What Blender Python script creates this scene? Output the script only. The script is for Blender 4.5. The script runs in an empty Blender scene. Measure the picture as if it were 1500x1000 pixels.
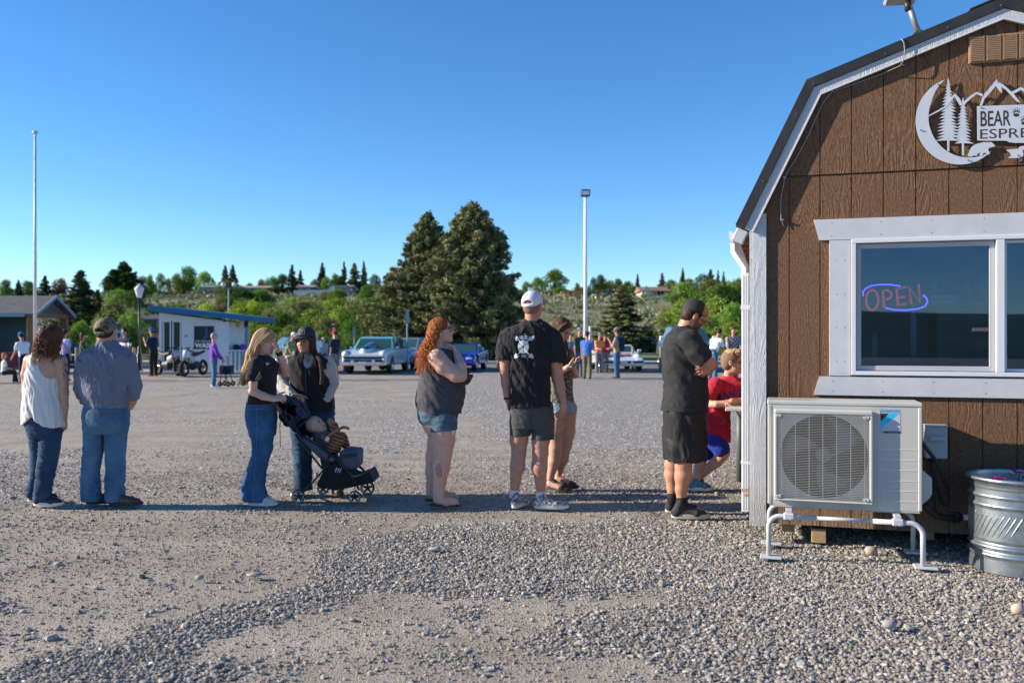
import bpy,math,random,time
import numpy as np
from mathutils import Vector,Matrix
from mathutils.geometry import tessellate_polygon
from mathutils.bvhtree import BVHTree
T0=time.time()
F=1300.0;HZ=493.0;CX=750.0;EYE=1.5
SC=bpy.context.scene
COL=SC.collection
PI=math.pi
def P(px,py,Z):
 return Vector(((px-CX)*Z/F,Z,EYE-(py-HZ)*Z/F))
def G(px,py):
 Z=F*EYE/(py-HZ)
 return Vector(((px-CX)*Z/F,Z,0.0))
# objects
W={}
def _props(o,label=None,cat=None,group=None,kind=None):
 if label:o["label"]=label
 if cat:o["category"]=cat
 if group:o["group"]=group
 if kind:o["kind"]=kind
 return o
def root(name,label,cat,loc=(0,0,0),rotz=0.0,group=None):
 o=bpy.data.objects.new(name,None)
 COL.objects.link(o)
 o.empty_display_size=0.2
 o.location=loc
 o.rotation_euler=(0,0,rotz)
 W[o.name]=Matrix.Translation(Vector(loc)) @ Matrix.Rotation(rotz,4,'Z')
 return _props(o,label,cat,group)
def dup(o,parent=None,loc=None,rotz=None,label=None,scale=None,group=None):
 c=o.copy();COL.objects.link(c)
 if parent is not None:c.parent=parent
 if loc is not None:c.location=loc
 if rotz is not None:c.rotation_euler=(0,0,rotz)
 if scale is not None:c.scale=scale if hasattr(scale,'__len__') else (scale,)*3
 if label:c["label"]=label
 if group:c["group"]=group
 for ch in o.children:dup(ch,c)
 return c
# mesh builder
class MB:
 def __init__(s):
  s.V=[];s.F=[];s.n=0;s.attr=[]
 def add(s,V,faces,m=0,smooth=False,M=None,a=None):
  V=np.asarray(V,dtype=np.float64).reshape(-1,3)
  if M is not None:
   Mn=np.array(M);V=V @ Mn[:3,:3].T+Mn[:3,3]
  if isinstance(faces,np.ndarray):
   s.F.append((faces.astype(np.int64)+s.n,m,smooth))
  else:
   by={}
   for f in faces:by.setdefault(len(f),[]).append(f)
   for k,fs in by.items():
    s.F.append((np.array(fs,dtype=np.int64)+s.n,m,smooth))
  s.V.append(V);s.n+=len(V)
  if a is not None:s.attr.append(np.broadcast_to(a,(len(V),)))
  return s
 def box(s,c,h,M=None,b=0.0,m=0):
  c=np.array(c,float);h=np.array(h,float)
  if b <= 0:
   V=[c+h*np.array((x,y,z)) for x in (-1,1) for y in (-1,1) for z in (-1,1)]
   Fc=[(0,1,3,2),(4,6,7,5),(0,4,5,1),(2,3,7,6),(0,2,6,4),(1,5,7,3)]
   return s.add(V,Fc,m,False,M)
  b=min(b,h.min()*0.9)
  V=[];idx={}
  for sx in (-1,1):
   for sy in (-1,1):
    for sz in (-1,1):
     sg=np.array((sx,sy,sz))
     for a in range(3):
      p=sg*(h-b);p[a]=sg[a]*h[a]
      idx[(sx,sy,sz,a)]=len(V);V.append(c+p)
  Fc=[]
  sgn=(-1,1)
  for a in range(3):
   o1,o2=[k for k in range(3) if k != a]
   for sa in sgn:
    q=[]
    for (u,v) in ((-1,-1),(1,-1),(1,1),(-1,1)):
     k=[0,0,0];k[a]=sa;k[o1]=u;k[o2]=v
     q.append(idx[(k[0],k[1],k[2],a)])
    if (sa>0) != (a != 1):q.reverse()
    Fc.append(q)
  for a in range(3):
   o1,o2=[k for k in range(3) if k != a]
   for u in sgn:
    for v in sgn:
     k0=[0,0,0];k0[a]=-1;k0[o1]=u;k0[o2]=v
     k1=list(k0);k1[a]=1
     q=[idx[(*k0,o1)],idx[(*k0,o2)],idx[(*k1,o2)],idx[(*k1,o1)]]
     if (u*v>0) == (a != 1):q.reverse()
     Fc.append(q)
  for sx in sgn:
   for sy in sgn:
    for sz in sgn:
     q=[idx[(sx,sy,sz,0)],idx[(sx,sy,sz,1)],idx[(sx,sy,sz,2)]]
     if sx*sy*sz<0:q.reverse()
     Fc.append(q)
  return s.add(V,Fc,m,False,M)
 def tube(s,path,r,n=8,caps=True,M=None,m=0,smooth=True,flat=None,a=None):
  p=np.asarray([tuple(q) for q in path],float);k=len(p)
  r=np.broadcast_to(np.asarray(r,float),(k,))
  t=np.gradient(p,axis=0);t /= np.linalg.norm(t,axis=1)[:,None]+1e-12
  up=np.array((0,0,1.0)) if abs(t[0][2])<0.9 else np.array((1.0,0,0))
  u=np.cross(up,t[0]);u /= np.linalg.norm(u)
  us=[u]
  for i in range(1,k):
   u=us[-1]-t[i]*np.dot(us[-1],t[i]);l=np.linalg.norm(u)
   u=u/l if l>1e-6 else us[-1]
   us.append(u)
  us=np.array(us);vs=np.cross(t,us)
  an=np.arange(n)*2*PI/n
  fl=1.0 if flat is None else flat
  V=p[:,None,:]+r[:,None,None]*(np.cos(an)[None,:,None]*us[:,None,:]+fl*np.sin(an)[None,:,None]*vs[:,None,:])
  V=V.reshape(-1,3)
  i=np.arange(k-1)[:,None]*n;j=np.arange(n)[None,:];j2=(j+1) % n
  Fq=np.stack([i+j,i+j2,i+n+j2,i+n+j],-1).reshape(-1,4)
  s.add(V,Fq,m,smooth,M,a=a)
  if caps and n>2:
   base=s.n-len(V)
   s.F.append((np.array([list(range(n-1,-1,-1))],dtype=np.int64)+base,m,False))
   s.F.append((np.array([list(range(n))],dtype=np.int64)+base+(k-1)*n,m,False))
  return s
 def cyl(s,a,b,r,n=12,r2=None,M=None,m=0,smooth=True):
  return s.tube([a,b],[r,r if r2 is None else r2],n,True,M,m,smooth)
 def lathe(s,prof,n=24,M=None,m=0,smooth=True,arc=2*PI):
  k=len(prof);full=abs(arc-2*PI)<1e-6
  nn=n if full else n+1
  an=np.arange(nn)*arc/n
  R=np.array([q[0] for q in prof]);Zp=np.array([q[1] for q in prof])
  V=np.stack([R[:,None]*np.cos(an),R[:,None]*np.sin(an),np.repeat(Zp[:,None],nn,1)],-1).reshape(-1,3)
  Fc=[]
  for i in range(k-1):
   for j in range(n):
    j2=(j+1) % nn
    Fc.append((i*nn+j,i*nn+j2,(i+1)*nn+j2,(i+1)*nn+j))
  return s.add(V,Fc,m,smooth,M)
 def ell(s,c,r,n=12,M=None,m=0):
  prof=[(max(1e-5,math.cos(t)),math.sin(t)) for t in np.linspace(-PI/2,PI/2,max(5,n // 2+1))]
  r=r if hasattr(r,'__len__') else (r,r,r)
  L=Matrix.Translation(Vector(c)) @ Matrix.Diagonal((r[0],r[1],r[2],1))
  return s.lathe(prof,n,(M @ L) if M is not None else L,m)
 def prism(s,poly,d0,d1,M=None,m=0,holes=(),axis='z',smooth=False):
  loops=[list(poly)]+[list(h) for h in holes]
  flat=[p for l in loops for p in l]
  tri=tessellate_polygon([[Vector((p[0],p[1],0)) for p in l] for l in loops])
  n=len(flat)
  def to(p,d):
   return (p[0],p[1],d) if axis == 'z' else ((p[0],d,p[1]) if axis == 'y' else (d,p[0],p[1]))
  V=[to(p,d0) for p in flat]+[to(p,d1) for p in flat]
  Fc=[tuple(t) for t in tri]+[tuple(n+q for q in reversed(t)) for t in tri]
  o=0
  for l in loops:
   for i in range(len(l)):
    a=o+i;b=o+(i+1) % len(l)
    Fc.append((a,b,n+b,n+a))
   o+=len(l)
  return s.add(V,Fc,m,smooth,M)
 def grid(s,fn,nu,nv,m=0,smooth=True,M=None,thick=0.0,closeu=False):
  us=np.linspace(0,1,nu);vs=np.linspace(0,1,nv)
  V=np.array([[fn(u,v) for v in vs] for u in us],float).reshape(-1,3)
  Fc=[]
  for i in range(nu-1):
   for j in range(nv-1):
    Fc.append((i*nv+j,(i+1)*nv+j,(i+1)*nv+j+1,i*nv+j+1))
  if thick:
   Vg=V.reshape(nu,nv,3)
   du=np.gradient(Vg,axis=0);dv=np.gradient(Vg,axis=1)
   N=np.cross(du,dv);N /= np.linalg.norm(N,axis=2)[...,None]+1e-12
   V2=(Vg-N*thick).reshape(-1,3);n=len(V)
   F2=[tuple(n+q for q in reversed(f)) for f in Fc]
   rim=[i*nv for i in range(nu)]+[(nu-1)*nv+j for j in range(1,nv)]+[i*nv+nv-1 for i in range(nu-2,-1,-1)]+[j for j in range(nv-2,0,-1)]
   F3=[(rim[(i+1) % len(rim)],rim[i],n+rim[i],n+rim[(i+1) % len(rim)]) for i in range(len(rim))]
   s.add(np.vstack([V,V2]),Fc+F2+F3,m,smooth,M)
  else:
   s.add(V,Fc,m,smooth,M)
  return s
 def build(s,name,mats,parent=None,local=False,**pr):
  V=np.vstack(s.V)
  if parent is not None and not local:
   Wm=W.get(parent.name)
   if Wm is not None:
    Mi=np.array(Wm.inverted());V=V @ Mi[:3,:3].T+Mi[:3,3]
  loc=None
  if parent is None and not local:
   lo=V.min(0);hi=V.max(0)
   loc=np.array(((lo[0]+hi[0])/2,(lo[1]+hi[1])/2,lo[2]))
   V=V-loc
  me=bpy.data.meshes.new(name)
  mats=mats if isinstance(mats,(list,tuple)) else [mats]
  for q in mats:me.materials.append(q)
  me.vertices.add(len(V));me.vertices.foreach_set('co',V.ravel().astype(np.float32))
  nl=sum(f.size for f,_,_ in s.F);nf=sum(len(f) for f,_,_ in s.F)
  me.loops.add(nl);me.polygons.add(nf)
  me.loops.foreach_set('vertex_index',np.concatenate([f.ravel() for f,_,_ in s.F]).astype(np.int32))
  tot=np.concatenate([np.full(len(f),f.shape[1]) for f,_,_ in s.F])
  st=np.concatenate([[0],np.cumsum(tot)[:-1]]).astype(np.int32)
  me.polygons.foreach_set('loop_start',st)
  me.polygons.foreach_set('material_index',np.concatenate([(np.full(len(f),m) if np.isscalar(m) else m) for f,m,_ in s.F]).astype(np.int32))
  me.polygons.foreach_set('use_smooth',np.concatenate([np.full(len(f),bool(sm)) for f,_,sm in s.F]))
  if s.attr and sum(len(q) for q in s.attr) == len(V):
   at=me.attributes.new('tint','FLOAT','POINT');at.data.foreach_set('value',np.concatenate(s.attr).astype(np.float32))
  me.update(calc_edges=True);me.validate()
  o=bpy.data.objects.new(name,me);COL.objects.link(o)
  if parent is not None:
   o.parent=parent
   if parent.name in W:W[o.name]=W[parent.name]
  if loc is not None:o.location=loc;W[o.name]=Matrix.Translation(Vector(loc))
  return _props(o,**pr)
def textmesh(txt,size,extrude=0.0,font=None,align='LEFT',res=3,shear=0.0,bold=0.0):
 cu=bpy.data.curves.new('t','FONT');cu.body=txt;cu.size=size;cu.extrude=extrude
 cu.align_x=align;cu.resolution_u=res;cu.shear=shear;cu.offset=bold
 ob=bpy.data.objects.new('t',cu);COL.objects.link(ob)
 dg=bpy.context.evaluated_depsgraph_get()
 me=bpy.data.meshes.new_from_object(ob.evaluated_get(dg))
 V=np.array([tuple(v.co) for v in me.vertices]).reshape(-1,3)
 Fc=[tuple(p.vertices) for p in me.polygons]
 bpy.data.objects.remove(ob);bpy.data.curves.remove(cu);bpy.data.meshes.remove(me)
 return V,Fc
# materials
def _new(name):
 m=bpy.data.materials.new(name);m.use_nodes=True
 nt=m.node_tree;b=nt.nodes['Principled BSDF']
 return m,nt,b
def N(nt,t,**kw):
 n=nt.nodes.new(t)
 for k,v in kw.items():
  if k.startswith('i_'):
   key=k[2:];key=int(key) if key.isdigit() else key.replace('_',' ')
   n.inputs[key].default_value=v
  else:setattr(n,k,v)
 return n
def L(nt,a,ao,b,bi):nt.links.new(a.outputs[ao],b.inputs[bi])
def c4(c):return (c[0],c[1],c[2],1.0)
def mat(name,c1,c2=None,scale=20.0,rough=0.7,metal=0.0,bump=0.0,bscale=None,stretch=(1,1,1),coat=0.0,spec=0.5,
  detail=4.0,bdist=0.004,sss=0.0,lo=0.35,hi=0.65,rvar=0.0,tint=None,random_val=0.0,sheen=0.0,coord='Object'):
 m,nt,b=_new(name)
 b.inputs['Base Color'].default_value=c4(c1)
 b.inputs['Roughness'].default_value=rough;b.inputs['Metallic'].default_value=metal
 b.inputs['Specular IOR Level'].default_value=spec
 if coat:b.inputs['Coat Weight'].default_value=coat;b.inputs['Coat Roughness'].default_value=0.08
 if sheen:b.inputs['Sheen Weight'].default_value=sheen
 if sss:
  b.inputs['Subsurface Weight'].default_value=sss
  b.inputs['Subsurface Radius'].default_value=(0.012,0.005,0.003);b.inputs['Subsurface Scale'].default_value=1.0
 tc=N(nt,'ShaderNodeTexCoord');mp=N(nt,'ShaderNodeMapping');mp.inputs['Scale'].default_value=stretch
 L(nt,tc,coord,mp,'Vector')
 col=None
 if c2 is not None:
  nz=N(nt,'ShaderNodeTexNoise',i_Scale=scale,i_Detail=detail,i_Roughness=0.6)
  L(nt,mp,0,nz,'Vector')
  cr=N(nt,'ShaderNodeValToRGB')
  cr.color_ramp.elements[0].position=lo;cr.color_ramp.elements[1].position=hi
  cr.color_ramp.elements[0].color=c4(c1);cr.color_ramp.elements[1].color=c4(c2)
  L(nt,nz,'Fac',cr,'Fac');col=cr
  if rvar:
   mr=N(nt,'ShaderNodeMapRange');mr.inputs['To Min'].default_value=rough-rvar;mr.inputs['To Max'].default_value=rough+rvar
   L(nt,nz,'Fac',mr,'Value');L(nt,mr,0,b,'Roughness')
 if tint is not None:
  at=N(nt,'ShaderNodeAttribute',attribute_name='tint')
  mx=N(nt,'ShaderNodeMix',data_type='RGBA');L(nt,at,'Fac',mx,0)
  if col:L(nt,col,0,mx,6)
  else:mx.inputs[6].default_value=c4(c1)
  mx.inputs[7].default_value=c4(tint);col=mx
 if random_val:
  oi=N(nt,'ShaderNodeObjectInfo');mr=N(nt,'ShaderNodeMapRange')
  mr.inputs['To Min'].default_value=1-random_val;mr.inputs['To Max'].default_value=1+random_val
  L(nt,oi,'Random',mr,'Value')
  hs=N(nt,'ShaderNodeHueSaturation');L(nt,mr,0,hs,'Value')
  if col:nt.links.new(col.outputs[2 if col.bl_idname == 'ShaderNodeMix' else 0],hs.inputs['Color'])
  else:hs.inputs['Color'].default_value=c4(c1)
  col=hs
 if col:nt.links.new(col.outputs[2 if col.bl_idname == 'ShaderNodeMix' else 0],b.inputs['Base Color'])
 if bump:
  nb=N(nt,'ShaderNodeTexNoise',i_Scale=bscale or scale*4,i_Detail=6.0,i_Roughness=0.65)
  L(nt,mp,0,nb,'Vector')
  bp=N(nt,'ShaderNodeBump',i_Strength=bump,i_Distance=bdist)
  L(nt,nb,'Fac',bp,'Height');L(nt,bp,0,b,'Normal')
 return m
def leafmat(name,c1,c2,trans=0.3,rnd=0.25):
 m,nt,b=_new(name)
 at=N(nt,'ShaderNodeAttribute',attribute_name='tint')
 mx=N(nt,'ShaderNodeMix',data_type='RGBA');L(nt,at,'Fac',mx,0)
 mx.inputs[6].default_value=c4(c1);mx.inputs[7].default_value=c4(c2)
 oi=N(nt,'ShaderNodeObjectInfo');mr=N(nt,'ShaderNodeMapRange')
 mr.inputs['To Min'].default_value=1-rnd;mr.inputs['To Max'].default_value=1+rnd
 L(nt,oi,'Random',mr,'Value')
 mr2=N(nt,'ShaderNodeMapRange');mr2.inputs['To Min'].default_value=0.475;mr2.inputs['To Max'].default_value=0.515
 mth=N(nt,'ShaderNodeMath',operation='FRACT');ml=N(nt,'ShaderNodeMath',operation='MULTIPLY');ml.inputs[1].default_value=7.31
 L(nt,oi,'Random',ml,0);L(nt,ml,0,mth,0);L(nt,mth,0,mr2,'Value')
 hs=N(nt,'ShaderNodeHueSaturation');L(nt,mr,0,hs,'Value');L(nt,mr2,0,hs,'Hue');nt.links.new(mx.outputs[2],hs.inputs['Color'])
 df=N(nt,'ShaderNodeBsdfDiffuse');tr=N(nt,'ShaderNodeBsdfTranslucent');L(nt,hs,0,df,'Color');L(nt,hs,0,tr,'Color')
 ms=N(nt,'ShaderNodeMixShader',i_Fac=trans);L(nt,df,0,ms,1);L(nt,tr,0,ms,2)
 L(nt,ms,0,nt.nodes['Material Output'],'Surface')
 nt.nodes.remove(b)
 return m
def glassmat(name,tint=(0.75,0.85,0.85),alpha=0.35,rough=0.02,ior=1.5):
 m,nt,b=_new(name)
 tr=N(nt,'ShaderNodeBsdfTransparent');tr.inputs['Color'].default_value=c4(tint)
 gl=N(nt,'ShaderNodeBsdfGlossy');gl.inputs['Roughness'].default_value=rough;gl.inputs['Color'].default_value=(0.55,0.72,0.95,1)
 fr=N(nt,'ShaderNodeFresnel',i_IOR=ior);mm=N(nt,'ShaderNodeMath',operation='MULTIPLY_ADD');mm.inputs[1].default_value=1.0;mm.inputs[2].default_value=alpha
 L(nt,fr,0,mm,0)
 ms=N(nt,'ShaderNodeMixShader');L(nt,mm,0,ms,'Fac');L(nt,tr,0,ms,1);L(nt,gl,0,ms,2)
 L(nt,ms,0,nt.nodes['Material Output'],'Surface');nt.nodes.remove(b)
 return m
def emis(name,col,s,base=(0.02,0.02,0.02)):
 m,nt,b=_new(name)
 b.inputs['Base Color'].default_value=c4(base);b.inputs['Emission Color'].default_value=c4(col);b.inputs['Emission Strength'].default_value=s
 return m
# numpy noise
_rt=np.random.RandomState(7).rand(32,32,32).astype(np.float32)
def vn(x,y,z,seed=0):
 x=x+seed*3.7;y=y+seed*1.9;z=z+seed*5.3
 xi=np.floor(x).astype(np.int32);yi=np.floor(y).astype(np.int32);zi=np.floor(z).astype(np.int32)
 fx=x-xi;fy=y-yi;fz=z-zi
 fx=fx*fx*(3-2*fx);fy=fy*fy*(3-2*fy);fz=fz*fz*(3-2*fz)
 a=xi & 31;b=yi & 31;c=zi & 31;a1=(a+1) & 31;b1=(b+1) & 31;c1=(c+1) & 31
 r=_rt
 v=((r[a,b,c]*(1-fx)+r[a1,b,c]*fx)*(1-fy)+(r[a,b1,c]*(1-fx)+r[a1,b1,c]*fx)*fy)*(1-fz)+\
  ((r[a,b,c1]*(1-fx)+r[a1,b,c1]*fx)*(1-fy)+(r[a,b1,c1]*(1-fx)+r[a1,b1,c1]*fx)*fy)*fz
 return v*2-1
def fbm(x,y,z=0.0,seed=0,oct=4):
 z=z+np.zeros_like(x)
 s=0;a=1.0;t=0
 for o in range(oct):
  s=s+a*vn(x,y,z,seed+o);t+=a;a *= 0.5;x=x*2.03;y=y*2.03;z=z*2.03
 return s/t
# implicit bodies
def _n(v):
 v=np.asarray(v,float);return v/(np.linalg.norm(v)+1e-12)
class SDF:
 def __init__(s):s.pr=[];s.post=[]
 def put(s,lo,hi,fn,k=0.01,op='u'):
  s.pr.append((np.asarray(lo,float),np.asarray(hi,float),fn,k,op));return s
 def cap(s,a,b,ra,rb=None,k=0.012,op='u',w=(1,0,0)):
  a=np.asarray(tuple(a),float);b=np.asarray(tuple(b),float)
  rb=ra if rb is None else rb
  ra=np.array(ra if hasattr(ra,'__len__') else (ra,ra),float);rb=np.array(rb if hasattr(rb,'__len__') else (rb,rb),float)
  Ls=np.linalg.norm(b-a)+1e-9;u=(b-a)/Ls
  w=np.asarray(w,float)
  if abs(np.dot(_n(w),u))>0.97:w=np.array((0,0,1.0)) if abs(u[2])<0.9 else np.array((0,1.0,0))
  w=_n(w-u*np.dot(w,u));v=np.cross(u,w)
  R=max(ra.max(),rb.max())
  def fn(X,Y,Z):
   x=X-a[0];y=Y-a[1];z=Z-a[2]
   l=x*u[0]+y*u[1]+z*u[2]
   t=np.clip(l/Ls,0,1)
   rx=ra[0]+(rb[0]-ra[0])*t;ry=ra[1]+(rb[1]-ra[1])*t
   dx=x*w[0]+y*w[1]+z*w[2];dy=x*v[0]+y*v[1]+z*v[2]
   off=l-t*Ls;rm=np.minimum(rx,ry)
   return (np.sqrt((dx/rx)**2+(dy/ry)**2+(off/rm)**2)-1)*rm
  return s.put(np.minimum(a,b)-R,np.maximum(a,b)+R,fn,k,op)
 def chain(s,pts,k=0.012,w=(1,0,0),op='u'):
  for i in range(len(pts)-1):
   s.cap(pts[i][0],pts[i+1][0],pts[i][1],pts[i+1][1],k,op,w)
  return s
 def ell(s,c,r,M=None,k=0.012,op='u'):
  c=np.asarray(tuple(c),float);r=np.array(r if hasattr(r,'__len__') else (r,r,r),float)
  Rm=np.eye(3) if M is None else np.array(M)[:3,:3]
  ext=np.sqrt(((Rm*r[None,:])**2).sum(1))
  def fn(X,Y,Z):
   x=X-c[0];y=Y-c[1];z=Z-c[2]
   a=x*Rm[0,0]+y*Rm[1,0]+z*Rm[2,0];b=x*Rm[0,1]+y*Rm[1,1]+z*Rm[2,1];d=x*Rm[0,2]+y*Rm[1,2]+z*Rm[2,2]
   q0=np.sqrt((a/r[0])**2+(b/r[1])**2+(d/r[2])**2)
   q1=np.sqrt((a/r[0]**2)**2+(b/r[1]**2)**2+(d/r[2]**2)**2)+1e-6
   return q0*(q0-1)/q1
  return s.put(c-ext,c+ext,fn,k,op)
 def rbox(s,c,h,r=0.01,M=None,k=0.01,op='u'):
  c=np.asarray(tuple(c),float);h=np.array(h,float)-r
  Rm=np.eye(3) if M is None else np.array(M)[:3,:3]
  ext=(np.abs(Rm)*(h+r)[None,:]).sum(1)
  def fn(X,Y,Z):
   x=X-c[0];y=Y-c[1];z=Z-c[2]
   a=np.abs(x*Rm[0,0]+y*Rm[1,0]+z*Rm[2,0])-h[0];b=np.abs(x*Rm[0,1]+y*Rm[1,1]+z*Rm[2,1])-h[1];d=np.abs(x*Rm[0,2]+y*Rm[1,2]+z*Rm[2,2])-h[2]
   return np.sqrt(np.maximum(a,0)**2+np.maximum(b,0)**2+np.maximum(d,0)**2)+np.minimum(np.maximum(a,np.maximum(b,d)),0)-r
  return s.put(c-ext,c+ext,fn,k,op)
 def loft(s,sec,e=2.4,yaw=0.0,k=0.012,op='u',infl=0.0,round_top=0.0):
  S=np.array(sorted([tuple(q) for q in sec]),float)
  z0,z1=S[0,0],S[-1,0]
  cs,sn=math.cos(yaw),math.sin(yaw)
  zs=S[:,0]
  tan=np.gradient(S[:,1:],zs,axis=0)
  def ev(zq):
   zc=np.clip(zq,z0,z1)
   i=np.clip(np.searchsorted(zs,zc,side='right')-1,0,len(zs)-2)
   h=zs[i+1]-zs[i];t=(zc-zs[i])/h
   t2=t*t;t3=t2*t
   o=[]
   for c in range(4):
    m0=tan[i,c]*h;m1=tan[i+1,c]*h
    o.append((2*t3-3*t2+1)*S[i,c+1]+(t3-2*t2+t)*m0+(-2*t3+3*t2)*S[i+1,c+1]+(t3-t2)*m1)
   return o
  R=max(S[:,3].max(),S[:,4].max())+infl+0.01
  lo=(S[:,1].min()-R,S[:,2].min()-R,z0);hi=(S[:,1].max()+R,S[:,2].max()+R,z1)
  def fn(X,Y,Z):
   cx,cy,rx,ry=ev(Z)
   rx=np.maximum(rx+infl,0.005);ry=np.maximum(ry+infl,0.005)
   x=X-cx;y=Y-cy
   a=np.abs(x*cs+y*sn)/rx;b=np.abs(-x*sn+y*cs)/ry
   q=(a**e+b**e+1e-9)**(1/e)
   d=(q-1)*np.minimum(rx,ry)
   rt=round_top
   off=np.maximum(Z-z1,z0-Z)
   if rt:
    return np.where(off>0,np.sqrt(np.maximum(d,0)**2+off**2),d)
   return np.maximum(d,off+0*d)
  return s.put(lo,hi,fn,k,op)
 def plane(s,p,n,k=0.003):
  p=np.asarray(tuple(p),float);n=_n(n)
  s.post.append(('max',lambda X,Y,Z:(X-p[0])*n[0]+(Y-p[1])*n[1]+(Z-p[2])*n[2],k));return s
 def cut(s,other,k=0.004):
  s.post.append(('cut',other,k));return s
 def wrinkle(s,amp,fr,seed=0,ridge=True,z0=None,z1=None,skew=0.0):
  s.post.append(('wr',amp,fr,seed,ridge,z0,z1,skew));return s
 def field(s,X,Y,Z,lo,hi,ax):
  shape=(X.shape[0],Y.shape[1],Z.shape[2])
  D=np.full(shape,1.0,np.float32)
  for (l,h,fn,k,op) in s.pr:
   mg=0.025+k
   sl=[]
   for d in range(3):
    i0=np.searchsorted(ax[d],l[d]-mg);i1=np.searchsorted(ax[d],h[d]+mg)
    sl.append(slice(max(0,i0),max(0,i1)))
   if any(q.stop <= q.start for q in sl):continue
   d=fn(X[sl[0]],Y[:,sl[1]],Z[:,:,sl[2]]).astype(np.float32)
   sl=tuple(sl);cur=D[sl]
   if op == 'u':
    hh=np.clip(0.5+0.5*(d-cur)/k,0,1)
    D[sl]=d*(1-hh)+cur*hh-k*hh*(1-hh)
   else:
    nd=-d;hh=np.clip(0.5-0.5*(nd-cur)/k,0,1)
    D[sl]=nd*(1-hh)+cur*hh+k*hh*(1-hh)
  for q in s.post:
   if q[0] == 'max':
    d=q[1](X,Y,Z).astype(np.float32);k=q[2]
    D=np.maximum(D,d)
   elif q[0] == 'cut':
    d=q[1].field(X,Y,Z,lo,hi,ax)
    D=np.maximum(D,-d)
   elif q[0] == 'wr':
    _,amp,fr,seed,ridge,z0,z1,skew=q
    I=np.nonzero(np.abs(D)<abs(amp)*2.5+0.012)
    x=ax[0][I[0]];y=ax[1][I[1]];z=ax[2][I[2]]
    wx=fbm(x*4,y*4,z*4,seed+11,2)*0.5
    v=vn(x*fr[0]+skew*z+wx*2,y*fr[1]+wx,z*fr[2]+skew*x+wx*2,seed)*0.7+0.3*vn(x*fr[0]*2.1,y*fr[1]*2.1,z*fr[2]*2.1+skew*x,seed+3)
    if ridge:v=1-2.2*np.abs(v)
    wgt=1.0
    if z0 is not None:wgt=np.clip((z-z0)/0.06,0,1)*np.clip((z1-z)/0.06,0,1)
    D[I] -= (amp*v*wgt).astype(np.float32)
  return D
 def mesh(s,h):
  lo=np.min([q[0] for q in s.pr if q[4] == 'u'],axis=0)-3*h;hi=np.max([q[1] for q in s.pr if q[4] == 'u'],axis=0)+3*h
  ax=[np.arange(lo[d],hi[d]+h,h) for d in range(3)]
  X=ax[0][:,None,None];Y=ax[1][None,:,None];Z=ax[2][None,None,:]
  D=s.field(X,Y,Z,lo,hi,ax)
  D[D == 0]=1e-6
  return nets(D,ax)
def nets(D,ax):
 ins=D<0
 c=ins[:-1,:-1,:-1].astype(np.int8)
 tot=np.zeros_like(c)
 for dx in (0,1):
  for dy in (0,1):
   for dz in (0,1):
    tot+=ins[dx:D.shape[0]-1+dx,dy:D.shape[1]-1+dy,dz:D.shape[2]-1+dz]
 act=(tot>0) & (tot<8)
 I=np.argwhere(act)
 idx=np.full(act.shape,-1,np.int64);idx[act]=np.arange(len(I))
 acc=np.zeros((len(I),3));cnt=np.zeros(len(I))
 cor={}
 for dx in (0,1):
  for dy in (0,1):
   for dz in (0,1):
    cor[(dx,dy,dz)]=D[I[:,0]+dx,I[:,1]+dy,I[:,2]+dz].astype(np.float64)
 for a in range(3):
  o=[q for q in range(3) if q != a]
  for u in (0,1):
   for v in (0,1):
    k0=[0,0,0];k0[o[0]]=u;k0[o[1]]=v;k1=list(k0);k1[a]=1
    d0=cor[tuple(k0)];d1=cor[tuple(k1)]
    mk=(d0<0) != (d1<0)
    t=np.where(mk,d0/np.where(mk,d0-d1,1),0)
    p=np.zeros((len(I),3));p[:,a]=t;p[:,o[0]]=u;p[:,o[1]]=v
    acc[mk]+=p[mk];cnt[mk]+=1
 loc=acc/cnt[:,None]
 V=np.stack([np.interp(I[:,d]+loc[:,d],np.arange(len(ax[d])),ax[d]) for d in range(3)],-1)
 Fs=[]
 for a in range(3):
  o1,o2=[(1,2),(2,0),(0,1)][a]
  s0=[slice(1,n-1) for n in D.shape];s0[a]=slice(0,D.shape[a]-1)
  s1=list(s0);s1[a]=slice(1,D.shape[a])
  A=ins[tuple(s0)];B=ins[tuple(s1)]
  E=np.argwhere(A != B)
  if not len(E):continue
  fl=A[tuple(E.T)]
  g=E.copy()
  for d in range(3):
   if d != a:g[:,d]+=1
  def cell(du,dv):
   q=g.copy();q[:,o1] -= du;q[:,o2] -= dv
   return idx[q[:,0],q[:,1],q[:,2]]
  q=np.stack([cell(1,1),cell(0,1),cell(0,0),cell(1,0)],-1)
  q[~fl]=q[~fl][:,::-1]
  Fs.append(q)
 return V,np.vstack(Fs)
def sdfpart(name,s,h,mats,parent,paint=None,**pr):
 V,Fq=s.mesh(h)
 mb=MB()
 m=0
 if paint is not None:
  C=V[Fq].mean(1);m=paint(C)
 mb.add(V,Fq,m,True)
 return mb.build(name,mats,parent,**pr)
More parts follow.
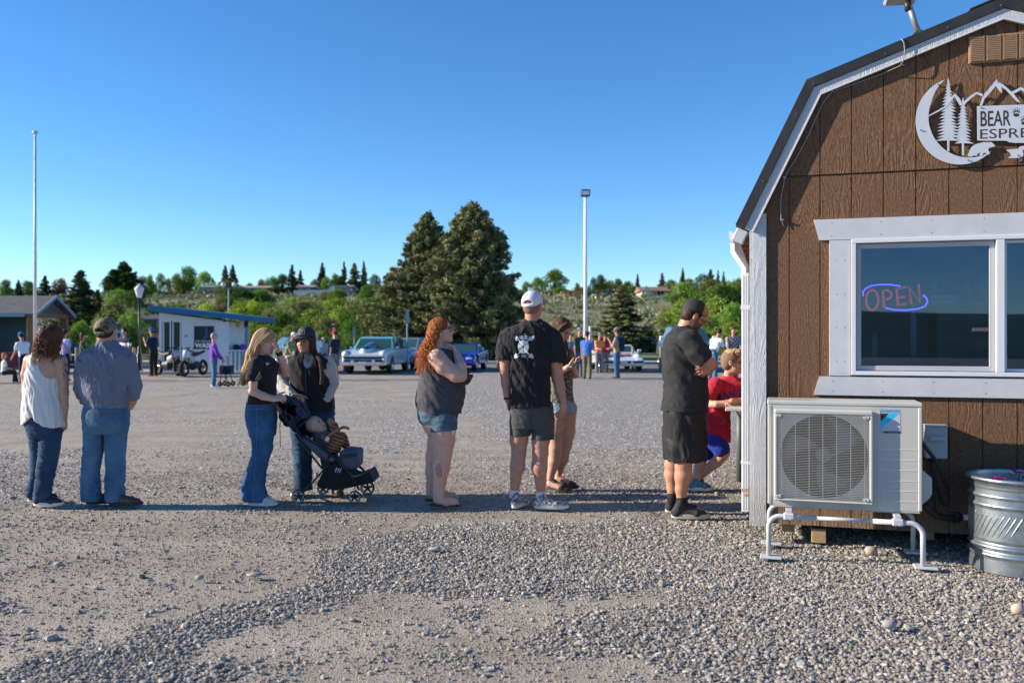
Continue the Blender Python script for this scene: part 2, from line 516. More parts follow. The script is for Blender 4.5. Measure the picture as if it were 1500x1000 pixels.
# camera, light, sky
cam=bpy.data.cameras.new('camera');camo=bpy.data.objects.new('camera',cam);COL.objects.link(camo)
camo.location=(0,0,EYE);camo.rotation_euler=(PI/2,0,0)
cam.sensor_width=36.0;cam.lens=F*36.0/1500.0;cam.shift_y=-(500-HZ)/1500.0
cam.clip_start=0.1;cam.clip_end=3000
cam.dof.use_dof=True;cam.dof.focus_distance=7.2;cam.dof.aperture_fstop=2.2
SC.camera=camo
SUN_EL=math.radians(22);SUN_AZ=math.radians(-1.0)
sd=Vector((math.cos(SUN_EL)*math.cos(SUN_AZ),math.cos(SUN_EL)*math.sin(SUN_AZ),-math.sin(SUN_EL)))
sun=bpy.data.lights.new('sun','SUN');suno=bpy.data.objects.new('sun',sun);COL.objects.link(suno)
sun.energy=5.0;sun.angle=math.radians(0.5);sun.color=(1.0,0.88,0.72)
suno.rotation_euler=sd.to_track_quat('-Z','Y').to_euler();suno.location=(-20,-2,12)
wd=bpy.data.worlds.new('World');SC.world=wd;wd.use_nodes=True
nt=wd.node_tree;bg=nt.nodes['Background']
sky=nt.nodes.new('ShaderNodeTexSky');sky.sky_type='NISHITA';sky.sun_disc=False
sky.sun_elevation=SUN_EL;sky.sun_rotation=math.radians(270)-SUN_AZ
sky.altitude=1500;sky.air_density=1.0;sky.dust_density=0.0;sky.ozone_density=4.5
hs=nt.nodes.new('ShaderNodeHueSaturation');hs.inputs['Saturation'].default_value=1.17;hs.inputs['Hue'].default_value=0.5
nt.links.new(sky.outputs[0],hs.inputs['Color']);nt.links.new(hs.outputs[0],bg.inputs[0]);bg.inputs[1].default_value=0.115
SC.view_settings.view_transform='Standard';SC.view_settings.look='None'
SC.view_settings.exposure=0.84;SC.view_settings.gamma=1.0
try:
 SC.cycles.max_bounces=6;SC.cycles.transparent_max_bounces=12;SC.cycles.use_denoising=True
 SC.cycles.sample_clamp_indirect=4.0
except Exception:pass
# terrain helpers
def hillz(x,y):
 x=np.asarray(x,float);y=np.asarray(y,float)
 foot=98+10*np.sin(x*0.021+1.0)
 top=215+14*np.sin(x*0.013)
 t=np.clip((y-foot)/(top-foot),0,1)
 s=t*t*(3-2*t)
 crest=10.3+0.7*np.sin(x*0.012+0.8)
 w=(t>0)*np.minimum(1,t*5)
 nz=fbm(x*0.03,y*0.03,np.zeros_like(x),5,3)*1.4*w*(1-0.7*s)+fbm(x*0.15,y*0.15,np.zeros_like(x),9,2)*0.35*w
 return crest*s+nz
def dens(x,y):
 z=np.zeros_like(x)
 px=CX+F*x/np.maximum(y,0.5);py=HZ+F*EYE/np.maximum(y,0.5)
 w1=fbm(x*0.9,y*0.9,z,21,4)
 w2=fbm(x*2.6,y*2.6,z,31,3)
 def ss(a):return np.clip(a,0,1)**2*(3-2*np.clip(a,0,1))
 a=ss((x-(0.85-0.17*(y-4.0))+0.7*w1+.3*w2)/0.9)*(0.72+0.9*w1)
 b=ss((1.12-np.sqrt(((x-0.05-0.25*(y-6.3))/1.45)**2+((y-6.25)/1.05)**2)+0.24*w1+0.16*w2)/0.30)
 tt=4.4+(x+1.71)*1.6
 c=ss((0.62-np.abs(y-tt)*.8+0.6*w1+.4*w2)/0.8)*ss((7.6-y)/.6)*0.72
 dd=0.10+ss((w1+0.7*w2-0.06)/0.35)*0.45
 far=ss((y-6.8)/2.5)*0.28+0.3*ss((x-0.2)/2.0)*ss((y-6.5)/2.0)
 return np.clip(np.maximum.reduce([a,b,c,dd,far+0.3*w1]),0,1)
def groundz(x,y):
 z=np.zeros_like(x)
 near=np.clip((34-y)/10,0,1)
 return (fbm(x*0.55,y*0.55,z,41,3)*0.018+fbm(x*2.3,y*3.0,z,44,3)*0.009+fbm(x*9,y*9,z,47,2)*0.004)*near+0.010*dens(x,y)*near-0.024
# ground sheet
def axis_(segs):
 o=[]
 for a,b,n in segs:o+=list(np.linspace(a,b,n,endpoint=False))
 return np.array(o+[segs[-1][1]])
gx=axis_([(-900,-120,20),(-120,-30,40),(-30,-9,50),(-9,9,360),(9,30,50),(30,120,40),(120,900,20)])
gy=axis_([(-60,2.5,20),(2.5,11,220),(11,40,140),(40,110,40),(110,900,20)])
GX,GY=np.meshgrid(gx,gy,indexing='ij')
GZ=groundz(GX.ravel(),GY.ravel());GD=dens(GX.ravel(),GY.ravel())
ng,mg_=len(gx),len(gy)
ii,jj=np.meshgrid(np.arange(ng-1),np.arange(mg_-1),indexing='ij');b0=(ii*mg_+jj).ravel()
mb=MB();mb.add(np.stack([GX.ravel(),GY.ravel(),GZ],-1),np.stack([b0,b0+mg_,b0+mg_+1,b0+1],-1),0,True,a=GD)
m_gr,nt_,b_n=_new('packed_dirt_and_gravel')
tc_=N(nt_,'ShaderNodeTexCoord');at_=N(nt_,'ShaderNodeAttribute',attribute_name='tint')
nA=N(nt_,'ShaderNodeTexNoise',i_Scale=1.3,i_Detail=6.0,i_Roughness=0.65);L(nt_,tc_,'Object',nA,0)
dr=N(nt_,'ShaderNodeValToRGB');dr.color_ramp.elements[0].position=.38;dr.color_ramp.elements[1].position=.62
dr.color_ramp.elements[0].color=(0.235,0.198,0.155,1);dr.color_ramp.elements[1].color=(0.45,0.395,0.325,1)
mpw=N(nt_,'ShaderNodeMapping');mpw.inputs['Scale'].default_value=(.22,1.3,1);mpw.inputs['Rotation'].default_value=(0,0,-.12);L(nt_,tc_,'Object',mpw,0);nW=N(nt_,'ShaderNodeTexNoise',i_Scale=1.4,i_Detail=5.0,i_Distortion=.4);L(nt_,mpw,0,nW,0)
av=N(nt_,'ShaderNodeMath',operation='ADD');L(nt_,nA,'Fac',av,0);L(nt_,nW,'Fac',av,1);av2=N(nt_,'ShaderNodeMath',operation='MULTIPLY');av2.inputs[1].default_value=.5;L(nt_,av,0,av2,0);L(nt_,av2,0,dr,'Fac')
def cells(scale,seedoff):
 mp=N(nt_,'ShaderNodeMapping');mp.inputs['Location'].default_value=(seedoff,seedoff,0);L(nt_,tc_,'Object',mp,0)
 v=N(nt_,'ShaderNodeTexVoronoi',i_Scale=scale);L(nt_,mp,0,v,0)
 bw=N(nt_,'ShaderNodeSeparateColor');L(nt_,v,'Color',bw,0)
 return v,bw
v1,s1=cells(48,0.0);v2,s2=cells(110,3.1)
gv=N(nt_,'ShaderNodeValToRGB')
for p_,c_ in ((0.0,(0.102,0.095,0.088,1)),(0.35,(0.164,0.153,0.141,1)),(0.6,(0.228,0.210,0.187,1)),(0.85,(0.283,0.247,0.205,1)),(1.0,(0.360,0.329,0.289,1))):
 if p_ in (0.0,1.0):e=gv.color_ramp.elements[int(p_)]
 else:e=gv.color_ramp.elements.new(p_)
 e.color=c_
L(nt_,s1,0,gv,0)
gv2=N(nt_,'ShaderNodeValToRGB');gv2.color_ramp.elements[0].color=(0.20,0.17,0.14,1);gv2.color_ramp.elements[1].color=(0.54,0.48,0.40,1);L(nt_,s2,0,gv2,0)
mxa=N(nt_,'ShaderNodeMix',data_type='RGBA');mxa.inputs[0].default_value=0.38;nt_.links.new(dr.outputs[0],mxa.inputs[6]);nt_.links.new(gv2.outputs[0],mxa.inputs[7])
nB=N(nt_,'ShaderNodeTexNoise',i_Scale=16.0,i_Detail=4.0);L(nt_,tc_,'Object',nB,0)
ad_=N(nt_,'ShaderNodeMath',operation='ADD');L(nt_,at_,'Fac',ad_,0);L(nt_,nB,'Fac',ad_,1)
th_=N(nt_,'ShaderNodeMapRange');th_.inputs['From Min'].default_value=0.72;th_.inputs['From Max'].default_value=0.98;L(nt_,ad_,0,th_,'Value')
mxb=N(nt_,'ShaderNodeMix',data_type='RGBA');L(nt_,th_,0,mxb,0);nt_.links.new(mxa.outputs[2],mxb.inputs[6]);nt_.links.new(gv.outputs[0],mxb.inputs[7])
nt_.links.new(mxb.outputs[2],b_n.inputs['Base Color']);b_n.inputs['Roughness'].default_value=0.9;b_n.inputs['Specular IOR Level'].default_value=0.25
hA=N(nt_,'ShaderNodeMath',operation='MULTIPLY');L(nt_,v1,'Distance',hA,0);L(nt_,th_,0,hA,1)
hB=N(nt_,'ShaderNodeMath',operation='MULTIPLY_ADD');L(nt_,v2,'Distance',hB,0);hB.inputs[1].default_value=0.5;L(nt_,hA,0,hB,2)
nC=N(nt_,'ShaderNodeTexNoise',i_Scale=60.0,i_Detail=5.0,i_Roughness=0.7);L(nt_,tc_,'Object',nC,0)
hC=N(nt_,'ShaderNodeMath',operation='MULTIPLY_ADD');L(nt_,nC,'Fac',hC,0);hC.inputs[1].default_value=-0.7;L(nt_,hB,0,hC,2)
bp_=N(nt_,'ShaderNodeBump',i_Strength=0.9,i_Distance=0.014,invert=True);L(nt_,hC,0,bp_,'Height');L(nt_,bp_,0,b_n,'Normal')
mb.build('ground',m_gr,kind='structure',local=True)
# loose stones
t_=(1+5**.5)/2
ICO=np.array([(-1,t_,0),(1,t_,0),(-1,-t_,0),(1,-t_,0),(0,-1,t_),(0,1,t_),(0,-1,-t_),(0,1,-t_),(t_,0,-1),(t_,0,1),(-t_,0,-1),(-t_,0,1)])/math.sqrt(1+t_*t_)
ICF=np.array([(0,11,5),(0,5,1),(0,1,7),(0,7,10),(0,10,11),(1,5,9),(5,11,4),(11,10,2),(10,7,6),(7,1,8),(3,9,4),(3,4,2),(3,2,6),(3,6,8),(3,8,9),(4,9,5),(2,4,11),(6,2,10),(8,6,7),(9,8,1)])
rs=np.random.RandomState(11)
def scatter(n,y0,y1,size,dfun,xlim=0.70,smin=0.5):
 y=np.sqrt(rs.uniform(y0**2,y1**2,n));x=rs.uniform(-1,1,n)*y*xlim
 p=dfun(x,y);k=rs.rand(n)<p;x=x[k];y=y[k]
 r=size*np.exp(rs.normal(0,0.38,len(x)));r=np.clip(r,size*smin,size*2.6)
 return x,y,r
sets=[]
sets.append(scatter(190000,3.6,7.4,0.0068,lambda x,y:np.clip(dens(x,y)*1.15-0.1,0,1)))
sets.append(scatter(80000,7.0,12.0,0.0068,lambda x,y:np.clip(dens(x,y)*1.0,0.05,1)*0.55))
sets.append(scatter(120000,3.6,10.0,0.0050,lambda x,y:0.35+.5*np.clip(fbm(x*1.7,y*2.4,0*x,61,3)*3,0,1)))
sets.append(scatter(2000,3.6,9.0,0.0125,lambda x,y:np.clip(0.18+dens(x,y),0,1)))
sets.append(scatter(36,3.6,10.0,0.020,lambda x,y:np.clip(0.25+dens(x,y),0,1)))
X_=np.concatenate([s[0] for s in sets]);Y_=np.concatenate([s[1] for s in sets]);R_=np.concatenate([s[2] for s in sets])
n_=len(X_)
Zg=groundz(X_,Y_)
sc3=np.stack([rs.uniform(0.75,1.35,n_),rs.uniform(0.7,1.1,n_),rs.uniform(0.45,0.85,n_)],-1)*R_[:,None]
Vs=ICO[None]*(1+rs.uniform(-0.28,0.28,(n_,12,1)))*sc3[:,None,:]
A=rs.uniform(0,2*PI,n_);B=rs.normal(0,0.35,n_)
ca,sa,cb_,sb_=np.cos(A)[:,None],np.sin(A)[:,None],np.cos(B)[:,None],np.sin(B)[:,None]
x1=Vs[...,0]*cb_-Vs[...,2]*sb_;z1=Vs[...,0]*sb_+Vs[...,2]*cb_
Vs=np.stack([x1*ca-Vs[...,1]*sa+X_[:,None],x1*sa+Vs[...,1]*ca+Y_[:,None],z1+(Zg+R_*0.30+rs.uniform(0,0.006,n_)*dens(X_,Y_))[:,None]],-1)
Fs_=(ICF[None]+(np.arange(n_)*12)[:,None,None]).reshape(-1,3)
tint_=np.repeat(np.clip(rs.beta(2.2,2.6,n_)*np.where(R_>.013,.62,1),0,.97),12)
m_stn,nt_,b_n=_new('gravel_stone')
at_=N(nt_,'ShaderNodeAttribute',attribute_name='tint');gv=N(nt_,'ShaderNodeValToRGB')
for p_,c_ in ((0.0,(0.078,0.075,0.075,1)),(0.3,(0.157,0.149,0.138,1)),(0.55,(0.228,0.210,0.190,1)),(0.75,(0.283,0.239,0.183,1)),(0.9,(0.330,0.262,0.205,1)),(1.0,(0.432,0.397,0.352,1))):
 e=gv.color_ramp.elements[int(p_)] if p_ in (0.0,1.0) else gv.color_ramp.elements.new(p_)
 e.color=c_
L(nt_,at_,'Fac',gv,0);L(nt_,gv,0,b_n,'Base Color');b_n.inputs['Roughness'].default_value=0.85;b_n.inputs['Specular IOR Level'].default_value=0.3
mb=MB();mb.add(Vs.reshape(-1,3),Fs_,0,False,a=tint_)
mb.build('gravel',m_stn,local=True,kind='stuff',label='loose grey gravel stones strewn over the packed dirt lot')
del Vs
m_cob=mat('tan_cobble',(0.36,0.30,0.23),(0.42,0.37,0.31),25,0.8,bump=0.4,bscale=90)
m_cobp=mat('pink_cobble',(0.50,0.36,0.30),(0.55,0.44,0.38),25,0.8,bump=0.4,bscale=90)
m_cobg=mat('grey_cobble',(0.28,0.28,0.275),(0.36,0.35,0.34),25,0.8,bump=0.4,bscale=90)
for (px,py,w,h,mt,lb_) in ((1276,808,19,12,m_cob,'tan rounded stone under the heat pump stand near the wall'),(1303,915,20,11,m_cobg,'round grey stone lying in front of the heat pump on loose gravel'),
       (1492,893,22,14,m_cobp,'pinkish stone at the right edge in front of the steel tank'),(637,804,20,5,m_cobg,'flat elongated grey stone on the gravel mound'),
       (292,846,14,6,m_cobg,'dark flat stone at the left lower dirt strip'),(372,842,22,5,m_cob,'long flat tan stone left of the gravel mound'),(1001,862,8,9,m_cob,'small tan block-shaped stone right of the gravel mound')):
 g_=G(px,py+h*.3);k_=g_.y/F
 mb=MB();mb.ell((g_.x,g_.y,h*k_*.42),(w*k_/2,w*k_*.36,h*k_*.62),14)
 V=mb.V[0];V+=np.stack([vn(V[:,0]*40,V[:,1]*40,V[:,2]*40,s) for s in (1,2,3)],-1)*w*k_*0.05
 _props(mb.build('stone',mt),lb_,'stone','larger stones in the gravel')
# the espresso stand
TH=math.radians(16.5);cT,sT=math.cos(TH),math.sin(TH)
SX,SY=1.782,6.562
def WP(px,py,n=0.0):
 d=px-CX
 s=(d*(SY+n*cT)-F*(SX+n*sT))/(F*cT+d*sT)
 Y=SY-s*sT+n*cT
 return s,EYE-(py-HZ)*Y/F
def S2W(s,n,z):return Vector((SX+s*cT+n*sT,SY-s*sT+n*cT,z))
m_sid=None
def siding_mat(name,base,dark,light,bstr=1.0):
 m,nt,b=_new(name)
 tc=N(nt,'ShaderNodeTexCoord')
 mp=N(nt,'ShaderNodeMapping');mp.inputs['Scale'].default_value=(1,1,0.16);L(nt,tc,'Object',mp,0)
 n1=N(nt,'ShaderNodeTexNoise',i_Scale=7.0,i_Detail=2.0,i_Distortion=0.6);L(nt,mp,0,n1,0)
 wv=N(nt,'ShaderNodeMath',operation='MULTIPLY');wv.inputs[1].default_value=95.0;L(nt,n1,'Fac',wv,0)
 sn=N(nt,'ShaderNodeMath',operation='SINE');L(nt,wv,0,sn,0)
 mp2=N(nt,'ShaderNodeMapping');mp2.inputs['Scale'].default_value=(1,1,0.22);L(nt,tc,'Object',mp2,0)
 n2=N(nt,'ShaderNodeTexNoise',i_Scale=170.0,i_Detail=3.0,i_Roughness=0.7);L(nt,mp2,0,n2,0)
 n3=N(nt,'ShaderNodeTexNoise',i_Scale=2.4,i_Detail=3.0);L(nt,tc,'Object',n3,0)
 cr3=N(nt,'ShaderNodeValToRGB');cr3.color_ramp.elements[0].position=0.42;cr3.color_ramp.elements[1].position=0.6;L(nt,n3,'Fac',cr3,0)
 mm=N(nt,'ShaderNodeMath',operation='MULTIPLY');L(nt,sn,0,mm,0);L(nt,cr3,0,mm,1)
 ad=N(nt,'ShaderNodeMath',operation='MULTIPLY_ADD');ad.inputs[1].default_value=1.9;L(nt,n2,'Fac',ad,0)
 sc=N(nt,'ShaderNodeMath',operation='MULTIPLY');sc.inputs[1].default_value=0.42;L(nt,mm,0,sc,0);L(nt,sc,0,ad,2)
 bp=N(nt,'ShaderNodeBump',i_Strength=bstr,i_Distance=0.0042);L(nt,ad,0,bp,'Height');L(nt,bp,0,b,'Normal')
 cr=N(nt,'ShaderNodeValToRGB');cr.color_ramp.elements[0].position=0.30;cr.color_ramp.elements[1].position=0.72
 cr.color_ramp.elements[0].color=c4(dark);cr.color_ramp.elements[1].color=c4(light)
 e=cr.color_ramp.elements.new(0.5);e.color=c4(base)
 L(nt,n2,'Fac',cr,0)
 mx=N(nt,'ShaderNodeMix',data_type='RGBA',blend_type='MULTIPLY');mx.inputs[0].default_value=0.35
 nt.links.new(cr.outputs[0],mx.inputs[6])
 cr4=N(nt,'ShaderNodeValToRGB');cr4.color_ramp.elements[0].color=(0.72,0.72,0.72,1);cr4.color_ramp.elements[1].color=(1.25,1.2,1.12,1)
 L(nt,n3,'Fac',cr4,0);nt.links.new(cr4.outputs[0],mx.inputs[7]);sp=N(nt,'ShaderNodeSeparateXYZ');L(nt,tc,'Object',sp,0);mr=N(nt,'ShaderNodeMapRange');mr.inputs['From Min'].default_value=.52;mr.inputs['From Max'].default_value=.10;L(nt,sp,2,mr,0)
 n5=N(nt,'ShaderNodeTexNoise',i_Scale=9.0,i_Detail=6.0);L(nt,tc,'Object',n5,0);m5=N(nt,'ShaderNodeMath',operation='MULTIPLY');L(nt,mr,0,m5,0);L(nt,n5,'Fac',m5,1)
 md=N(nt,'ShaderNodeMix',data_type='RGBA');L(nt,m5,0,md,0);nt.links.new(mx.outputs[2],md.inputs[6]);md.inputs[7].default_value=(.30,.24,.18,1);nt.links.new(md.outputs[2],b.inputs['Base Color'])
 b.inputs['Roughness'].default_value=0.7;b.inputs['Specular IOR Level'].default_value=0.2
 return m
m_brown=siding_mat('brown_siding',(0.165,0.086,0.047),(0.078,0.040,0.023),(0.275,0.154,0.087),1.2)
m_brownflat=mat('brown_flat_paint',(0.12,0.065,0.04),(0.16,0.085,0.05),12,0.7,bump=0.3)
m_wtrim=siding_mat('white_textured_trim',(0.52,0.545,0.59),(0.45,0.475,0.52),(0.60,0.625,0.66),0.9)
m_white=mat('white_board_paint',(0.56,0.575,0.60),(0.50,0.51,0.535),6,0.5,bump=0.15,bscale=60,stretch=(1,1,1))
m_vinyl=mat('white_vinyl',(0.66,0.665,0.69),rough=0.3)
m_roof=mat('dark_metal_trim',(0.035,0.03,0.028),(0.05,0.045,0.04),8,0.45,metal=0.3,bump=0.05)
m_dark=mat('dark_interior',(0.05,0.05,0.055),rough=0.9)
m_screw=mat('screw_metal',(0.35,0.35,0.36),rough=0.4,metal=0.9)
m_black=mat('black_rubber',(0.015,0.015,0.016),rough=0.55)
m_lumber=mat('block_lumber',(0.36,0.24,0.13),(0.46,0.32,0.18),6,0.8,stretch=(1,1,8),bump=0.3,bscale=40)
shed=root('espresso_stand','brown wood-panelled drive-up stand with white trim and dark gambrel roof','building',(SX,SY,0),-TH)
SH=lambda mb,name,mt,parent=shed,**k:mb.build(name,mt,parent,local=True,**k)
wx0=WP(1246.7,450)[0];wz1=WP(1246.7,351)[1];wz0=WP(1246.7,549)[1]
wx1=wx0+1.62
RA=(-0.123,2.327);RB=(0.374,3.352);RC=(1.651,3.81)
HW=2*RC[0]
def mir(p):return (HW-p[0],p[1])
def roof_z(s,dz=0.0):
 if s>RC[0]:s=HW-s
 if s<RB[0]:return RA[1]+(s-RA[0])*(RB[1]-RA[1])/(RB[0]-RA[0])+dz
 return RB[1]+(s-RB[0])*(RC[1]-RB[1])/(RC[0]-RB[0])+dz
DEP=4.45
wall=MB()
GR=[0.043+0.2125*k for k in range(-1,17)]
SEAM=2.672
edges=[0.0]+[g for g in GR if 0.02<g<HW-0.02]+[HW]
for a,b2 in zip(edges[:-1],edges[1:]):
 a2,b3=a+0.0035,b2-0.0035
 segs=[(0.13,SEAM-0.006)]
 if b3>wx0 and a2<wx1:
  if a2<wx0-0.02 or b3>wx1+0.02:
   parts=[(a2,min(b3,wx0),segs)] if a2<wx0 else []
   parts+=[(max(a2,wx1),b3,segs)] if b3>wx1 else []
   parts+=[(max(a2,wx0),min(b3,wx1),[(0.13,wz0),(wz1,SEAM-0.006)])]
  else:parts=[(a2,b3,[(0.13,wz0),(wz1,SEAM-0.006)])]
 else:parts=[(a2,b3,segs)]
 for (p,q,sg) in parts:
  for (z0,z1) in sg:
   zt0=min(z1,roof_z(p,-0.05));zt1=min(z1,roof_z(q,-0.05))
   wall.prism([(p,z0),(q,z0),(q,zt1),(p,zt0)],0.0,0.012,axis='y')
 if roof_z(a2,-0.05)>SEAM or roof_z(b3,-0.05)>SEAM:
  poly=[(a2,SEAM),(b3,SEAM)]
  poly+=[(b3,max(SEAM+.002,roof_z(b3,-0.05)))]
  for kx in (RC[0],HW-RB[0],RB[0]):
   if a2<kx<b3:poly.append((kx,roof_z(kx,-0.05)))
  poly+=[(a2,max(SEAM+.002,roof_z(a2,-0.05)))]
  wall.prism(poly,-0.009,0.012,axis='y')
SH(wall,'front_siding',m_brown)
bk=MB()
out=[(0.0,0.13),(HW,0.13),(HW,2.42),(HW-0.33,3.2),(RC[0],3.7),(0.33,3.2),(0.0,2.42)]
bk.prism(out,0.0125,0.05,holes=[[(wx0,wz0),(wx1,wz0),(wx1,wz1),(wx0,wz1)]],axis='y')
bk.prism(out,DEP-0.05,DEP,axis='y')
bk.box((0.02,DEP/2,1.35),(0.02,DEP/2-0.055,1.2));bk.box((HW-0.02,DEP/2,1.35),(0.02,DEP/2-0.055,1.2))
bk.box((HW/2,DEP/2,0.18),(HW/2-0.045,DEP/2-0.055,0.03))
SH(bk,'wall_frame',m_brownflat)
sk=MB()
for s0 in (0.25,1.2,2.1,3.0):sk.box((s0,DEP/2,0.095),(0.045,DEP/2-0.12,0.045),b=0.004)
SH(sk,'floor_skid',m_lumber)
cb=MB();cb.box((0.0475,-0.012,1.255),(0.0675-0.02,0.0115,1.15),b=0.002)
SH(cb,'corner_board',m_wtrim)
cb=MB();cb.box((-0.012,0.04,1.27),(0.0115,0.055,1.16),b=0.002);SH(cb,'corner_board',m_wtrim)
def band(o0,o1,n0,n1,name,mt):
 mb=MB()
 def off(p,q,r,d):
  def nn(a,b):v=Vector((b[0]-a[0],b[1]-a[1])).normalized();return Vector((v.y,-v.x))
  if p is None:n_=nn(q,r);return (q[0]+n_.x*d,q[1]+n_.y*d)
  if r is None:n_=nn(p,q);return (q[0]+n_.x*d,q[1]+n_.y*d)
  a=nn(p,q);b=nn(q,r);h=(a+b).normalized();k=d/max(0.2,h.dot(a))
  return (q[0]+h.x*k,q[1]+h.y*k)
 pl=[RA,RB,RC,mir(RB),mir(RA)]
 for i in range(4):
  A,B=pl[i],pl[i+1]
  pa=pl[i-1] if i else None;pb=pl[i+2] if i<3 else None
  q=[off(pa,A,B,o0),off(A,B,pb,o0),off(A,B,pb,o1),off(pa,A,B,o1)]
  mb.prism(q,n0,n1,axis='y')
 SH(mb,name,mt)
band(0.0,0.068,-0.062,-0.030,'rake_flashing',m_roof)
band(0.0,0.008,-0.030,DEP+0.05,'roof_sheet',m_roof)
band(0.0705,0.132,-0.048,-0.026,'rake_board',m_wtrim)
band(0.1325,0.139,-0.0515,-0.026,'rake_edge_strip',m_vinyl)
band(0.009,0.128,-0.0255,-0.0095,'rake_backer',m_brownflat)
rg=MB()
for sg in (-1,1):
 rg.box((0,0,0),(0.11,DEP/2,0.006),M=Matrix.Translation((RC[0]+sg*0.10,DEP/2-0.02,RC[1]+0.018-0.03)) @ Matrix.Rotation(sg*0.345,4,'Y'),b=0.002)
SH(rg,'ridge_cap',m_roof)
for (s0,zz) in ((RA[0]+0.03,0),(0.07,0),(0.3,0),(0.42,0),(0.9,0),(1.3,0),(1.63,0)):
 z=roof_z(s0)-(0.05 if s0>.37 else 0.09);SH(MB().cyl((s0,-0.066,z),(s0,-0.0625,z),0.005,8),'rake_screw',m_screw)
ev=MB();ev.box((-0.075,DEP/2,2.268),(0.07,DEP/2-0.03,0.008));SH(ev,'soffit',m_white)
gu=MB()
def gprof(d):
 return [(-0.178-d,2.30),(-0.178-d,2.255),(-0.165-d,2.215),(-0.10,2.215),(-0.10,2.262)]
gp=gprof(0.0)
poly=gp+[(x+(0.006 if x<-0.11 else -0.006),z+(0.006 if z<2.22 else 0)) for x,z in reversed(gp)]
gu.prism(poly,0.10,DEP-0.02,axis='y')
gu.prism(gp,0.088,0.099,axis='y')
for i in range(9):gu.box((-0.14,0.35+i*0.48,2.29),(0.04,0.012,0.004))
SH(gu,'gutter',m_vinyl);a=WP(1083,348,0.03);SH(MB().box((0,0,0),(.042,.045,.05),M=Matrix.Translation((a[0]+.005,0.03,a[1]+.01)) @ Matrix.Rotation(.45,4,'Y'),b=.006),'gutter_end_box',m_white)
for i in range(10):SH(MB().box((-0.05,0.25+i*0.42,2.235),(0.048,0.02,0.022)),'rafter_tail',m_lumber)
dn=MB()
dn.tube([(-0.14,0.16,2.21),(-0.14,0.155,2.15),(-0.058,0.15,2.02),(-0.058,0.15,1.9)],0.03,4,True,smooth=False)
dn.box((-0.058,0.15,1.08),(0.028,0.035,0.9),b=0.004)
for q in (-0.018,0,0.018):dn.box((-0.058+q,0.1135,1.08),(0.004,0.0025,0.88),b=0.001)
dn.box((-0.058,0.15,1.72),(0.033,0.040,0.018),b=0.003);dn.box((-0.058,0.15,0.55),(0.033,0.040,0.012),b=0.003)
SH(dn,'downspout',m_vinyl)
ds=MB();ds.box((-0.058,0.112,0.345),(0.026,0.003,0.012),b=0.001);ds.box((-0.055,0.112,0.31),(0.018,0.003,0.008));SH(ds,'rust_stain',mat('rust',(0.32,0.15,0.06),(0.5,0.38,0.28),60,0.9))
tp=lambda pts,n=-0.02:[WP(x,y,n) for x,y in pts]
zt0=WP(1200.5,352,-0.02);zt1=WP(1191.8,322,-0.02)
we=wx1+0.10
tr=MB();tr.prism([zt0,(we+0.06,zt0[1]-.002),(we+0.10,zt1[1]),zt1],-0.0215,-0.0005,axis='y');SH(tr,'head_trim',m_white)
jl=WP(1215,450,-0.02)[0]
tr=MB();tr.box(((jl+wx0-0.004)/2,-0.0105,(zt0[1]+wz0-0.01)/2),((wx0-0.004-jl)/2,0.0102,(zt0[1]-wz0)/2+0.001),b=0.001);SH(tr,'jamb_trim',m_white)
tr=MB();tr.box((wx1+0.055,-0.0105,(zt0[1]+wz0-0.01)/2),(0.05,0.0102,(zt0[1]-wz0)/2+0.001),b=0.001);SH(tr,'jamb_trim',m_white)
st1=WP(1200.5,548,-0.02);st0=WP(1192,578,-0.02)
tr=MB();tr.prism([st0,(we+0.10,st0[1]),(we+0.06,wz0-0.012),(st1[0],wz0-0.012)],-0.0225,-0.0005,axis='y');SH(tr,'sill_trim',m_white)
nl_=lambda x,n,z:SH(MB().cyl((x,n,z),(x,n+.002,z),0.0035,6),'trim_nail',m_screw)
for z in (zt0[1]+0.03,zt1[1]-0.03):
 for k in range(6):nl_(zt0[0]+0.08+0.33*k,-0.0235,z)
for z in (st0[1]+0.03,st1[1]-0.045):
 for k in range(6):nl_(zt0[0]+0.09+0.33*k,-0.0245,z)
for k in range(4):
 for q in (0.02,-0.02):nl_((jl+wx0)/2+q*1.4,-0.0225,wz0+0.1+0.24*k)
def frame_ring(mb,x0,x1,z0,z1,w,n0,n1):
 mb.box(((x0+x1)/2,(n0+n1)/2,z1-w/2),((x1-x0)/2,(n1-n0)/2,w/2),b=0.003)
 mb.box(((x0+x1)/2,(n0+n1)/2,z0+w/2),((x1-x0)/2,(n1-n0)/2,w/2),b=0.003)
 mb.box((x0+w/2,(n0+n1)/2,(z0+z1)/2),(w/2-1e-4,(n1-n0)/2-0.0008,(z1-z0)/2-w),b=0.002)
 mb.box((x1-w/2,(n0+n1)/2,(z0+z1)/2),(w/2-1e-4,(n1-n0)/2-0.0008,(z1-z0)/2-w),b=0.002)
fr=MB();frame_ring(fr,wx0,wx1,wz0,wz1,0.030,-0.034,0.055)
mx0=WP(1459.5,450,-0.03)[0];mx1=WP(1472,450,-0.03)[0]
fr.box(((mx0+mx1)/2,0.008,(wz0+wz1)/2),((mx1-mx0)/2,0.040,(wz1-wz0)/2-0.031),b=0.003)
frm=SH(fr,'window',m_vinyl);W[frm.name]=W[shed.name]
m_sash=mat('grey_sash',(0.42,0.43,0.45),rough=0.4)
sa=MB();frame_ring(sa,wx0+0.034,mx0-0.002,wz0+0.034,wz1-0.034,0.034,0.004,0.026);SH(sa,'sash',m_sash,frm)
m_pane=glassmat('window_glass',(0.62,0.74,0.80),alpha=0.05,rough=0.01)
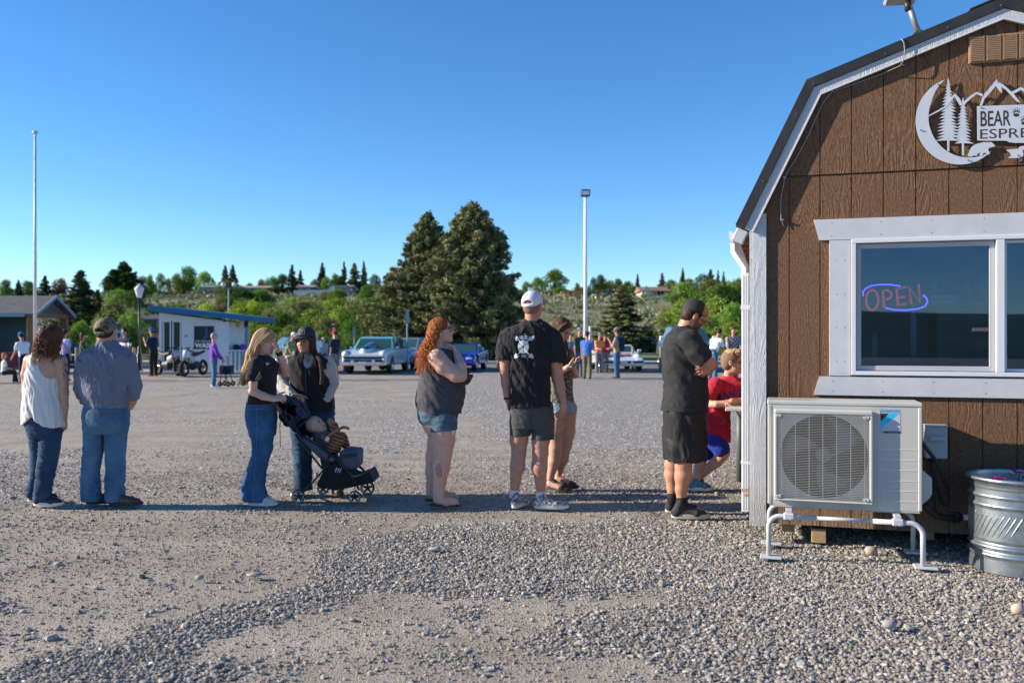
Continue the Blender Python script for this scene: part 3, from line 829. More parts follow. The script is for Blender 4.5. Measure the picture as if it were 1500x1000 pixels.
pa=MB();pa.box(((wx0+mx0)/2+0.02,0.016,(wz0+wz1)/2),((mx0-wx0)/2-0.05,0.002,(wz1-wz0)/2-0.066));SH(pa,'pane',m_pane,frm)
sa=MB();frame_ring(sa,mx1+0.002,wx1-0.034,wz0+0.034,wz1-0.034,0.02,0.012,0.030);SH(sa,'sash',m_vinyl,frm)
pa=MB();pa.box(((mx1+wx1)/2-0.016,0.022,(wz0+wz1)/2),((wx1-mx1)/2-0.03,0.002,(wz1-wz0)/2-0.05));SH(pa,'pane',m_pane,frm)
dk=MB();a=WP(1423,486,0.01);b_=WP(1453,479,0.01)
dk.box(((a[0]+b_[0])/2,0.0125,(a[1]+b_[1])/2),((b_[0]-a[0])/2,0.0006,(b_[1]-a[1])/2))
dec=SH(dk,'window_decal',mat('black_vinyl_label',(0.02,0.02,0.022),rough=0.5),frm)
V,Fc=textmesh('RANCHO',0.028)
m_lett=mat('pale_lettering',(0.2,0.21,0.22),rough=0.6)
tm=MB();tm.add(np.stack([V[:,0]*0.72+a[0]+0.03,np.full(len(V),0.0112),V[:,1]+a[1]+0.007],-1),Fc)
tm.tube([(a[0]+0.016+0.008*math.cos(t),0.0112,a[1]+0.016+0.008*math.sin(t)) for t in np.linspace(0,2*PI,13)],0.0015,4)
SH(tm,'lettering',m_lett,frm)
vt=MB();a=WP(1419,94,-0.02);b_=WP(1419,54,-0.02)
v0,vz0,vz1=a[0],a[1],b_[1];v1=HW-v0
vt.box(((v0+v1)/2,-0.016,(vz0+vz1)/2),((v1-v0)/2,0.006,(vz1-vz0)/2),b=0.003)
nb=4;bw=(v1-v0-0.02)/nb
for k in range(nb):
 x0=v0+0.012+k*bw;x1=x0+bw-0.022
 for q in (x0,x1):vt.box((q,-0.028,(vz0+vz1)/2),(0.004,0.006,(vz1-vz0)/2-0.006))
 for j in range(13):
  z=vz0+0.016+j*(vz1-vz0-0.03)/12.5
  vt.box(((x0+x1)/2,-0.027,z),((x1-x0)/2-0.003,0.008,0.0022),M=None)
  vt.box(((x0+x1)/2,-0.030,z+0.0035),((x1-x0)/2-0.005,0.0035,0.0035))
SH(vt,'gable_vent',mat('tan_vent',(0.27,0.16,0.085),(0.33,0.2,0.11),30,0.6))
cbm=MB()
pts=[(1320,57),(1324,62),(1325.5,75),(1323,90),(1318,97),(1290,107),(1250,121),(1219,132),(1205,150),(1185,195),(1168,228),(1155,248),(1149,262),(1144,290),(1144,318),(1148,330)]
cbm.tube([(*WP(x,y,-0.07)[:1],-0.07 if i<5 else -0.018,WP(x,y,-0.07)[1]) for i,(x,y) in enumerate(pts)],0.0035,6)
SH(cbm,'cable',mat('grey_cable',(0.3,0.29,0.28),rough=0.6))
for q in ((1146,322),(1149,260),(1219,132),(1322,96)):
 s_,z_=WP(q[0],q[1],-0.02);SH(MB().box((s_,-0.022,z_),(0.012,0.01,0.006),b=0.002),'cable_clip',m_screw)
bl=MB();a=WP(1190,796,0.03);b_=WP(1209,783,0.03)
bl.box(((a[0]+b_[0])/2,0.12,0.05),(0.05,0.09,0.052),b=0.004)
bo=bl.build('support_block',m_lumber,shed,local=True)
# satellite mount on the roof
m_grey=mat('grey_paint_metal',(0.30,0.31,0.33),rough=0.45,metal=0.4)
dish=root('satellite_dish','pale flat internet dish on a grey mast fixed to the dark roof','satellite dish',S2W(0.95,0.35,3.5),-TH)
DM=lambda s,n,z:S2W(s,n,z)
p0=WP(1345,44,0.35);p1=WP(1330,4,0.35);p2=WP(1318,-10,0.35)
mb=MB();mb.tube([DM(p0[0],.35,p0[1]-.02),DM(p1[0],.35,p1[1])],0.021,12);mb.build('mast',m_grey,dish)
mb=MB();mb.cyl(DM(p1[0]+.004,.35,p1[1]-0.06),DM(p1[0]-.004,.35,p1[1]+0.01),0.026,12);mb.build('collar',m_roof,dish)
mb=MB();q=WP(1322,2,0.35)
Mx=Matrix.Translation(DM(q[0],.35,q[1]+0.052)) @ Matrix.Rotation(-TH,4,'Z') @ Matrix.Rotation(0.05,4,'Y')
mb.box((0,0,0),(0.115,0.20,0.018),M=Mx,b=0.017);mb.build('panel',m_white,dish)
mb=MB()
zr=roof_z(p0[0]);
for (ds_,dn_) in ((-0.15,-0.12),(-0.12,0.12),(0.16,0.1)):mb.tube([DM(p0[0],.35,p0[1]),DM(p0[0]+ds_,.35+dn_,roof_z(p0[0]+ds_)+0.004)],0.012,6)
mb.box((0,0,0),(0.16,0.12,0.004),M=Matrix.Translation(DM(p0[0]+0.07,.35,roof_z(p0[0]+.07)+0.012)) @ Matrix.Rotation(-TH,4,'Z') @ Matrix.Rotation(-0.345,4,'Y'))
mb.build('roof_mount',m_grey,dish)
# cut metal sign
m_sign=mat('painted_sign_steel',(0.56,0.58,0.62),(0.63,0.65,0.68),5,0.4,metal=0.15)
m_hole_shade=mat('sign_hole_shade',(0.045,0.026,0.018),rough=0.9)  # dark brown stands in for the shaded wall seen through cut letters
sign=root('stand_sign','cut silver metal sign with crescent moon, pine trees, bear and lettering on the brown gable','sign',S2W(1.5,-0.03,2.7),-TH)
SGN=lambda mb,name,mt,par=None:mb.build(name,mt,par or sign)
def q4(x,y):return (1320+x/6.25,90+y/6.25)
def QS(x,y,n=-0.032):s_,z_=WP(*q4(x,y),n);return s_,z_
ShM=W[shed.name]
def splate(polys,name,n0=-0.0345,n1=-0.0295,mt=m_sign,par=None,holes=()):
 mb=MB()
 for pl in polys:mb.prism([QS(*p) for p in pl],n0,n1,axis='y',M=ShM,holes=[[QS(*p) for p in h] for h in holes])
 return mb.build(name,mt,par or sign)
ang=np.linspace(math.atan2(165-545,402-535),math.atan2(852-545,858-535)-2*PI,40)
outer=[(535+402*math.cos(t),545+400*math.sin(t)) for t in ang]
a0=math.atan2(outer[-1][1]-510,outer[-1][0]-622);a1=math.atan2(outer[0][1]-510,outer[0][0]-622)
r0=math.hypot(outer[-1][0]-622,outer[-1][1]-510);r1=math.hypot(outer[0][0]-622,outer[0][1]-510)
inner=[]
for i,t in enumerate(np.linspace(a0,a1 if a1>a0 else a1+2*PI,40)):
 k=abs(i/39-0.5)*2;rr=372 if k<.6 else 372+((r0 if i<20 else r1)-372)*((k-.6)/.4)
 inner.append((622+rr*math.cos(t),510+rr*math.sin(t)))
splate([outer+inner[1:-1]],'crescent_moon')
def pine(cx,top,base,w,crownbase,rows,seed):
 rnd=random.Random(seed);L_=[];R_=[]
 for i in range(rows):
  t=(i+1)/rows;y=top+(crownbase-top)*t
  ww=w*(t**0.8)*(0.78+0.3*rnd.random())
  L_+=[(cx-ww,y+14),(cx-ww*0.30,y+4+6)]
  ww=w*(t**0.8)*(0.78+0.3*rnd.random())
  R_+=[(cx+ww,y+14),(cx+ww*0.30,y+4+6)]
 pl=[(cx,top)]+R_[:-1]+[(cx+9,crownbase+10),(cx+9,base),(cx-9,base),(cx-9,crownbase+10)]+L_[:-1][::-1]
 return pl
splate([pine(432,152,822,120,715,19,3)],'pine_cutout')
splate([pine(566,332,862,98,740,14,5)],'pine_cutout',n0=-0.0352,n1=-0.0302)
def ribbon(pts,w):
 up=[];dn_=[]
 for i,(x,y) in enumerate(pts):
  a=pts[max(0,i-1)];b=pts[min(len(pts)-1,i+1)]
  dx,dy=b[0]-a[0],b[1]-a[1];l=math.hypot(dx,dy);nx,ny=-dy/l,dx/l
  ww=w[i]/2;up.append((x+nx*ww,y+ny*ww));dn_.append((x-nx*ww,y-ny*ww))
 return up+dn_[::-1]
splate([ribbon([(243,505),(330,460),(410,415),(455,350),(490,310),(520,345),(552,402)],[8,14,16,22,26,30,26]),
  ribbon([(560,398),(640,325),(690,292),(745,312)],[26,22,18,24]),
  [(718,408),(745,330),(762,300),(850,195),(873,168),(905,195),(960,235),(1010,280),(1060,255),(1095,238),(1140,262),(1180,240),(1230,275),(1180,268),(1140,292),(1095,262),(1060,285),(1030,298),(1090,378),(1062,372),(960,262),(915,235),(922,290),(893,262),(868,225),(790,315),(762,345),(742,405)]],'mountain_range',n0=-0.0358,n1=-0.0308)
plate=splate([[(695,412),(1900,372),(1900,742),(1040,748),(990,742),(962,728),(705,726),(697,716)]],'name_plate',n0=-0.0366,n1=-0.0316)
rb=splate([[(608,870),(622,830),(640,790),(668,765),(705,752),(750,742),(800,745),(822,738),(845,758),(862,776),(835,785),(805,790),(795,812),(812,845),(800,856),(770,838),(752,842),(742,866),(720,866),(722,835),(700,845),(690,868),(668,862),(640,875)]],'bear_silhouette',n0=-0.0361,n1=-0.0311)
splate([[(962,812),(1010,806),(1070,800),(1088,780),(1150,770),(1230,775),(1300,790),(1180,800),(1110,812),(1120,850),(1112,878),(1050,886),(968,886),(1010,866),(1000,840)]],'river_cutout')
def sign_text(txt,x,y,hpx,wpx,name,bold=0.0,shear=0.0):
 V,Fc=textmesh(txt,1.0,bold=bold,shear=shear)
 V[:,0] -= V[:,0].min();V[:,1] -= V[:,1].min()
 V[:,0] /= V[:,0].max();V[:,1] /= V[:,1].max()
 mb=MB();o_=[QS(x+v[0]*wpx,y-v[1]*hpx-v[0]*wpx*0.033) for v in V]
 mb.add([(p[0],-0.0374,p[1]) for p in o_],Fc,M=ShM);mb.build(name,m_hole_shade,plate)
sign_text('BEAR',725,598,140,275,'lettering',bold=0.01)
sign_text('ESPRESSO',722,712,88,750,'lettering',bold=0.0)
pw=MB()
def ddisc(cx,cy,rx,ry,rot=0):
 return [(cx+rx*math.cos(t)*math.cos(rot)-ry*math.sin(t)*math.sin(rot),cy+rx*math.cos(t)*math.sin(rot)+ry*math.sin(t)*math.cos(rot)) for t in np.linspace(0,2*PI,12,endpoint=False)]
for (cx,cy) in ((1052,485),(1125,560),(1200,480)):
 for (dx,dy,rx,ry) in ((0,8,28,16),(-24,-18,7,10),(-9,-28,7,11),(9,-29,7,11),(25,-20,7,10),(-28,-42,2.5,7),(-9,-50,2.5,7),(9,-50,2.5,7),(28,-42,2.5,7)):
  pw.prism([QS(*p) for p in ddisc(cx+dx,cy+dy,rx,ry)],-0.0376,-0.0370,axis='y',M=ShM)
pw.build('paw_print',m_hole_shade,plate)
for (x,y) in ((180,632),(612,908),(340,215),(730,428),(880,188),(1065,862)):
 s_,z_=QS(x,y);mb=MB();mb.cyl((s_,-0.043,z_),(s_,-0.0005,z_),0.0055,8,M=ShM);mb.build('bolt',m_screw,sign)
# neon OPEN sign hanging inside the pane
ns=root('open_sign','blue and red neon sign reading OPEN behind the window pane','neon sign',S2W(WP(1310,435,.1)[0],0.1,1.6),-TH)
m_red=emis('red_neon',(0.9,0.07,0.09),0.5,(0.2,0.03,0.03));m_blue=emis('blue_neon',(0.13,0.07,1.0),2.4)
def qn(x,y):return WP(1240+x/5.0,350+y/5.0,0.07)
def ntube(pts,mt,name,r=0.004):
 mb=MB();mb.tube([(qn(*p)[0],0.07,qn(*p)[1]) for p in pts],r,6,M=ShM);mb.build(name,mt,ns)
ell_=lambda cx,cy,rx,ry,a,b,n=20,rot=0:[(cx+rx*math.cos(math.radians(t))*math.cos(rot)-ry*math.sin(math.radians(t))*math.sin(rot),cy+rx*math.cos(math.radians(t))*math.sin(rot)+ry*math.sin(math.radians(t))*math.cos(rot)) for t in np.linspace(a,b,n)]
for k in (0,9):
 ntube(ell_(188,447,50-k,78-k,0,360),m_red,'letter',0.003)
 ntube([(270+k,508-k),(262+k,375+k)]+ell_(290,408,45-k,38-k,-100,95,10),m_red,'letter',0.003)
 ntube([(440,345+k),(362+k,362+k),(372+k,488-k),(440,478-k)],m_red,'letter',0.003);ntube([(366,428+k),(430,418+k)],m_red,'letter',0.003)
 ntube([(472+k,478),(452+k,350),(545-k,465),(532-k,330)],m_red,'letter',0.003)
ntube([(122,418),(122,385),(140,362),(180,343),(240,334),(320,334),(395,345)],m_blue,'blue_arc',0.0055)
ntube([(560,410),(585,432),(594,460),(578,490),(530,510),(440,521),(350,519),(285,503)],m_blue,'blue_arc',0.0055)
mb=MB();s0,z0=qn(130,520);s1,z1=qn(590,335)
for zz in (z0+.03,z1-.03):mb.box(((s0+s1)/2,0.085,zz),((s1-s0)/2,0.003,0.005),M=ShM)
mb.build('sign_bracket',m_dark,ns)
m_pl=mat('white_plastic',(0.7,0.7,0.7),rough=0.5)
def inside(name,label,cat,px0,py0,px1,py1,n,dp,mt,shape='box'):
 a=WP(px0,py1,n);b=WP(px1,py0,n);mb=MB()
 c=((a[0]+b[0])/2,n+dp/2,(a[1]+b[1])/2);h=((b[0]-a[0])/2,dp/2,(b[1]-a[1])/2)
 if shape == 'box':mb.box(c,h,M=ShM,b=0.006)
 elif shape == 'jar':
  mb.lathe([(0.001,c[2]-h[2]),(h[0],c[2]-h[2]),(h[0],c[2]+h[2]*.55),(h[0]*.55,c[2]+h[2]*.75),(h[0]*.6,c[2]+h[2]),(0.001,c[2]+h[2])],16,M=ShM @ Matrix.Translation((c[0],c[1],0)))
 elif shape == 'basket':
  w=h[0]
  for (sx,t) in ((-1,0),(1,0)):mb.box((c[0]+sx*w*.93,c[1],c[2]),(0.004,h[1],h[2]),M=ShM)
  mb.box((c[0],c[1]-h[1],c[2]+h[2]*.78),(w,0.004,h[2]*.22),M=ShM);mb.box((c[0],c[1]-h[1],c[2]-h[2]*.78),(w*.93,0.004,h[2]*.22),M=ShM)
  for k in range(9):mb.box((c[0]-w*.9+k*w*.225,c[1]-h[1],c[2]),(0.005,0.0035,h[2]*.56),M=ShM)
  mb.box((c[0],c[1],c[2]-h[2]),(w*.9,h[1],0.004),M=ShM)
 o=mb.build(name,mt);_props(o,label,cat);return o
inside('storage_basket','white slotted plastic basket on the shelf inside the window','basket',1363,432,1402,444,0.5,0.16,m_pl,'basket')
inside('glass_jar','squat clear jar on the shelf left of the hanging rail inside the stand','jar',1364,405,1378,430,0.6,0.09,mat('jar_glass',(0.4,0.42,0.44),rough=0.2),'jar')
inside('milk_jug','pale tall jug standing at the right on the shelf inside the stand','jug',1432,399,1452,443,0.6,0.12,mat('jug',(0.5,0.5,0.5),rough=0.5),'jar')
inside('coffee_canister','grey canister in the middle of the shelf inside the stand','canister',1412,406,1428,440,0.6,0.1,mat('canister',(0.35,0.34,0.33),rough=0.4),'jar')
inside('serving_counter','long grey counter fridge below the shelf inside the stand','counter',1372,446,1520,560,0.62,0.4,mat('counter',(0.16,0.17,0.18),rough=0.4))
inside('spray_bottle','clear bottle on the inner sill below the neon sign','bottle',1276,487,1287,530,0.12,0.05,mat('bottle',(0.42,0.42,0.40),rough=0.3),'jar')
inside('paper_cup_stack','tall pale stack of paper cups behind the neon sign','paper cups',1334,448,1344,535,0.2,0.07,mat('cups',(0.45,0.5,0.55),rough=0.6),'jar')
ip=MB();ip.box((1.7,1.25,1.5),(1.55,.02,1.2));ip.box((.2,.66,1.4),(.02,.55,1.1));SH(ip,'bounce_panel',mat('bounce_panel_white',(.6,.6,.6),rough=.7))  # pale panels added inside to bounce daylight through the dark room
sf=MB();a=WP(1350,446,0.5);sf.box((1.9,0.62,a[1]),(1.05,0.13,0.01));SH(sf,'shelf',mat('shelf',(0.35,0.35,0.36),rough=0.5))
# outdoor unit on its stand
m_ac=mat('ivory_casing',(0.51,0.50,0.455),(0.475,0.465,0.425),3,0.42,coat=0.2)
m_ac2=mat('ivory_grille',(0.52,0.515,0.48),rough=0.45)
m_coil=mat('dark_fan_well',(0.035,0.035,0.04),rough=0.7)
NF=-0.50
a=WP(1124.5,742.5,NF);b_=WP(1351,749.5,NF);ax0,ax1=a[0],b_[0];az0=(a[1]+b_[1])/2;az1=(WP(1124.5,585,NF)[1]+WP(1351,590.5,NF)[1])/2
AW=ax1-ax0;AH=az1-az0;AD=0.30
ac=root('outdoor_unit','ivory heat pump unit with round fan grille beside the brown wall','air conditioner',S2W((ax0+ax1)/2,NF+AD/2,az0),-TH)
def AQ(x,y):return (1120+x/5.556,580+y/5.556)
def AP(x,y,n=NF):return WP(*AQ(x,y),n)
AB=lambda mb,name,mt,par=ac:mb.build(name,mt,par)
mb=MB();cx0,cz1=AP(105,135);cx1,cz0=AP(865,880)
cx,cz=AP(482,490)[0],(AP(482,152)[1]+AP(482,828)[1])/2;fr_=(AP(482,152)[1]-AP(482,828)[1])/2
circ=[(cx+fr_*math.cos(t),cz+fr_*math.sin(t)) for t in np.linspace(0,2*PI,48,endpoint=False)]
rect=[(ax0+0.012,az0+0.01),(ax1-0.012,az0+0.01),(ax1-0.012,az1-0.03),(ax0+0.012,az1-0.03)]
mb.prism(rect,NF+0.004,NF+0.012,holes=[circ],axis='y',M=ShM)
mb.box((ax0+0.006,NF+AD/2+.006,(az0+az1)/2-0.008),(0.006,AD/2-.005,AH/2-0.02),M=ShM,b=0.003)
mb.box((ax1-0.006,NF+AD/2+.006,(az0+az1)/2-0.008),(0.006,AD/2-.005,AH/2-0.02),M=ShM,b=0.003)
mb.box(((ax0+ax1)/2,NF+AD-0.004,(az0+az1)/2),(AW/2-0.013,0.003,AH/2-0.02),M=ShM)
mb.box(((ax0+ax1)/2,NF+AD/2+0.002,az1-0.016),(AW/2+0.003,AD/2+0.004,0.015),M=ShM,b=0.007)
mb.box(((ax0+ax1)/2,NF+AD/2+0.002,az0+0.004),(AW/2-0.013,AD/2-0.004,0.005),M=ShM)
mb.box((ax0+0.012,NF+0.008,(az0+az1)/2-0.01),(0.012,0.0085,AH/2-0.022),M=ShM,b=0.005)
mb.box((ax1-0.012,NF+0.008,(az0+az1)/2-0.01),(0.012,0.0085,AH/2-0.022),M=ShM,b=0.005)
AB(mb,'casing',m_ac)
mb=MB()
Mw=ShM @ Matrix.Translation((cx,0,cz)) @ Matrix.Rotation(PI/2,4,'X')
mb.lathe([(fr_+0.001,-(NF+0.006)),(fr_-0.004,-(NF+0.1)),(fr_-0.004,-(NF+0.2)),(0.001,-(NF+0.2))],40,M=Mw)
well=AB(mb,'fan_well',m_coil)
m_blade=mat('fan_blade',(0.13,0.13,0.135),rough=0.35)
mb=MB();mb.cyl((cx,NF+0.07,cz),(cx,NF+0.15,cz),0.05,20,M=ShM)
for k in range(3):
 def bl_(u,v,k=k):
  r=0.045+(fr_-0.06)*u;t=k*2*PI/3+0.9*v*(0.6+0.5*u)+0.5*u
  return (cx+r*math.cos(t),NF+0.075+0.055*v,cz+r*math.sin(t))
 mb.grid(bl_,8,8,M=ShM,thick=0.004)
AB(mb,'fan',m_blade)
mb=MB();x0,z1=AP(78,104,NF-.05);x1,z0=AP(884,888,NF-.05)
n0=NF-0.048
for (p,q,r,s_) in ((x0,x1,z1-0.032,z1),(x0,x1,z0,z0+0.014)):
 mb.box(((p+q)/2,(n0+NF)/2+.002,(r+s_)/2),((q-p)/2,(NF-n0)/2,(s_-r)/2),M=ShM,b=0.008)
for (p,q) in ((x0,x0+0.02),(x1-0.022,x1)):
 mb.box(((p+q)/2,(n0+NF)/2+.0025,(z0+z1)/2-.008),((q-p)/2,(NF-n0)/2-.0005,(z1-z0)/2-.026),M=ShM,b=0.006)
nr=52
for j in range(nr):
 z=z0+0.02+(z1-z0-0.06)*j/(nr-1)
 mb.box(((x0+x1)/2,n0+0.008,z),((x1-x0)/2-0.021,0.0025,0.0010),M=ShM)
for k in range(7):
 x=x0+0.05+(x1-x0-0.10)*k/6.0
 mb.box((x,n0+0.013,(z0+z1)/2-0.008),(0.0018,0.0028,(z1-z0)/2-0.025),M=ShM)
gr=AB(mb,'fan_grille',m_ac2)
mb=MB()
for (x,z) in ((x0+.033,z1-.045),(x1-.035,z1-.045),(x0+.033,z0+.03),(x1-.035,z0+.03)):
 mb.box((x,n0+0.005,z),(0.012,0.005,0.010),M=ShM,b=0.003);mb.cyl((x-.018,n0-0.002,z),(x-.018,n0+0.01,z),0.009,10,M=ShM)
mb.build('grille_clip',m_ac2,gr)
mb=MB();px0=AP(950,500)[0];px1=AP(1243,500)[0]
for yy in (433,519,603,690,772,856):
 z=AP(1100,yy)[1];mb.box(((px0+px1)/2,NF+0.0035,z),((px1-px0)/2,0.002,0.0016),M=ShM)
mb.box((px0-0.012,NF+0.0035,(az0+az1)/2-0.02),(0.0012,0.002,AH/2-0.04),M=ShM)
AB(mb,'panel_seam',mat('seam',(0.72,0.71,0.67),rough=0.5))
mb=MB();mb.box((ax1+0.012,NF+0.17,AP(1300,300)[1]),(0.012,0.07,0.05),M=ShM,b=0.01);AB(mb,'handle_cover',m_ac)
mb=MB();zz0=AP(1340,905)[1];zz1=AP(1340,600)[1]
mb.prism([(ax1,zz0),(ax1+0.05,zz0+0.05),(ax1+0.065,zz0+0.08),(ax1+0.065,zz1-0.06),(ax1+0.045,zz1-0.045),(ax1,zz1)],NF+0.05,NF+0.26,axis='y',M=ShM)
AB(mb,'valve_cover',m_ac)
m_lblue=mat('label_blue',(0.01,0.33,0.75),rough=0.4);m_lk=mat('label_black',(0.02,0.022,0.03),rough=0.4);m_lgrey=mat('label_silver',(0.50,0.51,0.56),rough=0.35);m_teal=mat('label_teal',(0.02,0.42,0.44),rough=0.4)
def lab(pl,name,mt,n):
 mb=MB();mb.prism([AP(*p) for p in pl],NF+n-0.0008,NF+n,axis='y',M=ShM);return AB(mb,name,mt)
l0=lab([(945,300),(1107,304),(1105,140),(943,140)],'brand_label',m_lgrey,0.0035)
def lab2(pl,name,mt,n):
 mb=MB();mb.prism([AP(*p) for p in pl],NF+n-0.0006,NF+n,axis='y',M=ShM);return mb.build(name,mt,l0)
lab2([(944,268),(944,210),(1022,140),(1092,140)],'stripe',mat('label_cyan',(0.0,0.52,0.83),rough=0.35),0.0025)
lab2([(944,209),(944,141),(1012,141)],'dark_corner',m_lk,0.0025)
lab2([(946,300),(946,284),(975,284),(975,301)],'teal_bar',m_teal,0.0023);lab2([(976,301),(976,284),(1106,286),(1106,303)],'dark_bar',m_lk,0.0025)
def actext(txt,x,y,hpx,wpx,mt,shear=0.2,bold=0.02,n=0.0022):
 V,Fc=textmesh(txt,1.0,bold=bold,shear=shear);V[:,0] -= V[:,0].min();V[:,1] -= V[:,1].min();V[:,0] /= V[:,0].max();V[:,1] /= V[:,1].max()
 mb=MB();o_=[AP(x+v[0]*wpx,y-v[1]*hpx+v[0]*wpx*0.02) for v in V]
 mb.add([(p[0],NF+n,p[1]) for p in o_],Fc,M=ShM);mb.build('lettering',mt,l0)
actext('DAIKIN',937,132,26,164,m_lblue);actext('INVERTER',1006,299,9,82,m_lgrey,0,0.0,0.0015)
m_st=mat('white_powder_coat',(0.56,0.57,0.60),(0.50,0.51,0.54),10,0.4)
std=root('unit_stand','white tubular floor stand under the ivory heat pump unit','stand',S2W((ax0+ax1)/2,NF+.15,0),-TH)
s0,_=WP(1126,828,-0.575);s1,_=WP(1352,838,-0.575)
zr_=az0-0.052
def leg_arch(n,name):
 mb=MB();r=0.075
 for (sa,sb) in ((s0,1),(s1,-1)):
  pts=[(sa,n,0.03),(sa,n,zr_-r)]+[(sa+sb*r*(1-math.cos(t)),n,zr_-r+r*math.sin(t)) for t in np.linspace(0.15,PI/2,8)]+[(sa+sb*0.30,n,zr_)]
  mb2=MB();mb2.tube(pts,0.0165,10,M=ShM);mb2.build(name,m_st,std)
 mb=MB();mb.cyl((s0+.29,n,zr_),(s1-.29,n,zr_),0.0125,10,M=ShM);mb.build('cross_tube',m_st,std)
leg_arch(-0.575,'leg');leg_arch(-0.155,'leg')
for n in (-0.575,-0.155):
 for s_ in (s0,s1):
  mb=MB()
  mb.box((s_+0.015,n,0.022),(0.07,0.055,0.007),M=ShM,b=0.004)
  mb.cyl((s_,n,0.028),(s_,n,0.05),0.008,8,M=ShM);mb.build('foot_plate',m_st,std)
for s_ in (s0+0.13,s1-0.15):
 mb=MB();mb.box((s_,-0.365,zr_+0.035),(0.02,0.225,0.010),M=ShM,b=0.002);mb.build('support_rail',m_st,std)
 mb=MB();mb.box((s_,-0.575,zr_+0.002),(0.035,0.022,0.024),M=ShM,b=0.008);mb.box((s_-.005,-0.575,zr_+0.034),(0.012,0.012,0.010),M=ShM,b=0.003);mb.cyl((s_+.01,-0.600,zr_-.012),(s_+.01,-0.597,zr_-.012),0.006,6,M=ShM);mb.build('clamp',m_st,std)
# disconnect box, conduit and line set
m_box=mat('grey_blue_box',(0.36,0.40,0.43),(0.40,0.44,0.47),8,0.45)
NB=-0.105
a=WP(1356,671,NB);b_=WP(1388,625,NB)
eb=root('electrical_box','grey electrical disconnect box on the brown wall behind the heat pump','electrical box',S2W((a[0]+b_[0])/2,NB/2,a[1]),-TH)
mb=MB();mb.box(((a[0]+b_[0])/2,NB/2-.0005,(a[1]+b_[1])/2),((b_[0]-a[0])/2,-NB/2-.0015,(b_[1]-a[1])/2),M=ShM,b=0.005);mb.build('enclosure',m_box,eb)
mb=MB();mb.box(((a[0]+b_[0])/2,NB/2-.01,b_[1]+0.004),((b_[0]-a[0])/2+.004,-NB/2+.006,0.005),M=ShM,b=0.002);mb.build('lid',m_box,eb)
mb=MB();mb.box(((a[0]+b_[0])/2+.004,NB-.012,b_[1]-0.082),(0.05,0.012,0.02),M=ShM,b=0.008);mb.build('handle',m_box,eb)
pc=root('power_conduit','black flexible conduit looping from the heat pump to the electrical box','conduit',S2W(1.2,-.2,.5),-TH)
def zq(x,y):return (1340+x/3.333,560+y/3.333)
def path3(pts):return [S2W(WP(*zq(x,y),n)[0],n,WP(*zq(x,y),n)[1]) for (x,y,n) in pts]
mb=MB();mb.tube(path3([(40,300,-.28),(60,325,-.27),(95,370,-.24),(125,430,-.2),(150,500,-.17),(163,560,-.15),(155,598,-.14),(138,596,-.12),(122,560,-.1),(100,500,-.08),(85,420,-.06),(78,372,-.06)]),0.0125,10);mb.build('hose',m_black,pc)
ls=root('refrigerant_line','black insulated pipe running from the heat pump towards the steel tank','pipe',S2W(1.4,-.2,.4),-TH)
mb=MB();mb.tube(path3([(45,590,-.3),(70,622,-.28),(105,648,-.24),(150,660,-.2),(205,658,-.16),(225,656,-.14)]),0.024,12);mb.build('insulation',m_black,ls)
mb=MB();mb.tube(path3([(100,505,-.2),(110,560,-.22),(105,600,-.24),(95,640,-.24)]),0.014,8);mb.build('insulation',m_black,ls)
mb=MB();mb.tube(path3([(222,656,-.14),(420,668,-.1)]),0.0185,12);mb.build('white_pipe',m_pl,ls)
mb=MB()
for x in (190,208):mb.tube(path3([(x,630,-.17),(x,684,-.17)]),0.018,8)
mb.build('pipe_clamp',m_black,ls)
# galvanised tank planter
m_galv,nt_,b_n=_new('galvanised_steel')
vz=N(nt_,'ShaderNodeTexVoronoi',i_Scale=28.0);tc_=N(nt_,'ShaderNodeTexCoord');L(nt_,tc_,'Object',vz,0)
cr_=N(nt_,'ShaderNodeValToRGB');cr_.color_ramp.elements[0].color=(0.30,0.35,0.38,1);cr_.color_ramp.elements[1].color=(0.46,0.50,0.53,1);L(nt_,vz,'Color',cr_,0)
L(nt_,cr_,0,b_n,'Base Color');b_n.inputs['Metallic'].default_value=0.85;b_n.inputs['Roughness'].default_value=0.36
tk=root('stock_tank','oval ribbed galvanised steel stock tank used as a planter','planter',(3.5,5.62,0),-TH)
TC=Vector((3.295,5.775,0));TR=0.287;TL=0.62
TM=Matrix.Translation(TC) @ Matrix.Rotation(-TH,4,'Z')
def stad(r,n=44):
 o=[]
 for t in np.linspace(PI/2,3*PI/2,n):o.append((r*math.cos(t),r*math.sin(t)))
 for t in np.linspace(-PI/2,PI/2,n):o.append((TL+r*math.cos(t),r*math.sin(t)))
 return o
hh=0.60
prof=[(0.0,0.0),(0.0,0.085)]
def ribs(z0,z1,k,amp):
 r=[]
 for t in np.linspace(0,1,10*k+1):r.append((amp*math.sin(t*k*2*PI)*1.0,z0+(z1-z0)*t))
 return r
prof+=ribs(0.10,0.20,2,0.008)+[(0.0,0.21),(0.0,0.40)]+ribs(0.41,0.53,2,0.009)+[(0.0,0.54),(0.0,0.575)]
for t in np.linspace(-PI/2,PI,9):prof.append((0.013*math.cos(t)+0.010,0.588+0.013*math.sin(t)))
prof+=[(-0.004,0.57),(-0.004,0.40)]
mb=MB();rings=[]
for (dr,z) in prof:rings.append([(x,y,z) for x,y in stad(TR+dr)])
V=np.array(rings).reshape(-1,3);nn_=len(rings[0]);Fc=[]
for i in range(len(rings)-1):
 for j in range(nn_):
  j2=(j+1) % nn_;Fc.append((i*nn_+j,i*nn_+j2,(i+1)*nn_+j2,(i+1)*nn_+j))
mb.add(V,Fc,0,True,TM)
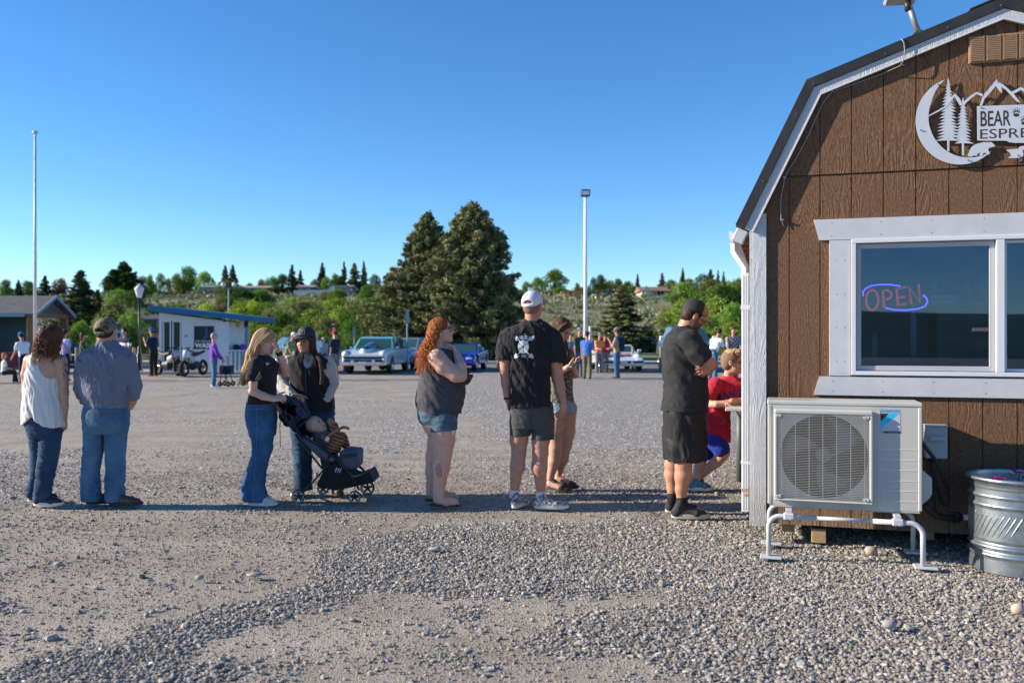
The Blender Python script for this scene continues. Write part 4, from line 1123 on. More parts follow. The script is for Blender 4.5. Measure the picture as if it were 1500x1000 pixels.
for k in range(26):
 for side in ('arc','flat'):
  pts=[]
  for t in np.linspace(0,1,7):
   z=0.225+0.16*t
   if side == 'arc':
    an=PI/2+0.12+k*0.12+0.30*(t-0.5)
    if an>3*PI/2:break
    rr=TR+0.0005;pts.append((rr*math.cos(an),rr*math.sin(an),z))
   else:
    pts.append((0.03+k*0.035+0.085*(t-.5),-TR-0.0005,z))
  if len(pts) == 7:mb.tube(pts,[0.0005,0.003,0.004,0.004,0.004,0.003,0.0005],6,M=TM)
mb.build('tank_wall',m_galv,tk)
mb=MB();mb.prism(stad(TR-0.006,20),0.46,0.48,M=TM);mb.build('soil',mat('potting_soil',(0.05,0.035,0.025),(0.09,0.065,0.045),60,0.95,bump=0.8,bscale=90,bdist=0.01),tk)
m_fl=leafmat('petunia_petal',(0.42,0.03,0.28),(0.62,0.10,0.45),0.3,0.05);m_lf=leafmat('petunia_leaf',(0.05,0.11,0.03),(0.09,0.17,0.05),0.3,0.05)
rnd=random.Random(4)
for i,(fx,fy,fz,lbl) in enumerate(((-0.13,-0.12,0.60,'magenta petunia at the left rim of the steel tank'),(0.0,0.02,0.63,'taller pink petunia standing above the rim of the steel tank'),(0.42,0.05,0.60,'purple petunia in the tank near the right edge of the view'))):
 pr_=root('flower_plant',lbl,'flower',TM @ Vector((fx,fy,0.47)),0,'flowers planted in the steel tank')
 mb=MB();mb.tube([TM @ Vector((fx,fy,0.47)),TM @ Vector((fx+0.01,fy,fz-.01))],0.003,5)
 for k in range(14):
  a_=rnd.random()*6.28;r_=0.03+rnd.random()*0.06;c_=TM @ Vector((fx+r_*math.cos(a_),fy+r_*math.sin(a_),0.48+rnd.random()*(fz-.49)))
  d_=Vector((math.cos(a_),math.sin(a_),0.5)).normalized()*0.025;e_=d_.cross(Vector((0,0,1))).normalized()*0.011
  mb.add([c_-d_,c_+e_,c_+d_,c_-e_],[(0,1,2,3)])
 mb.build('leaf_cluster',m_lf,pr_)
 mb=MB()
 for k in range(3):
  c_=TM @ Vector((fx+(rnd.random()-.5)*0.06,fy+(rnd.random()-.5)*0.05,fz+(rnd.random()-.5)*.02))
  for j in range(5):
   t=j*2*PI/5;t2=t+1.1
   mb.add([c_+Vector((0,0,-0.012)),c_+Vector((0.02*math.cos(t),0.02*math.sin(t),0.004)),c_+Vector((0.026*math.cos((t+t2)/2),0.026*math.sin((t+t2)/2),0.0)),c_+Vector((0.02*math.cos(t2),0.02*math.sin(t2),0.004))],[(0,1,2,3)])
 mb.build('petals',m_fl,pr_)
# table by the serving window
tb=root('counter_table','narrow white-topped table with grey pipe legs beside the stand corner','table',(2.3,8.9,0),0)
m_top=mat('laminate_top',(0.55,0.55,0.53),(0.5,0.5,0.48),8,0.5);m_pipe=mat('galvanised_pipe',(0.42,0.44,0.46),rough=0.45,metal=0.6)
tz=0.845
x0=2.02;mb=MB();mb.box((0.19,.62,tz-.017),(0.19,0.62,0.017),M=Matrix.Translation((1.97,8.2,0)) @ Matrix.Rotation(-TH,4,'Z'),b=0.006);mb.build('table_top',m_top,tb)
mb=MB();mb.cyl((2.365,9.2,0.0),(2.365,9.2,tz-0.035),0.042,16);mb.build('leg',mat('dark_grey_post',(0.10,0.11,0.115),rough=0.5),tb)
mb=MB();mb.tube([P(1082,688,9.55),P(1083,664,9.55),P(1086,652,9.55),P(1093,640,9.55),P(1100,632,9.55),P(1112,610,9.55)],0.028,12);mb.build('leg',m_pipe,tb)
mb=MB();mb.tube([P(1082.3,667,9.55),P(1083,660,9.55)],0.036,12);mb.build('pipe_collar',m_pipe,tb)
mb=MB();mb.tube([(2.20,8.9,tz-.05),(2.26,8.95,tz-.09),(2.36,9.1,tz-.2)],0.008,6);mb.tube([(2.19+.02*math.cos(t),8.85,tz-.06+.02*math.sin(t)) for t in np.linspace(0,5.5,12)],0.004,5);mb.build('brace',m_black,tb)
bx=MB();bx.box((2.36,8.95,tz+0.026),(0.08,0.12,0.025),b=0.006)
_props(bx.build('metal_tray',m_pipe),'small grey metal tray on the white table top by the boy','tray')
# materials for people
def skinmat(name,c):
 return mat(name,(c[0]*.94,c[1]*.88,c[2]*.86),(c[0]*1.12,c[1]*1.06,c[2]*1.03),22,0.5,bump=0.12,bscale=220,bdist=0.0012,sss=0.12,spec=0.35)
sk_f=skinmat('fair_skin',(0.56,0.335,0.25));sk_p=skinmat('pale_skin',(0.60,0.38,0.30));sk_t=skinmat('tanned_skin',(0.47,0.25,0.165));sk_r=skinmat('ruddy_skin',(0.47,0.26,0.19));sk_o=skinmat('olive_skin',(0.42,0.235,0.155))
m_eye=mat('eye_dark',(0.03,0.02,0.015),rough=0.2);m_brow=mat('brow_hair',(0.09,0.05,0.03),rough=0.8);m_lip=mat('lips',(0.45,0.17,0.15),rough=0.45)
m_lidshade=mat('eyelid_skin',(0.36,0.19,0.14),rough=0.6)
m_tat=mat('tattoo_ink',(0.09,0.09,0.10),(0.40,0.26,0.21),60,0.55,lo=.45,hi=.55)
def cloth(name,c,c2=None,sc=9,bump=0.35,bs=260,rough=0.85,sheen=0.06,**k):
 return mat(name,c,c2 or tuple(min(1,q*1.25) for q in c),sc,rough,bump=bump,bscale=bs,bdist=0.0016,sheen=sheen,spec=0.25,**k)
def denim(name,c,fade):
 m,nt,b=_new(name)
 tc=N(nt,'ShaderNodeTexCoord')
 n1=N(nt,'ShaderNodeTexNoise',i_Scale=5.0,i_Detail=4.0);L(nt,tc,'Object',n1,0)
 mp=N(nt,'ShaderNodeMapping');mp.inputs['Scale'].default_value=(1,1,0.12);L(nt,tc,'Object',mp,0)
 n2=N(nt,'ShaderNodeTexNoise',i_Scale=420.0,i_Detail=2.0);L(nt,mp,0,n2,0)
 cr=N(nt,'ShaderNodeValToRGB');cr.color_ramp.elements[0].position=.36;cr.color_ramp.elements[1].position=.66
 cr.color_ramp.elements[0].color=c4(c);cr.color_ramp.elements[1].color=c4(fade);L(nt,n1,'Fac',cr,0)
 mx=N(nt,'ShaderNodeMix',data_type='RGBA',blend_type='MULTIPLY');mx.inputs[0].default_value=0.55;nt.links.new(cr.outputs[0],mx.inputs[6])
 c2=N(nt,'ShaderNodeValToRGB');c2.color_ramp.elements[0].color=(0.55,0.58,0.62,1);c2.color_ramp.elements[1].color=(1.3,1.3,1.3,1);L(nt,n2,'Fac',c2,0);nt.links.new(c2.outputs[0],mx.inputs[7])
 nt.links.new(mx.outputs[2],b.inputs['Base Color']);b.inputs['Roughness'].default_value=0.85;b.inputs['Specular IOR Level'].default_value=0.25
 bp=N(nt,'ShaderNodeBump',i_Strength=0.4,i_Distance=0.0015);L(nt,n2,'Fac',bp,'Height');L(nt,bp,0,b,'Normal')
 return m
dn_mid=denim('mid_blue_denim',(0.050,0.125,0.225),(0.10,0.205,0.325));dn_dark=denim('dark_blue_denim',(0.016,0.045,0.09),(0.036,0.085,0.155));dn_blue=denim('deep_blue_denim',(0.022,0.072,0.165),(0.055,0.14,0.28));dn_sh=denim('washed_shorts_denim',(0.045,0.085,0.13),(0.09,0.15,0.21));dn_light=denim('light_denim',(0.20,0.30,0.40),(0.42,0.50,0.56))
c_black=cloth('black_cotton',(0.015,0.015,0.017),(0.022,0.022,0.024));c_char=cloth('charcoal_cloth',(0.055,0.057,0.062),(0.075,0.077,0.082));c_whitet=cloth('white_jersey',(0.66,0.65,0.63),(0.74,0.73,0.71))
m_cut_black=mat('leather_black',(0.02,0.02,0.02),rough=0.45)
def v3(*a):return np.array(a,float)
class Fig:
 def __init__(s,Z0):s.Z0=Z0;s.k=Z0/F
 def J(s,px,py,dz=0.0):
  Z=s.Z0+dz
  return v3((px-CX)*Z/F,Z,EYE-(py-HZ)*Z/F)
 def m(s,px):return px*s.k
 def chain(s,sdf,pts,k=0.014,infl=0.0,w=(1,0,0)):
  q=[]
  for p in pts:
   r=p[3]*s.k+infl;r2=(p[4]*s.k+infl) if len(p)>4 else r
   q.append((s.J(*p[:3]),(r,r2)))
  return sdf.chain(q,k,w)
 def torso(s,sdf,rows,e=2.3,infl=0.0,k=0.02,yaw=0.0):
  sec=[]
  for (py,l,r,d,dz) in rows:
   c=s.J((l+r)/2,py,0)
   sec.append((c[2],c[0],s.Z0+dz,(r-l)/2*s.k,d))
  return sdf.loft(sec,e,yaw,k,'u',infl)
def frame(fwd,up=(0,0,1)):
 f=_n(fwd);u=np.asarray(up,float);u=_n(u-f*np.dot(u,f));r=np.cross(f,u)
 return np.stack([r,f,u],-1)
def hp(M,c,p,sc=1.0):return c+M @ (np.asarray(p,float)*sc)
def head(sdf,c,fwd,neck,up=(0,0,1),sc=1.0,fem=False,neckr=0.055,jaw=1.0):
 M=frame(fwd,up);h=lambda *p:hp(M,c,p,sc)
 sdf.ell(h(0,-0.012,0.035),v3(0.076,0.096,0.085)*sc,M,0.02)
 sdf.ell(h(0,0.022,-0.030),v3(0.060,0.070,0.078)*sc,M,0.025)
 sdf.ell(h(0,0.030,-0.062),v3(0.050*jaw,0.052,0.042)*sc,M,0.02)
 sdf.ell(h(0,0.066,-0.092),v3(0.020*jaw,0.018,0.016)*sc,M,0.018)
 for sx in (-1,1):
  sdf.ell(h(sx*0.038,0.062,-0.028),v3(0.022,0.02,0.022)*sc,M,0.015)
  sdf.cap(h(sx*0.014,0.087,0.026),h(sx*0.046,0.070,0.026),0.0085*sc,0.007*sc,0.012)
  sdf.ell(h(sx*0.031,0.096,0.006),v3(0.016,0.013,0.010)*sc,M,0.008,'s')
  sdf.ell(h(sx*0.031,0.077,0.006),v3(0.0125,0.0125,0.0115)*sc,M,0.003)
  sdf.ell(h(sx*0.077,-0.008,-0.002),v3(0.009,0.017,0.030)*sc,M,0.005)
  sdf.ell(h(sx*0.084,-0.004,0.0),v3(0.005,0.009,0.017)*sc,M,0.003,'s')
 sdf.cap(h(0,0.086,0.014),h(0,0.107,-0.022),0.0075*sc,0.0105*sc,0.008)
 for sx in (-1,1):sdf.ell(h(sx*0.011,0.096,-0.026),v3(0.0075,0.009,0.007)*sc,M,0.006)
 sdf.cap(h(-0.016,0.083,-0.049),h(0.016,0.083,-0.049),0.0065*sc,0.0065*sc,0.005)
 sdf.cap(h(-0.013,0.082,-0.060),h(0.013,0.082,-0.060),0.0075*sc,0.0075*sc,0.005)
 sdf.cap(h(-0.013,0.094,-0.0545),h(0.013,0.094,-0.0545),0.0016*sc,0.0016*sc,0.003,'s')
 sdf.cap(h(0,-0.022,-0.03),neck,neckr*sc,neckr*1.08*sc,0.03)
 return M
def face_paint(M,c,sc=1.0,extra=()):
 def f(C):
  q=(C-c) @ M/sc
  m=np.zeros(len(C),int)
  ax=np.abs(q[:,0])
  fr=q[:,1]>0.045
  m[fr & (((ax-0.031)/0.0125)**2+((q[:,2]-0.006)/0.0062)**2<1)]=1
  m[fr & (np.abs(q[:,2]-0.0265+(ax-0.03)**2*6)<0.0042) & (ax>0.012) & (ax<0.050)]=2
  m[(q[:,1]>0.07) & ((ax/0.024)**2+((q[:,2]+0.0545)/0.0105)**2<1)]=3
  for fn in extra:m=fn(C,m)
  return m
 return f
def hand(sdf,wr,d,n,side,curl=0.35,sc=1.0,thumb=0.5,fc=None):
 d=_n(d);n=_n(np.asarray(n,float)-d*np.dot(n,d));t=_n(np.asarray(side,float));t=_n(t-d*np.dot(t,d)-n*np.dot(t,n))
 wr=np.asarray(wr,float)
 sdf.cap(wr+d*0.012*sc,wr+d*0.078*sc,(0.030*sc,0.0165*sc),(0.039*sc,0.0135*sc),0.014,w=t)
 base=wr+d*0.082*sc
 for i,(o,ln,rr) in enumerate(((0.029,0.072,0.0088),(0.0098,0.080,0.0092),(-0.0098,0.075,0.0088),(-0.028,0.060,0.0078))):
  p=base+t*o*sc-d*(0.002 if i in (1,2) else 0.010)*sc
  ang=(fc[i] if fc is not None else curl)*(1+0.08*(i-1.5));a=0.25*ang
  for j,fr in enumerate((0.45,0.31,0.24)):
   a+=ang*(0.75 if j == 0 else 1.0)
   dd=d*math.cos(a)-n*math.sin(a)+t*(o*1.2)
   q=p+_n(dd)*ln*fr*sc
   sdf.cap(p,q,rr*(1-0.08*j)*sc,rr*(0.92-0.08*j)*sc,0.004);p=q
 p=wr+d*0.025*sc+t*0.026*sc-n*0.004*sc
 for j,(ln,rr) in enumerate(((0.042,0.0125),(0.032,0.0105),(0.026,0.009))):
  dd=_n(d*(0.72+0.12*j)+t*(0.75-0.3*j*thumb)-n*(0.25+0.4*thumb*j))
  q=p+dd*ln*sc;sdf.cap(p,q,rr*sc,rr*0.9*sc,0.006);p=q
def shoe(heel,yaw,parent,mu,ms,Lg=0.29,hgt=0.075,wid=0.05,name='shoe',sole_t=0.026,boot=False,accent=None,lift=0.0,pitch=0.0,nose=0.0):
 R=Matrix.Translation(Vector(heel)) @ Matrix.Rotation(yaw,4,'Z') @ Matrix.Rotation(pitch,4,'Y')
 Rn=np.array(R);q=lambda x,y,z:Rn[:3,:3] @ v3(x,y,z)+Rn[:3,3]
 y_ax=Rn[:3,1]
 S=SDF()
 S.cap(q(0.035,0,0.045+lift),q(0.07,0,hgt+0.02+lift),(wid*0.70,0.036),(wid*0.72,0.034),0.02,w=y_ax)
 S.cap(q(0.035,0,0.045),q(Lg*0.62,-0.004,0.042),(wid*0.70,0.036),(wid*0.92,0.030),0.02,w=y_ax)
 S.cap(q(0.09,0,hgt*0.88),q(Lg*0.66,0,0.044),(wid*0.55,0.028),(wid*0.8,0.026),0.02,w=y_ax)
 S.cap(q(Lg*0.62,-0.004,0.042),q(Lg-0.045,0.004,0.036),(wid*0.92,0.030),(wid*0.76,0.023),0.02,w=y_ax)
 S.plane(q(0,0,0.014),-Rn[:3,2])
 up=sdfpart(name,S,0.006,mu,parent)
 out=[]
 for t in np.linspace(0,1,30,endpoint=False):
  a=t*2*PI;x=0.5-0.5*math.cos(a)
  w=wid*(0.80+0.22*math.sin((x-0.25)*PI*1.2))*(1-(2*x-1)**6)**0.5*(1.0 if math.sin(a)>0 else 0.96)
  out.append((-0.004+x*(Lg+0.004),w*(1 if math.sin(a) >= 0 else -1)))
 mb=MB()
 rings=[(0.0,0.93),(0.005,1.0),(sole_t*.8,1.0),(sole_t,0.96)]
 V=[]
 for z,k_ in rings:
  for (x,y) in out:
   zz=z+(0.030*max(0,(x/Lg-0.72))**1.3*(1+nose) if not boot else 0)+(0.012*(1-x/Lg) if z>sole_t*.5 and not boot else 0)
   V.append(q((x-Lg/2)*k_+Lg/2,y*k_,zz))
 nn=len(out);Fc=[tuple(range(nn-1,-1,-1)),tuple(range(3*nn,4*nn))]
 for i in range(3):
  for j in range(nn):Fc.append((i*nn+j,i*nn+(j+1) % nn,(i+1)*nn+(j+1) % nn,(i+1)*nn+j))
 mb.add(V,Fc,0,False);mb.build('sole',ms,up)
 if accent is not None:
  mb=MB()
  for k_ in range(5):
   x=Lg*(0.36+0.07*k_)
   mb.tube([q(x,-wid*.42,hgt-0.004-k_*0.006),q(x+.004,0,hgt+0.012-k_*0.0065),q(x,wid*.42,hgt-0.004-k_*0.006)],0.0032,5)
  mb.build('lace',accent,up)
 return up
def hair_shell(name,M,c,sc,mt,parent,back=0.0,side=0.0,top=0.0,extra=None,h=0.006,amp=0.004,fr=(70,70,30),paint=None,cap=False,fw=0.076):
 S=SDF();g=lambda *p:hp(M,c,p,sc)
 S.ell(g(0,-0.018,0.040),v3(0.083+side,0.100+back,0.090+top)*sc,M,0.02)
 S.ell(g(0,-0.045,-0.01),v3(0.076+side,0.066+back,0.075)*sc,M,0.02)
 if extra:extra(S,g)
 K=SDF();K.ell(g(0,0.085+(.076-fw)*.6,-0.042),v3(fw,0.088,0.112)*sc,M);S.cut(K)
 if cap:S.plane(g(0,0,0.052),M[:,2])
 S.wrinkle(amp,fr,3)
 return sdfpart(name,S,h,mt,parent,paint)
def ballcap(M,c,sc,mats,parent,brim_dir=1,tilt=0.0,snap=False,brim=0.075,high=0.0,name='cap',h=0.006,brimmat=None,gap=False,paint=None,up=0.0,tip=0.0):
 c=c+M[:,2]*up;M=np.stack([M[:,0],M[:,1]*math.cos(tip)+M[:,2]*math.sin(tip),M[:,2]*math.cos(tip)-M[:,1]*math.sin(tip)],-1);S=SDF();g=lambda *p:hp(M,c,p,sc)
 S.ell(g(0,-0.008,0.040),v3(0.088,0.108,0.092+high)*sc,M,0.01)
 S.plane(g(0,0,0.034-0.0),-(M[:,2]*1.0-M[:,1]*0.08))
 if gap:
  K=SDF();K.ell(g(0,-0.112,0.055),v3(0.042,0.05,0.028)*sc,M);K.plane(g(0,0,0.050),-M[:,2]);S.cut(K)
 cap_=sdfpart(name,S,h,mats,parent,paint)
 mb=MB()
 def bf(u,v):
  a=(u-0.5)*2.3
  x=0.088*math.sin(a);y0=-0.008+0.104*math.cos(a)
  ext=brim*max(0,math.cos((u-0.5)*PI))**0.45*v
  return g(x*(1+0.10*v),y0*1.0+ext,0.042-0.018*v-0.022*(2*u-1)**2-0.004)
 mb.grid(bf,15,6,thick=0.004)
 mb.build('brim',brimmat or mats,cap_)
 mb=MB();mb.ell(g(0,-0.008,0.133+high),0.007*sc,8);mb.build('button',brimmat or mats,cap_)
 return cap_
def strands(paths,name,mt,parent,n=5,r=0.004,taper=0.3,flat=0.6,radii=None):
 mb=MB()
 for i,p in enumerate(paths):
  p=np.asarray(p);k=len(p);t=np.linspace(0,1,k)
  rr=(radii[i] if radii is not None else r)*(1-(1-taper)*np.clip((t-0.6)/0.4,0,1))
  mb.tube(p,rr,n,False,flat=flat,a=float((i*0.618) % 1.0))
 return mb.build(name,mt,parent)
def hairmat(name,c1,c2,rough=0.62):
 m=mat(name,c1,tuple(q*0.75 for q in c1),40,rough,tint=c2,spec=0.25,bump=0.3,bscale=300,bdist=0.001,stretch=(1,1,0.2))
 return m
h_red=hairmat('copper_hair',(0.30,0.075,0.02),(0.60,0.22,0.06));h_brn=hairmat('auburn_brown_hair',(0.095,0.036,0.018),(0.26,0.115,0.06));h_bld=hairmat('blonde_hair',(0.42,0.24,0.10),(0.80,0.56,0.29));h_dk=hairmat('dark_brown_hair',(0.045,0.024,0.014),(0.11,0.06,0.035));h_mid=hairmat('brown_hair',(0.09,0.05,0.028),(0.19,0.11,0.06));h_sandy=hairmat('sandy_hair',(0.50,0.35,0.18),(0.68,0.52,0.32))
P4=[m_eye,m_brow,m_lip]
def ring_band(p,axis,r,w,mt,name,parent,w2=None):
 mb=MB();a=_n(axis);mb.tube([p-a*w/2,p-a*w/2*.6,p+a*w/2*.6,p+a*w/2],[r*.97,r,r,r*.97],16,True)
 return mb.build(name,mt,parent)
def decal(objs,pts_faces,mt,name,parent,origin,ux,uy,d,off=0.003):
 ob=objs;me=ob.data;Wm=np.array(W[ob.name]) if ob.name in W else np.eye(4)
 vs=np.empty(len(me.vertices)*3,np.float32);me.vertices.foreach_get('co',vs);vs=vs.reshape(-1,3) @ Wm[:3,:3].T+Wm[:3,3]
 bv=BVHTree.FromPolygons([tuple(v) for v in vs],[tuple(p.vertices) for p in me.polygons])
 mb=MB()
 for V2,Fc in pts_faces:
  o_=[]
  for v in V2:
   p=origin+ux*v[0]+uy*v[1]
   hit=bv.ray_cast(Vector(p),Vector(d))
   o_.append(np.array(hit[0])-_n(d)*off if hit[0] is not None else p)
  mb.add(o_,Fc)
 return mb.build(name,mt,parent)
def shape2(poly,holes=(),sub=0):
 loops=[list(poly)]+[list(h) for h in holes];flat=[p for l in loops for p in l]
 tri=tessellate_polygon([[Vector((p[0],p[1],0)) for p in l] for l in loops])
 return [(p[0],p[1]) for p in flat],[tuple(t) for t in tri]
def disc2(cx,cy,rx,ry,n=20):return [(cx+rx*math.cos(t),cy+ry*math.sin(t)) for t in np.linspace(0,2*PI,n,endpoint=False)]
def strip2(a,b,w,n=6):
 a=v3(*a);b=v3(*b);d=_n(b-a);q=v3(-d[1],d[0])*w/2;V=[];Fc=[]
 for i in range(n+1):
  p=a+(b-a)*i/n;V+=[tuple(p+q),tuple(p-q)]
  if i:Fc.append((2*i-2,2*i-1,2*i+1,2*i))
 return V,Fc
def quadstrip(x0,x1,y0,y1,n=6):return strip2(((x0+x1)/2,y0),((x0+x1)/2,y1),x1-x0,n)
HH=0.0058
def mkroot(fig,px,py,label,group=None):
 g=G(px,py);return root('person',label,'person',(g.x,fig.Z0,0),0,group or 'people queueing at the stand')
# 1: woman in white tank top
f=Fig(7.93);R1=mkroot(f,68,738,'woman with curly auburn hair in a white racerback tank top and dark jeans')
hc=f.J(76,498,0.0);fwd1=(0.45,0.9,0.0)
B=SDF();M1=head(B,hc,fwd1,f.J(70,520,0.0),sc=0.97,neckr=0.047)
tor=[(516,52,84,0.075,0.0),(524,40,94,0.095,0.0),(535,39,94,0.108,0.0),(552,44,88,0.105,-0.01),(575,47,84,0.095,0.0),(592,46,86,0.10,0.0),(610,42,90,0.115,0.0),(628,42,90,0.115,0.0),(640,46,86,0.10,0.0)]
f.torso(B,tor,infl=-0.006)
f.chain(B,[(44,528,0.0,9),(38.5,548,0.02,7.2),(38.5,572,0.05,6.2),(46,590,0.18,5)])
f.chain(B,[(88,528,0.0,9.5),(92,550,0.0,8),(93.5,575,0.0,6.6),(94.5,595,0.0,5.4),(94,612,0.02,4.4)])
hand(B,f.J(93.5,613,0.02),(-0.12,0.1,-1),(0.5,-0.85,0),(-0.8,-0.5,0),0.45,0.95)
def tat1(C,m):
 p=f.J(85,524,-0.1);q=f.J(94,540,-0.03)
 k=(np.abs(C[:,0]-p[0])<0.055) & (np.abs(C[:,2]-p[2]-0.1*(C[:,0]-p[0]))<0.012+0.01*np.sin(C[:,0]*260)) & (C[:,1]<f.Z0)
 m[k]=4
 k=(np.linalg.norm((C-q)/v3(0.05,0.08,0.07),axis=1)<1) & (np.sin(C[:,2]*120+C[:,0]*200)>-0.1) & (C[:,0]>q[0]-.005);m[k]=4
 return m
sdfpart('body',B,HH,[sk_f]+P4+[m_tat],R1,face_paint(M1,hc,0.97,(tat1,)))
T=SDF()
tk1=[(516,52,84,0.075,0.0),(524,40,94,0.095,0.0),(535,40,93,0.108,0.0),(552,41,86,0.108,-0.01),(575,38,87,0.110,0.0),(592,37,90,0.125,0.0),(606,37,92,0.135,0.0),(626,37,92,0.14,0.0)]
f.torso(T,tk1,infl=0.006)
def cutell(S,p,r,M=None):
 K=SDF();K.ell(p,r,M);S.cut(K)
cutell(T,f.J(72,512,-0.02),(0.075,0.25,0.05))
cutell(T,f.J(30,528,0.0),(0.140,0.25,0.155));cutell(T,f.J(90,528,-0.12),(0.215,0.15,0.20));cutell(T,f.J(100,530,0.1),(0.13,0.25,0.16))
S_=f.J(0,605)[2]
T.post.append(('max',lambda X,Y,Z:(S_-0.095*np.abs(np.sin((X-f.J(57,0)[0])*8.5))-0.02-Z)+0*Y,0))
T.wrinkle(0.010,(22,22,3.5),4,True,skew=9)
sdfpart('tank_top',T,HH,cloth('white_tank_cotton',(0.66,0.64,0.60),(0.72,0.70,0.67),bump=0.2),R1)
J=SDF();f.torso(J,[(598,42,90,0.112,0.0),(615,40,90,0.125,0.0),(632,44,88,0.12,0.0),(640,48,86,0.10,0.0)],infl=0.004)
f.chain(J,[(54,632,0.02,14),(58,655,0.04,12),(57,690,0.06,11),(49,722,0.08,9.5)],k=0.01);f.chain(J,[(74,632,-0.01,15),(72,658,-0.03,13.5),(67,692,-0.04,12.5),(61,728,-0.05,11)],k=0.01)
J.plane(f.J(60,729),(0,0,-1));J.wrinkle(0.008,(10,10,26),8,True,skew=8)
sdfpart('jeans',J,HH,dn_dark,R1)
m_swhite=mat('sneaker_white_sole',(0.68,0.68,0.66),rough=0.6);m_sblack=cloth('black_knit_upper',(0.025,0.025,0.028),(0.05,0.05,0.052))
g=f.J(50,742,-0.05);g[2]=0;shoe(g,0.05,R1,m_sblack,m_swhite,0.26,accent=m_swhite);g=f.J(41,733,0.14);g[2]=0;shoe(g,0.4,R1,m_sblack,m_swhite,0.26)
def curly(M,c,sc,n,length,rad,drop,rs_,spread=0.09,face=True,rcurl=0.012,turns=4,r=0.0042,bias=(0,-0.02,0),pts=26,wid=1.0):
 paths=[]
 while len(paths)<n:
  a=rs_.uniform(-PI,PI);el=rs_.uniform(-0.25,1.5)
  d=v3(math.sin(a)*math.cos(el),math.cos(a)*math.cos(el),math.sin(el))
  if face and d[1]>0.35 and d[2]<0.75:continue
  p0=hp(M,c,v3(0,-0.012,0.035)+d*v3(0.08,0.098,0.088),sc)
  out=M @ d;out=_n(out*v3(1,1,0.3));Ln=length*rs_.uniform(0.6,1.05)
  t=np.linspace(0,1,pts)
  base=p0[None]+out[None]*(spread*rs_.uniform(.4,1.1)*(1-np.exp(-3*t))*wid)[:,None]+v3(0,0,-1)[None]*(Ln*(t**1.15)*drop)[:,None]+(M @ np.array(bias))[None]*(t*1.5)[:,None]
  ph=rs_.uniform(0,6.28);tn=turns*rs_.uniform(0.7,1.3);rc=rcurl*rs_.uniform(.5,1.3)*np.minimum(1,t*4)
  sx=np.cross(out,(0,0,1));sx=_n(sx)
  base=base+(np.cos(ph+t*tn*6.28)*rc)[:,None]*sx[None]+(np.sin(ph+t*tn*6.28)*rc)[:,None]*out[None]
  paths.append(base)
 return paths
rs1=np.random.RandomState(5)
hs_=hair_shell('hair',M1,hc,1.0,h_brn,R1,side=0.012,back=0.016,top=0.006,extra=lambda S,g:(S.ell(g(0,-0.05,-0.075),(0.080,0.055,0.075),M1,.03),),amp=0.010,fr=(45,45,30))
strands(curly(M1,hc,1.0,470,0.27,0.02,0.95,rs1,spread=0.035,rcurl=0.013,turns=3.2,r=0.005),'curls',h_brn,hs_,r=0.0041)
# 2: man in grey-blue shirt
f=Fig(7.93);R2=mkroot(f,158,740,'man with camouflage cap, slate blue work shirt and faded blue jeans with a brown belt')
hc=f.J(157,486,0.0);fw2=(0.10,1,0.0)
B=SDF();M2=head(B,hc,fw2,f.J(156,510,0.0),sc=1.04,neckr=0.070,jaw=1.15)
f.torso(B,[(510,142,170,0.08,0.0),(520,128,184,0.10,0.0),(540,125,186,0.12,0.0),(590,128,185,0.13,0.0),(615,124,186,0.13,0.0),(632,126,184,0.12,0.0)],infl=-0.01)
f.chain(B,[(128,531,0,6),(121,566,0.05,6),(125,590,0.28,5)]);f.chain(B,[(186,531,0,6),(196,566,0.02,6),(194,588,0.02,5.6),(190,596,0.03,5)])
hand(B,f.J(193,590,0.02),(-0.75,0.5,-0.5),(0.6,0.3,0.6),(0.1,0.7,0.4),0.5,1.0)
sdfpart('body',B,HH,[sk_r]+P4,R2,face_paint(M2,hc,1.04))
S=SDF()
sh2=[(500,146,167,0.07,0.0),(506,141,173,0.088,0.0),(512,130,184,0.10,0.0),(520,120,192,0.118,0.0),(530,119,193,0.130,0.0),(552,118,190,0.140,0.0),(575,122,189,0.142,0.0),(588,126,187,0.138,0.0),(594,128,185,0.135,0.0)]
f.torso(S,sh2,infl=0.004)
f.chain(S,[(126,530,0,10.5),(121,548,0.03,9.8),(120,568,0.06,9),(124,583,0.2,8)],k=0.012)
f.chain(S,[(187,530,0,10.5),(193,548,0.01,10),(196,566,0.02,9.2),(194.5,580,0.02,7.6)],k=0.012)
S.wrinkle(0.014,(17,17,3.2),12,True,skew=7);S.wrinkle(0.005,(40,40,22),17,True)
c_slate=cloth('slate_blue_twill',(0.145,0.165,0.215),(0.175,0.195,0.245),bump=0.25)
sh=sdfpart('work_shirt',S,HH,c_slate,R2)
mb=MB();nb_=f.J(156.5,502,0.0)
mb.tube([nb_+v3(0.072*math.cos(t),0.078*math.sin(t),0.006*math.sin(t)) for t in np.linspace(0,2*PI,25)],0.011,6);mb.build('collar',c_slate,sh)
J=SDF();f.torso(J,[(592,127,186,0.132,0.0),(605,124,187,0.142,0.0),(620,124,187,0.142,-0.005),(634,126,184,0.125,0.0)],infl=0.002,e=2.5)
f.chain(J,[(139,628,0,15.5),(137,655,0.0,14),(132,690,0.0,12.2),(133,718,0.0,12.2),(134,733,0,13.5)],k=0.01);f.chain(J,[(170,628,0,15.5),(169,655,0.0,14.5),(169,690,0.0,13),(168,718,0.0,12.2),(168,733,0,13)],k=0.01)
cutell(J,f.J(152.5,680,0),(0.012,0.2,0.28))
J.plane(f.J(60,732.5),(0,0,-1));J.wrinkle(0.006,(12,12,16),9,True,skew=10);J.wrinkle(0.010,(10,10,42),19,True,f.J(0,733)[2],f.J(0,690)[2],skew=5)
jn=sdfpart('jeans',J,HH,dn_mid,R2)
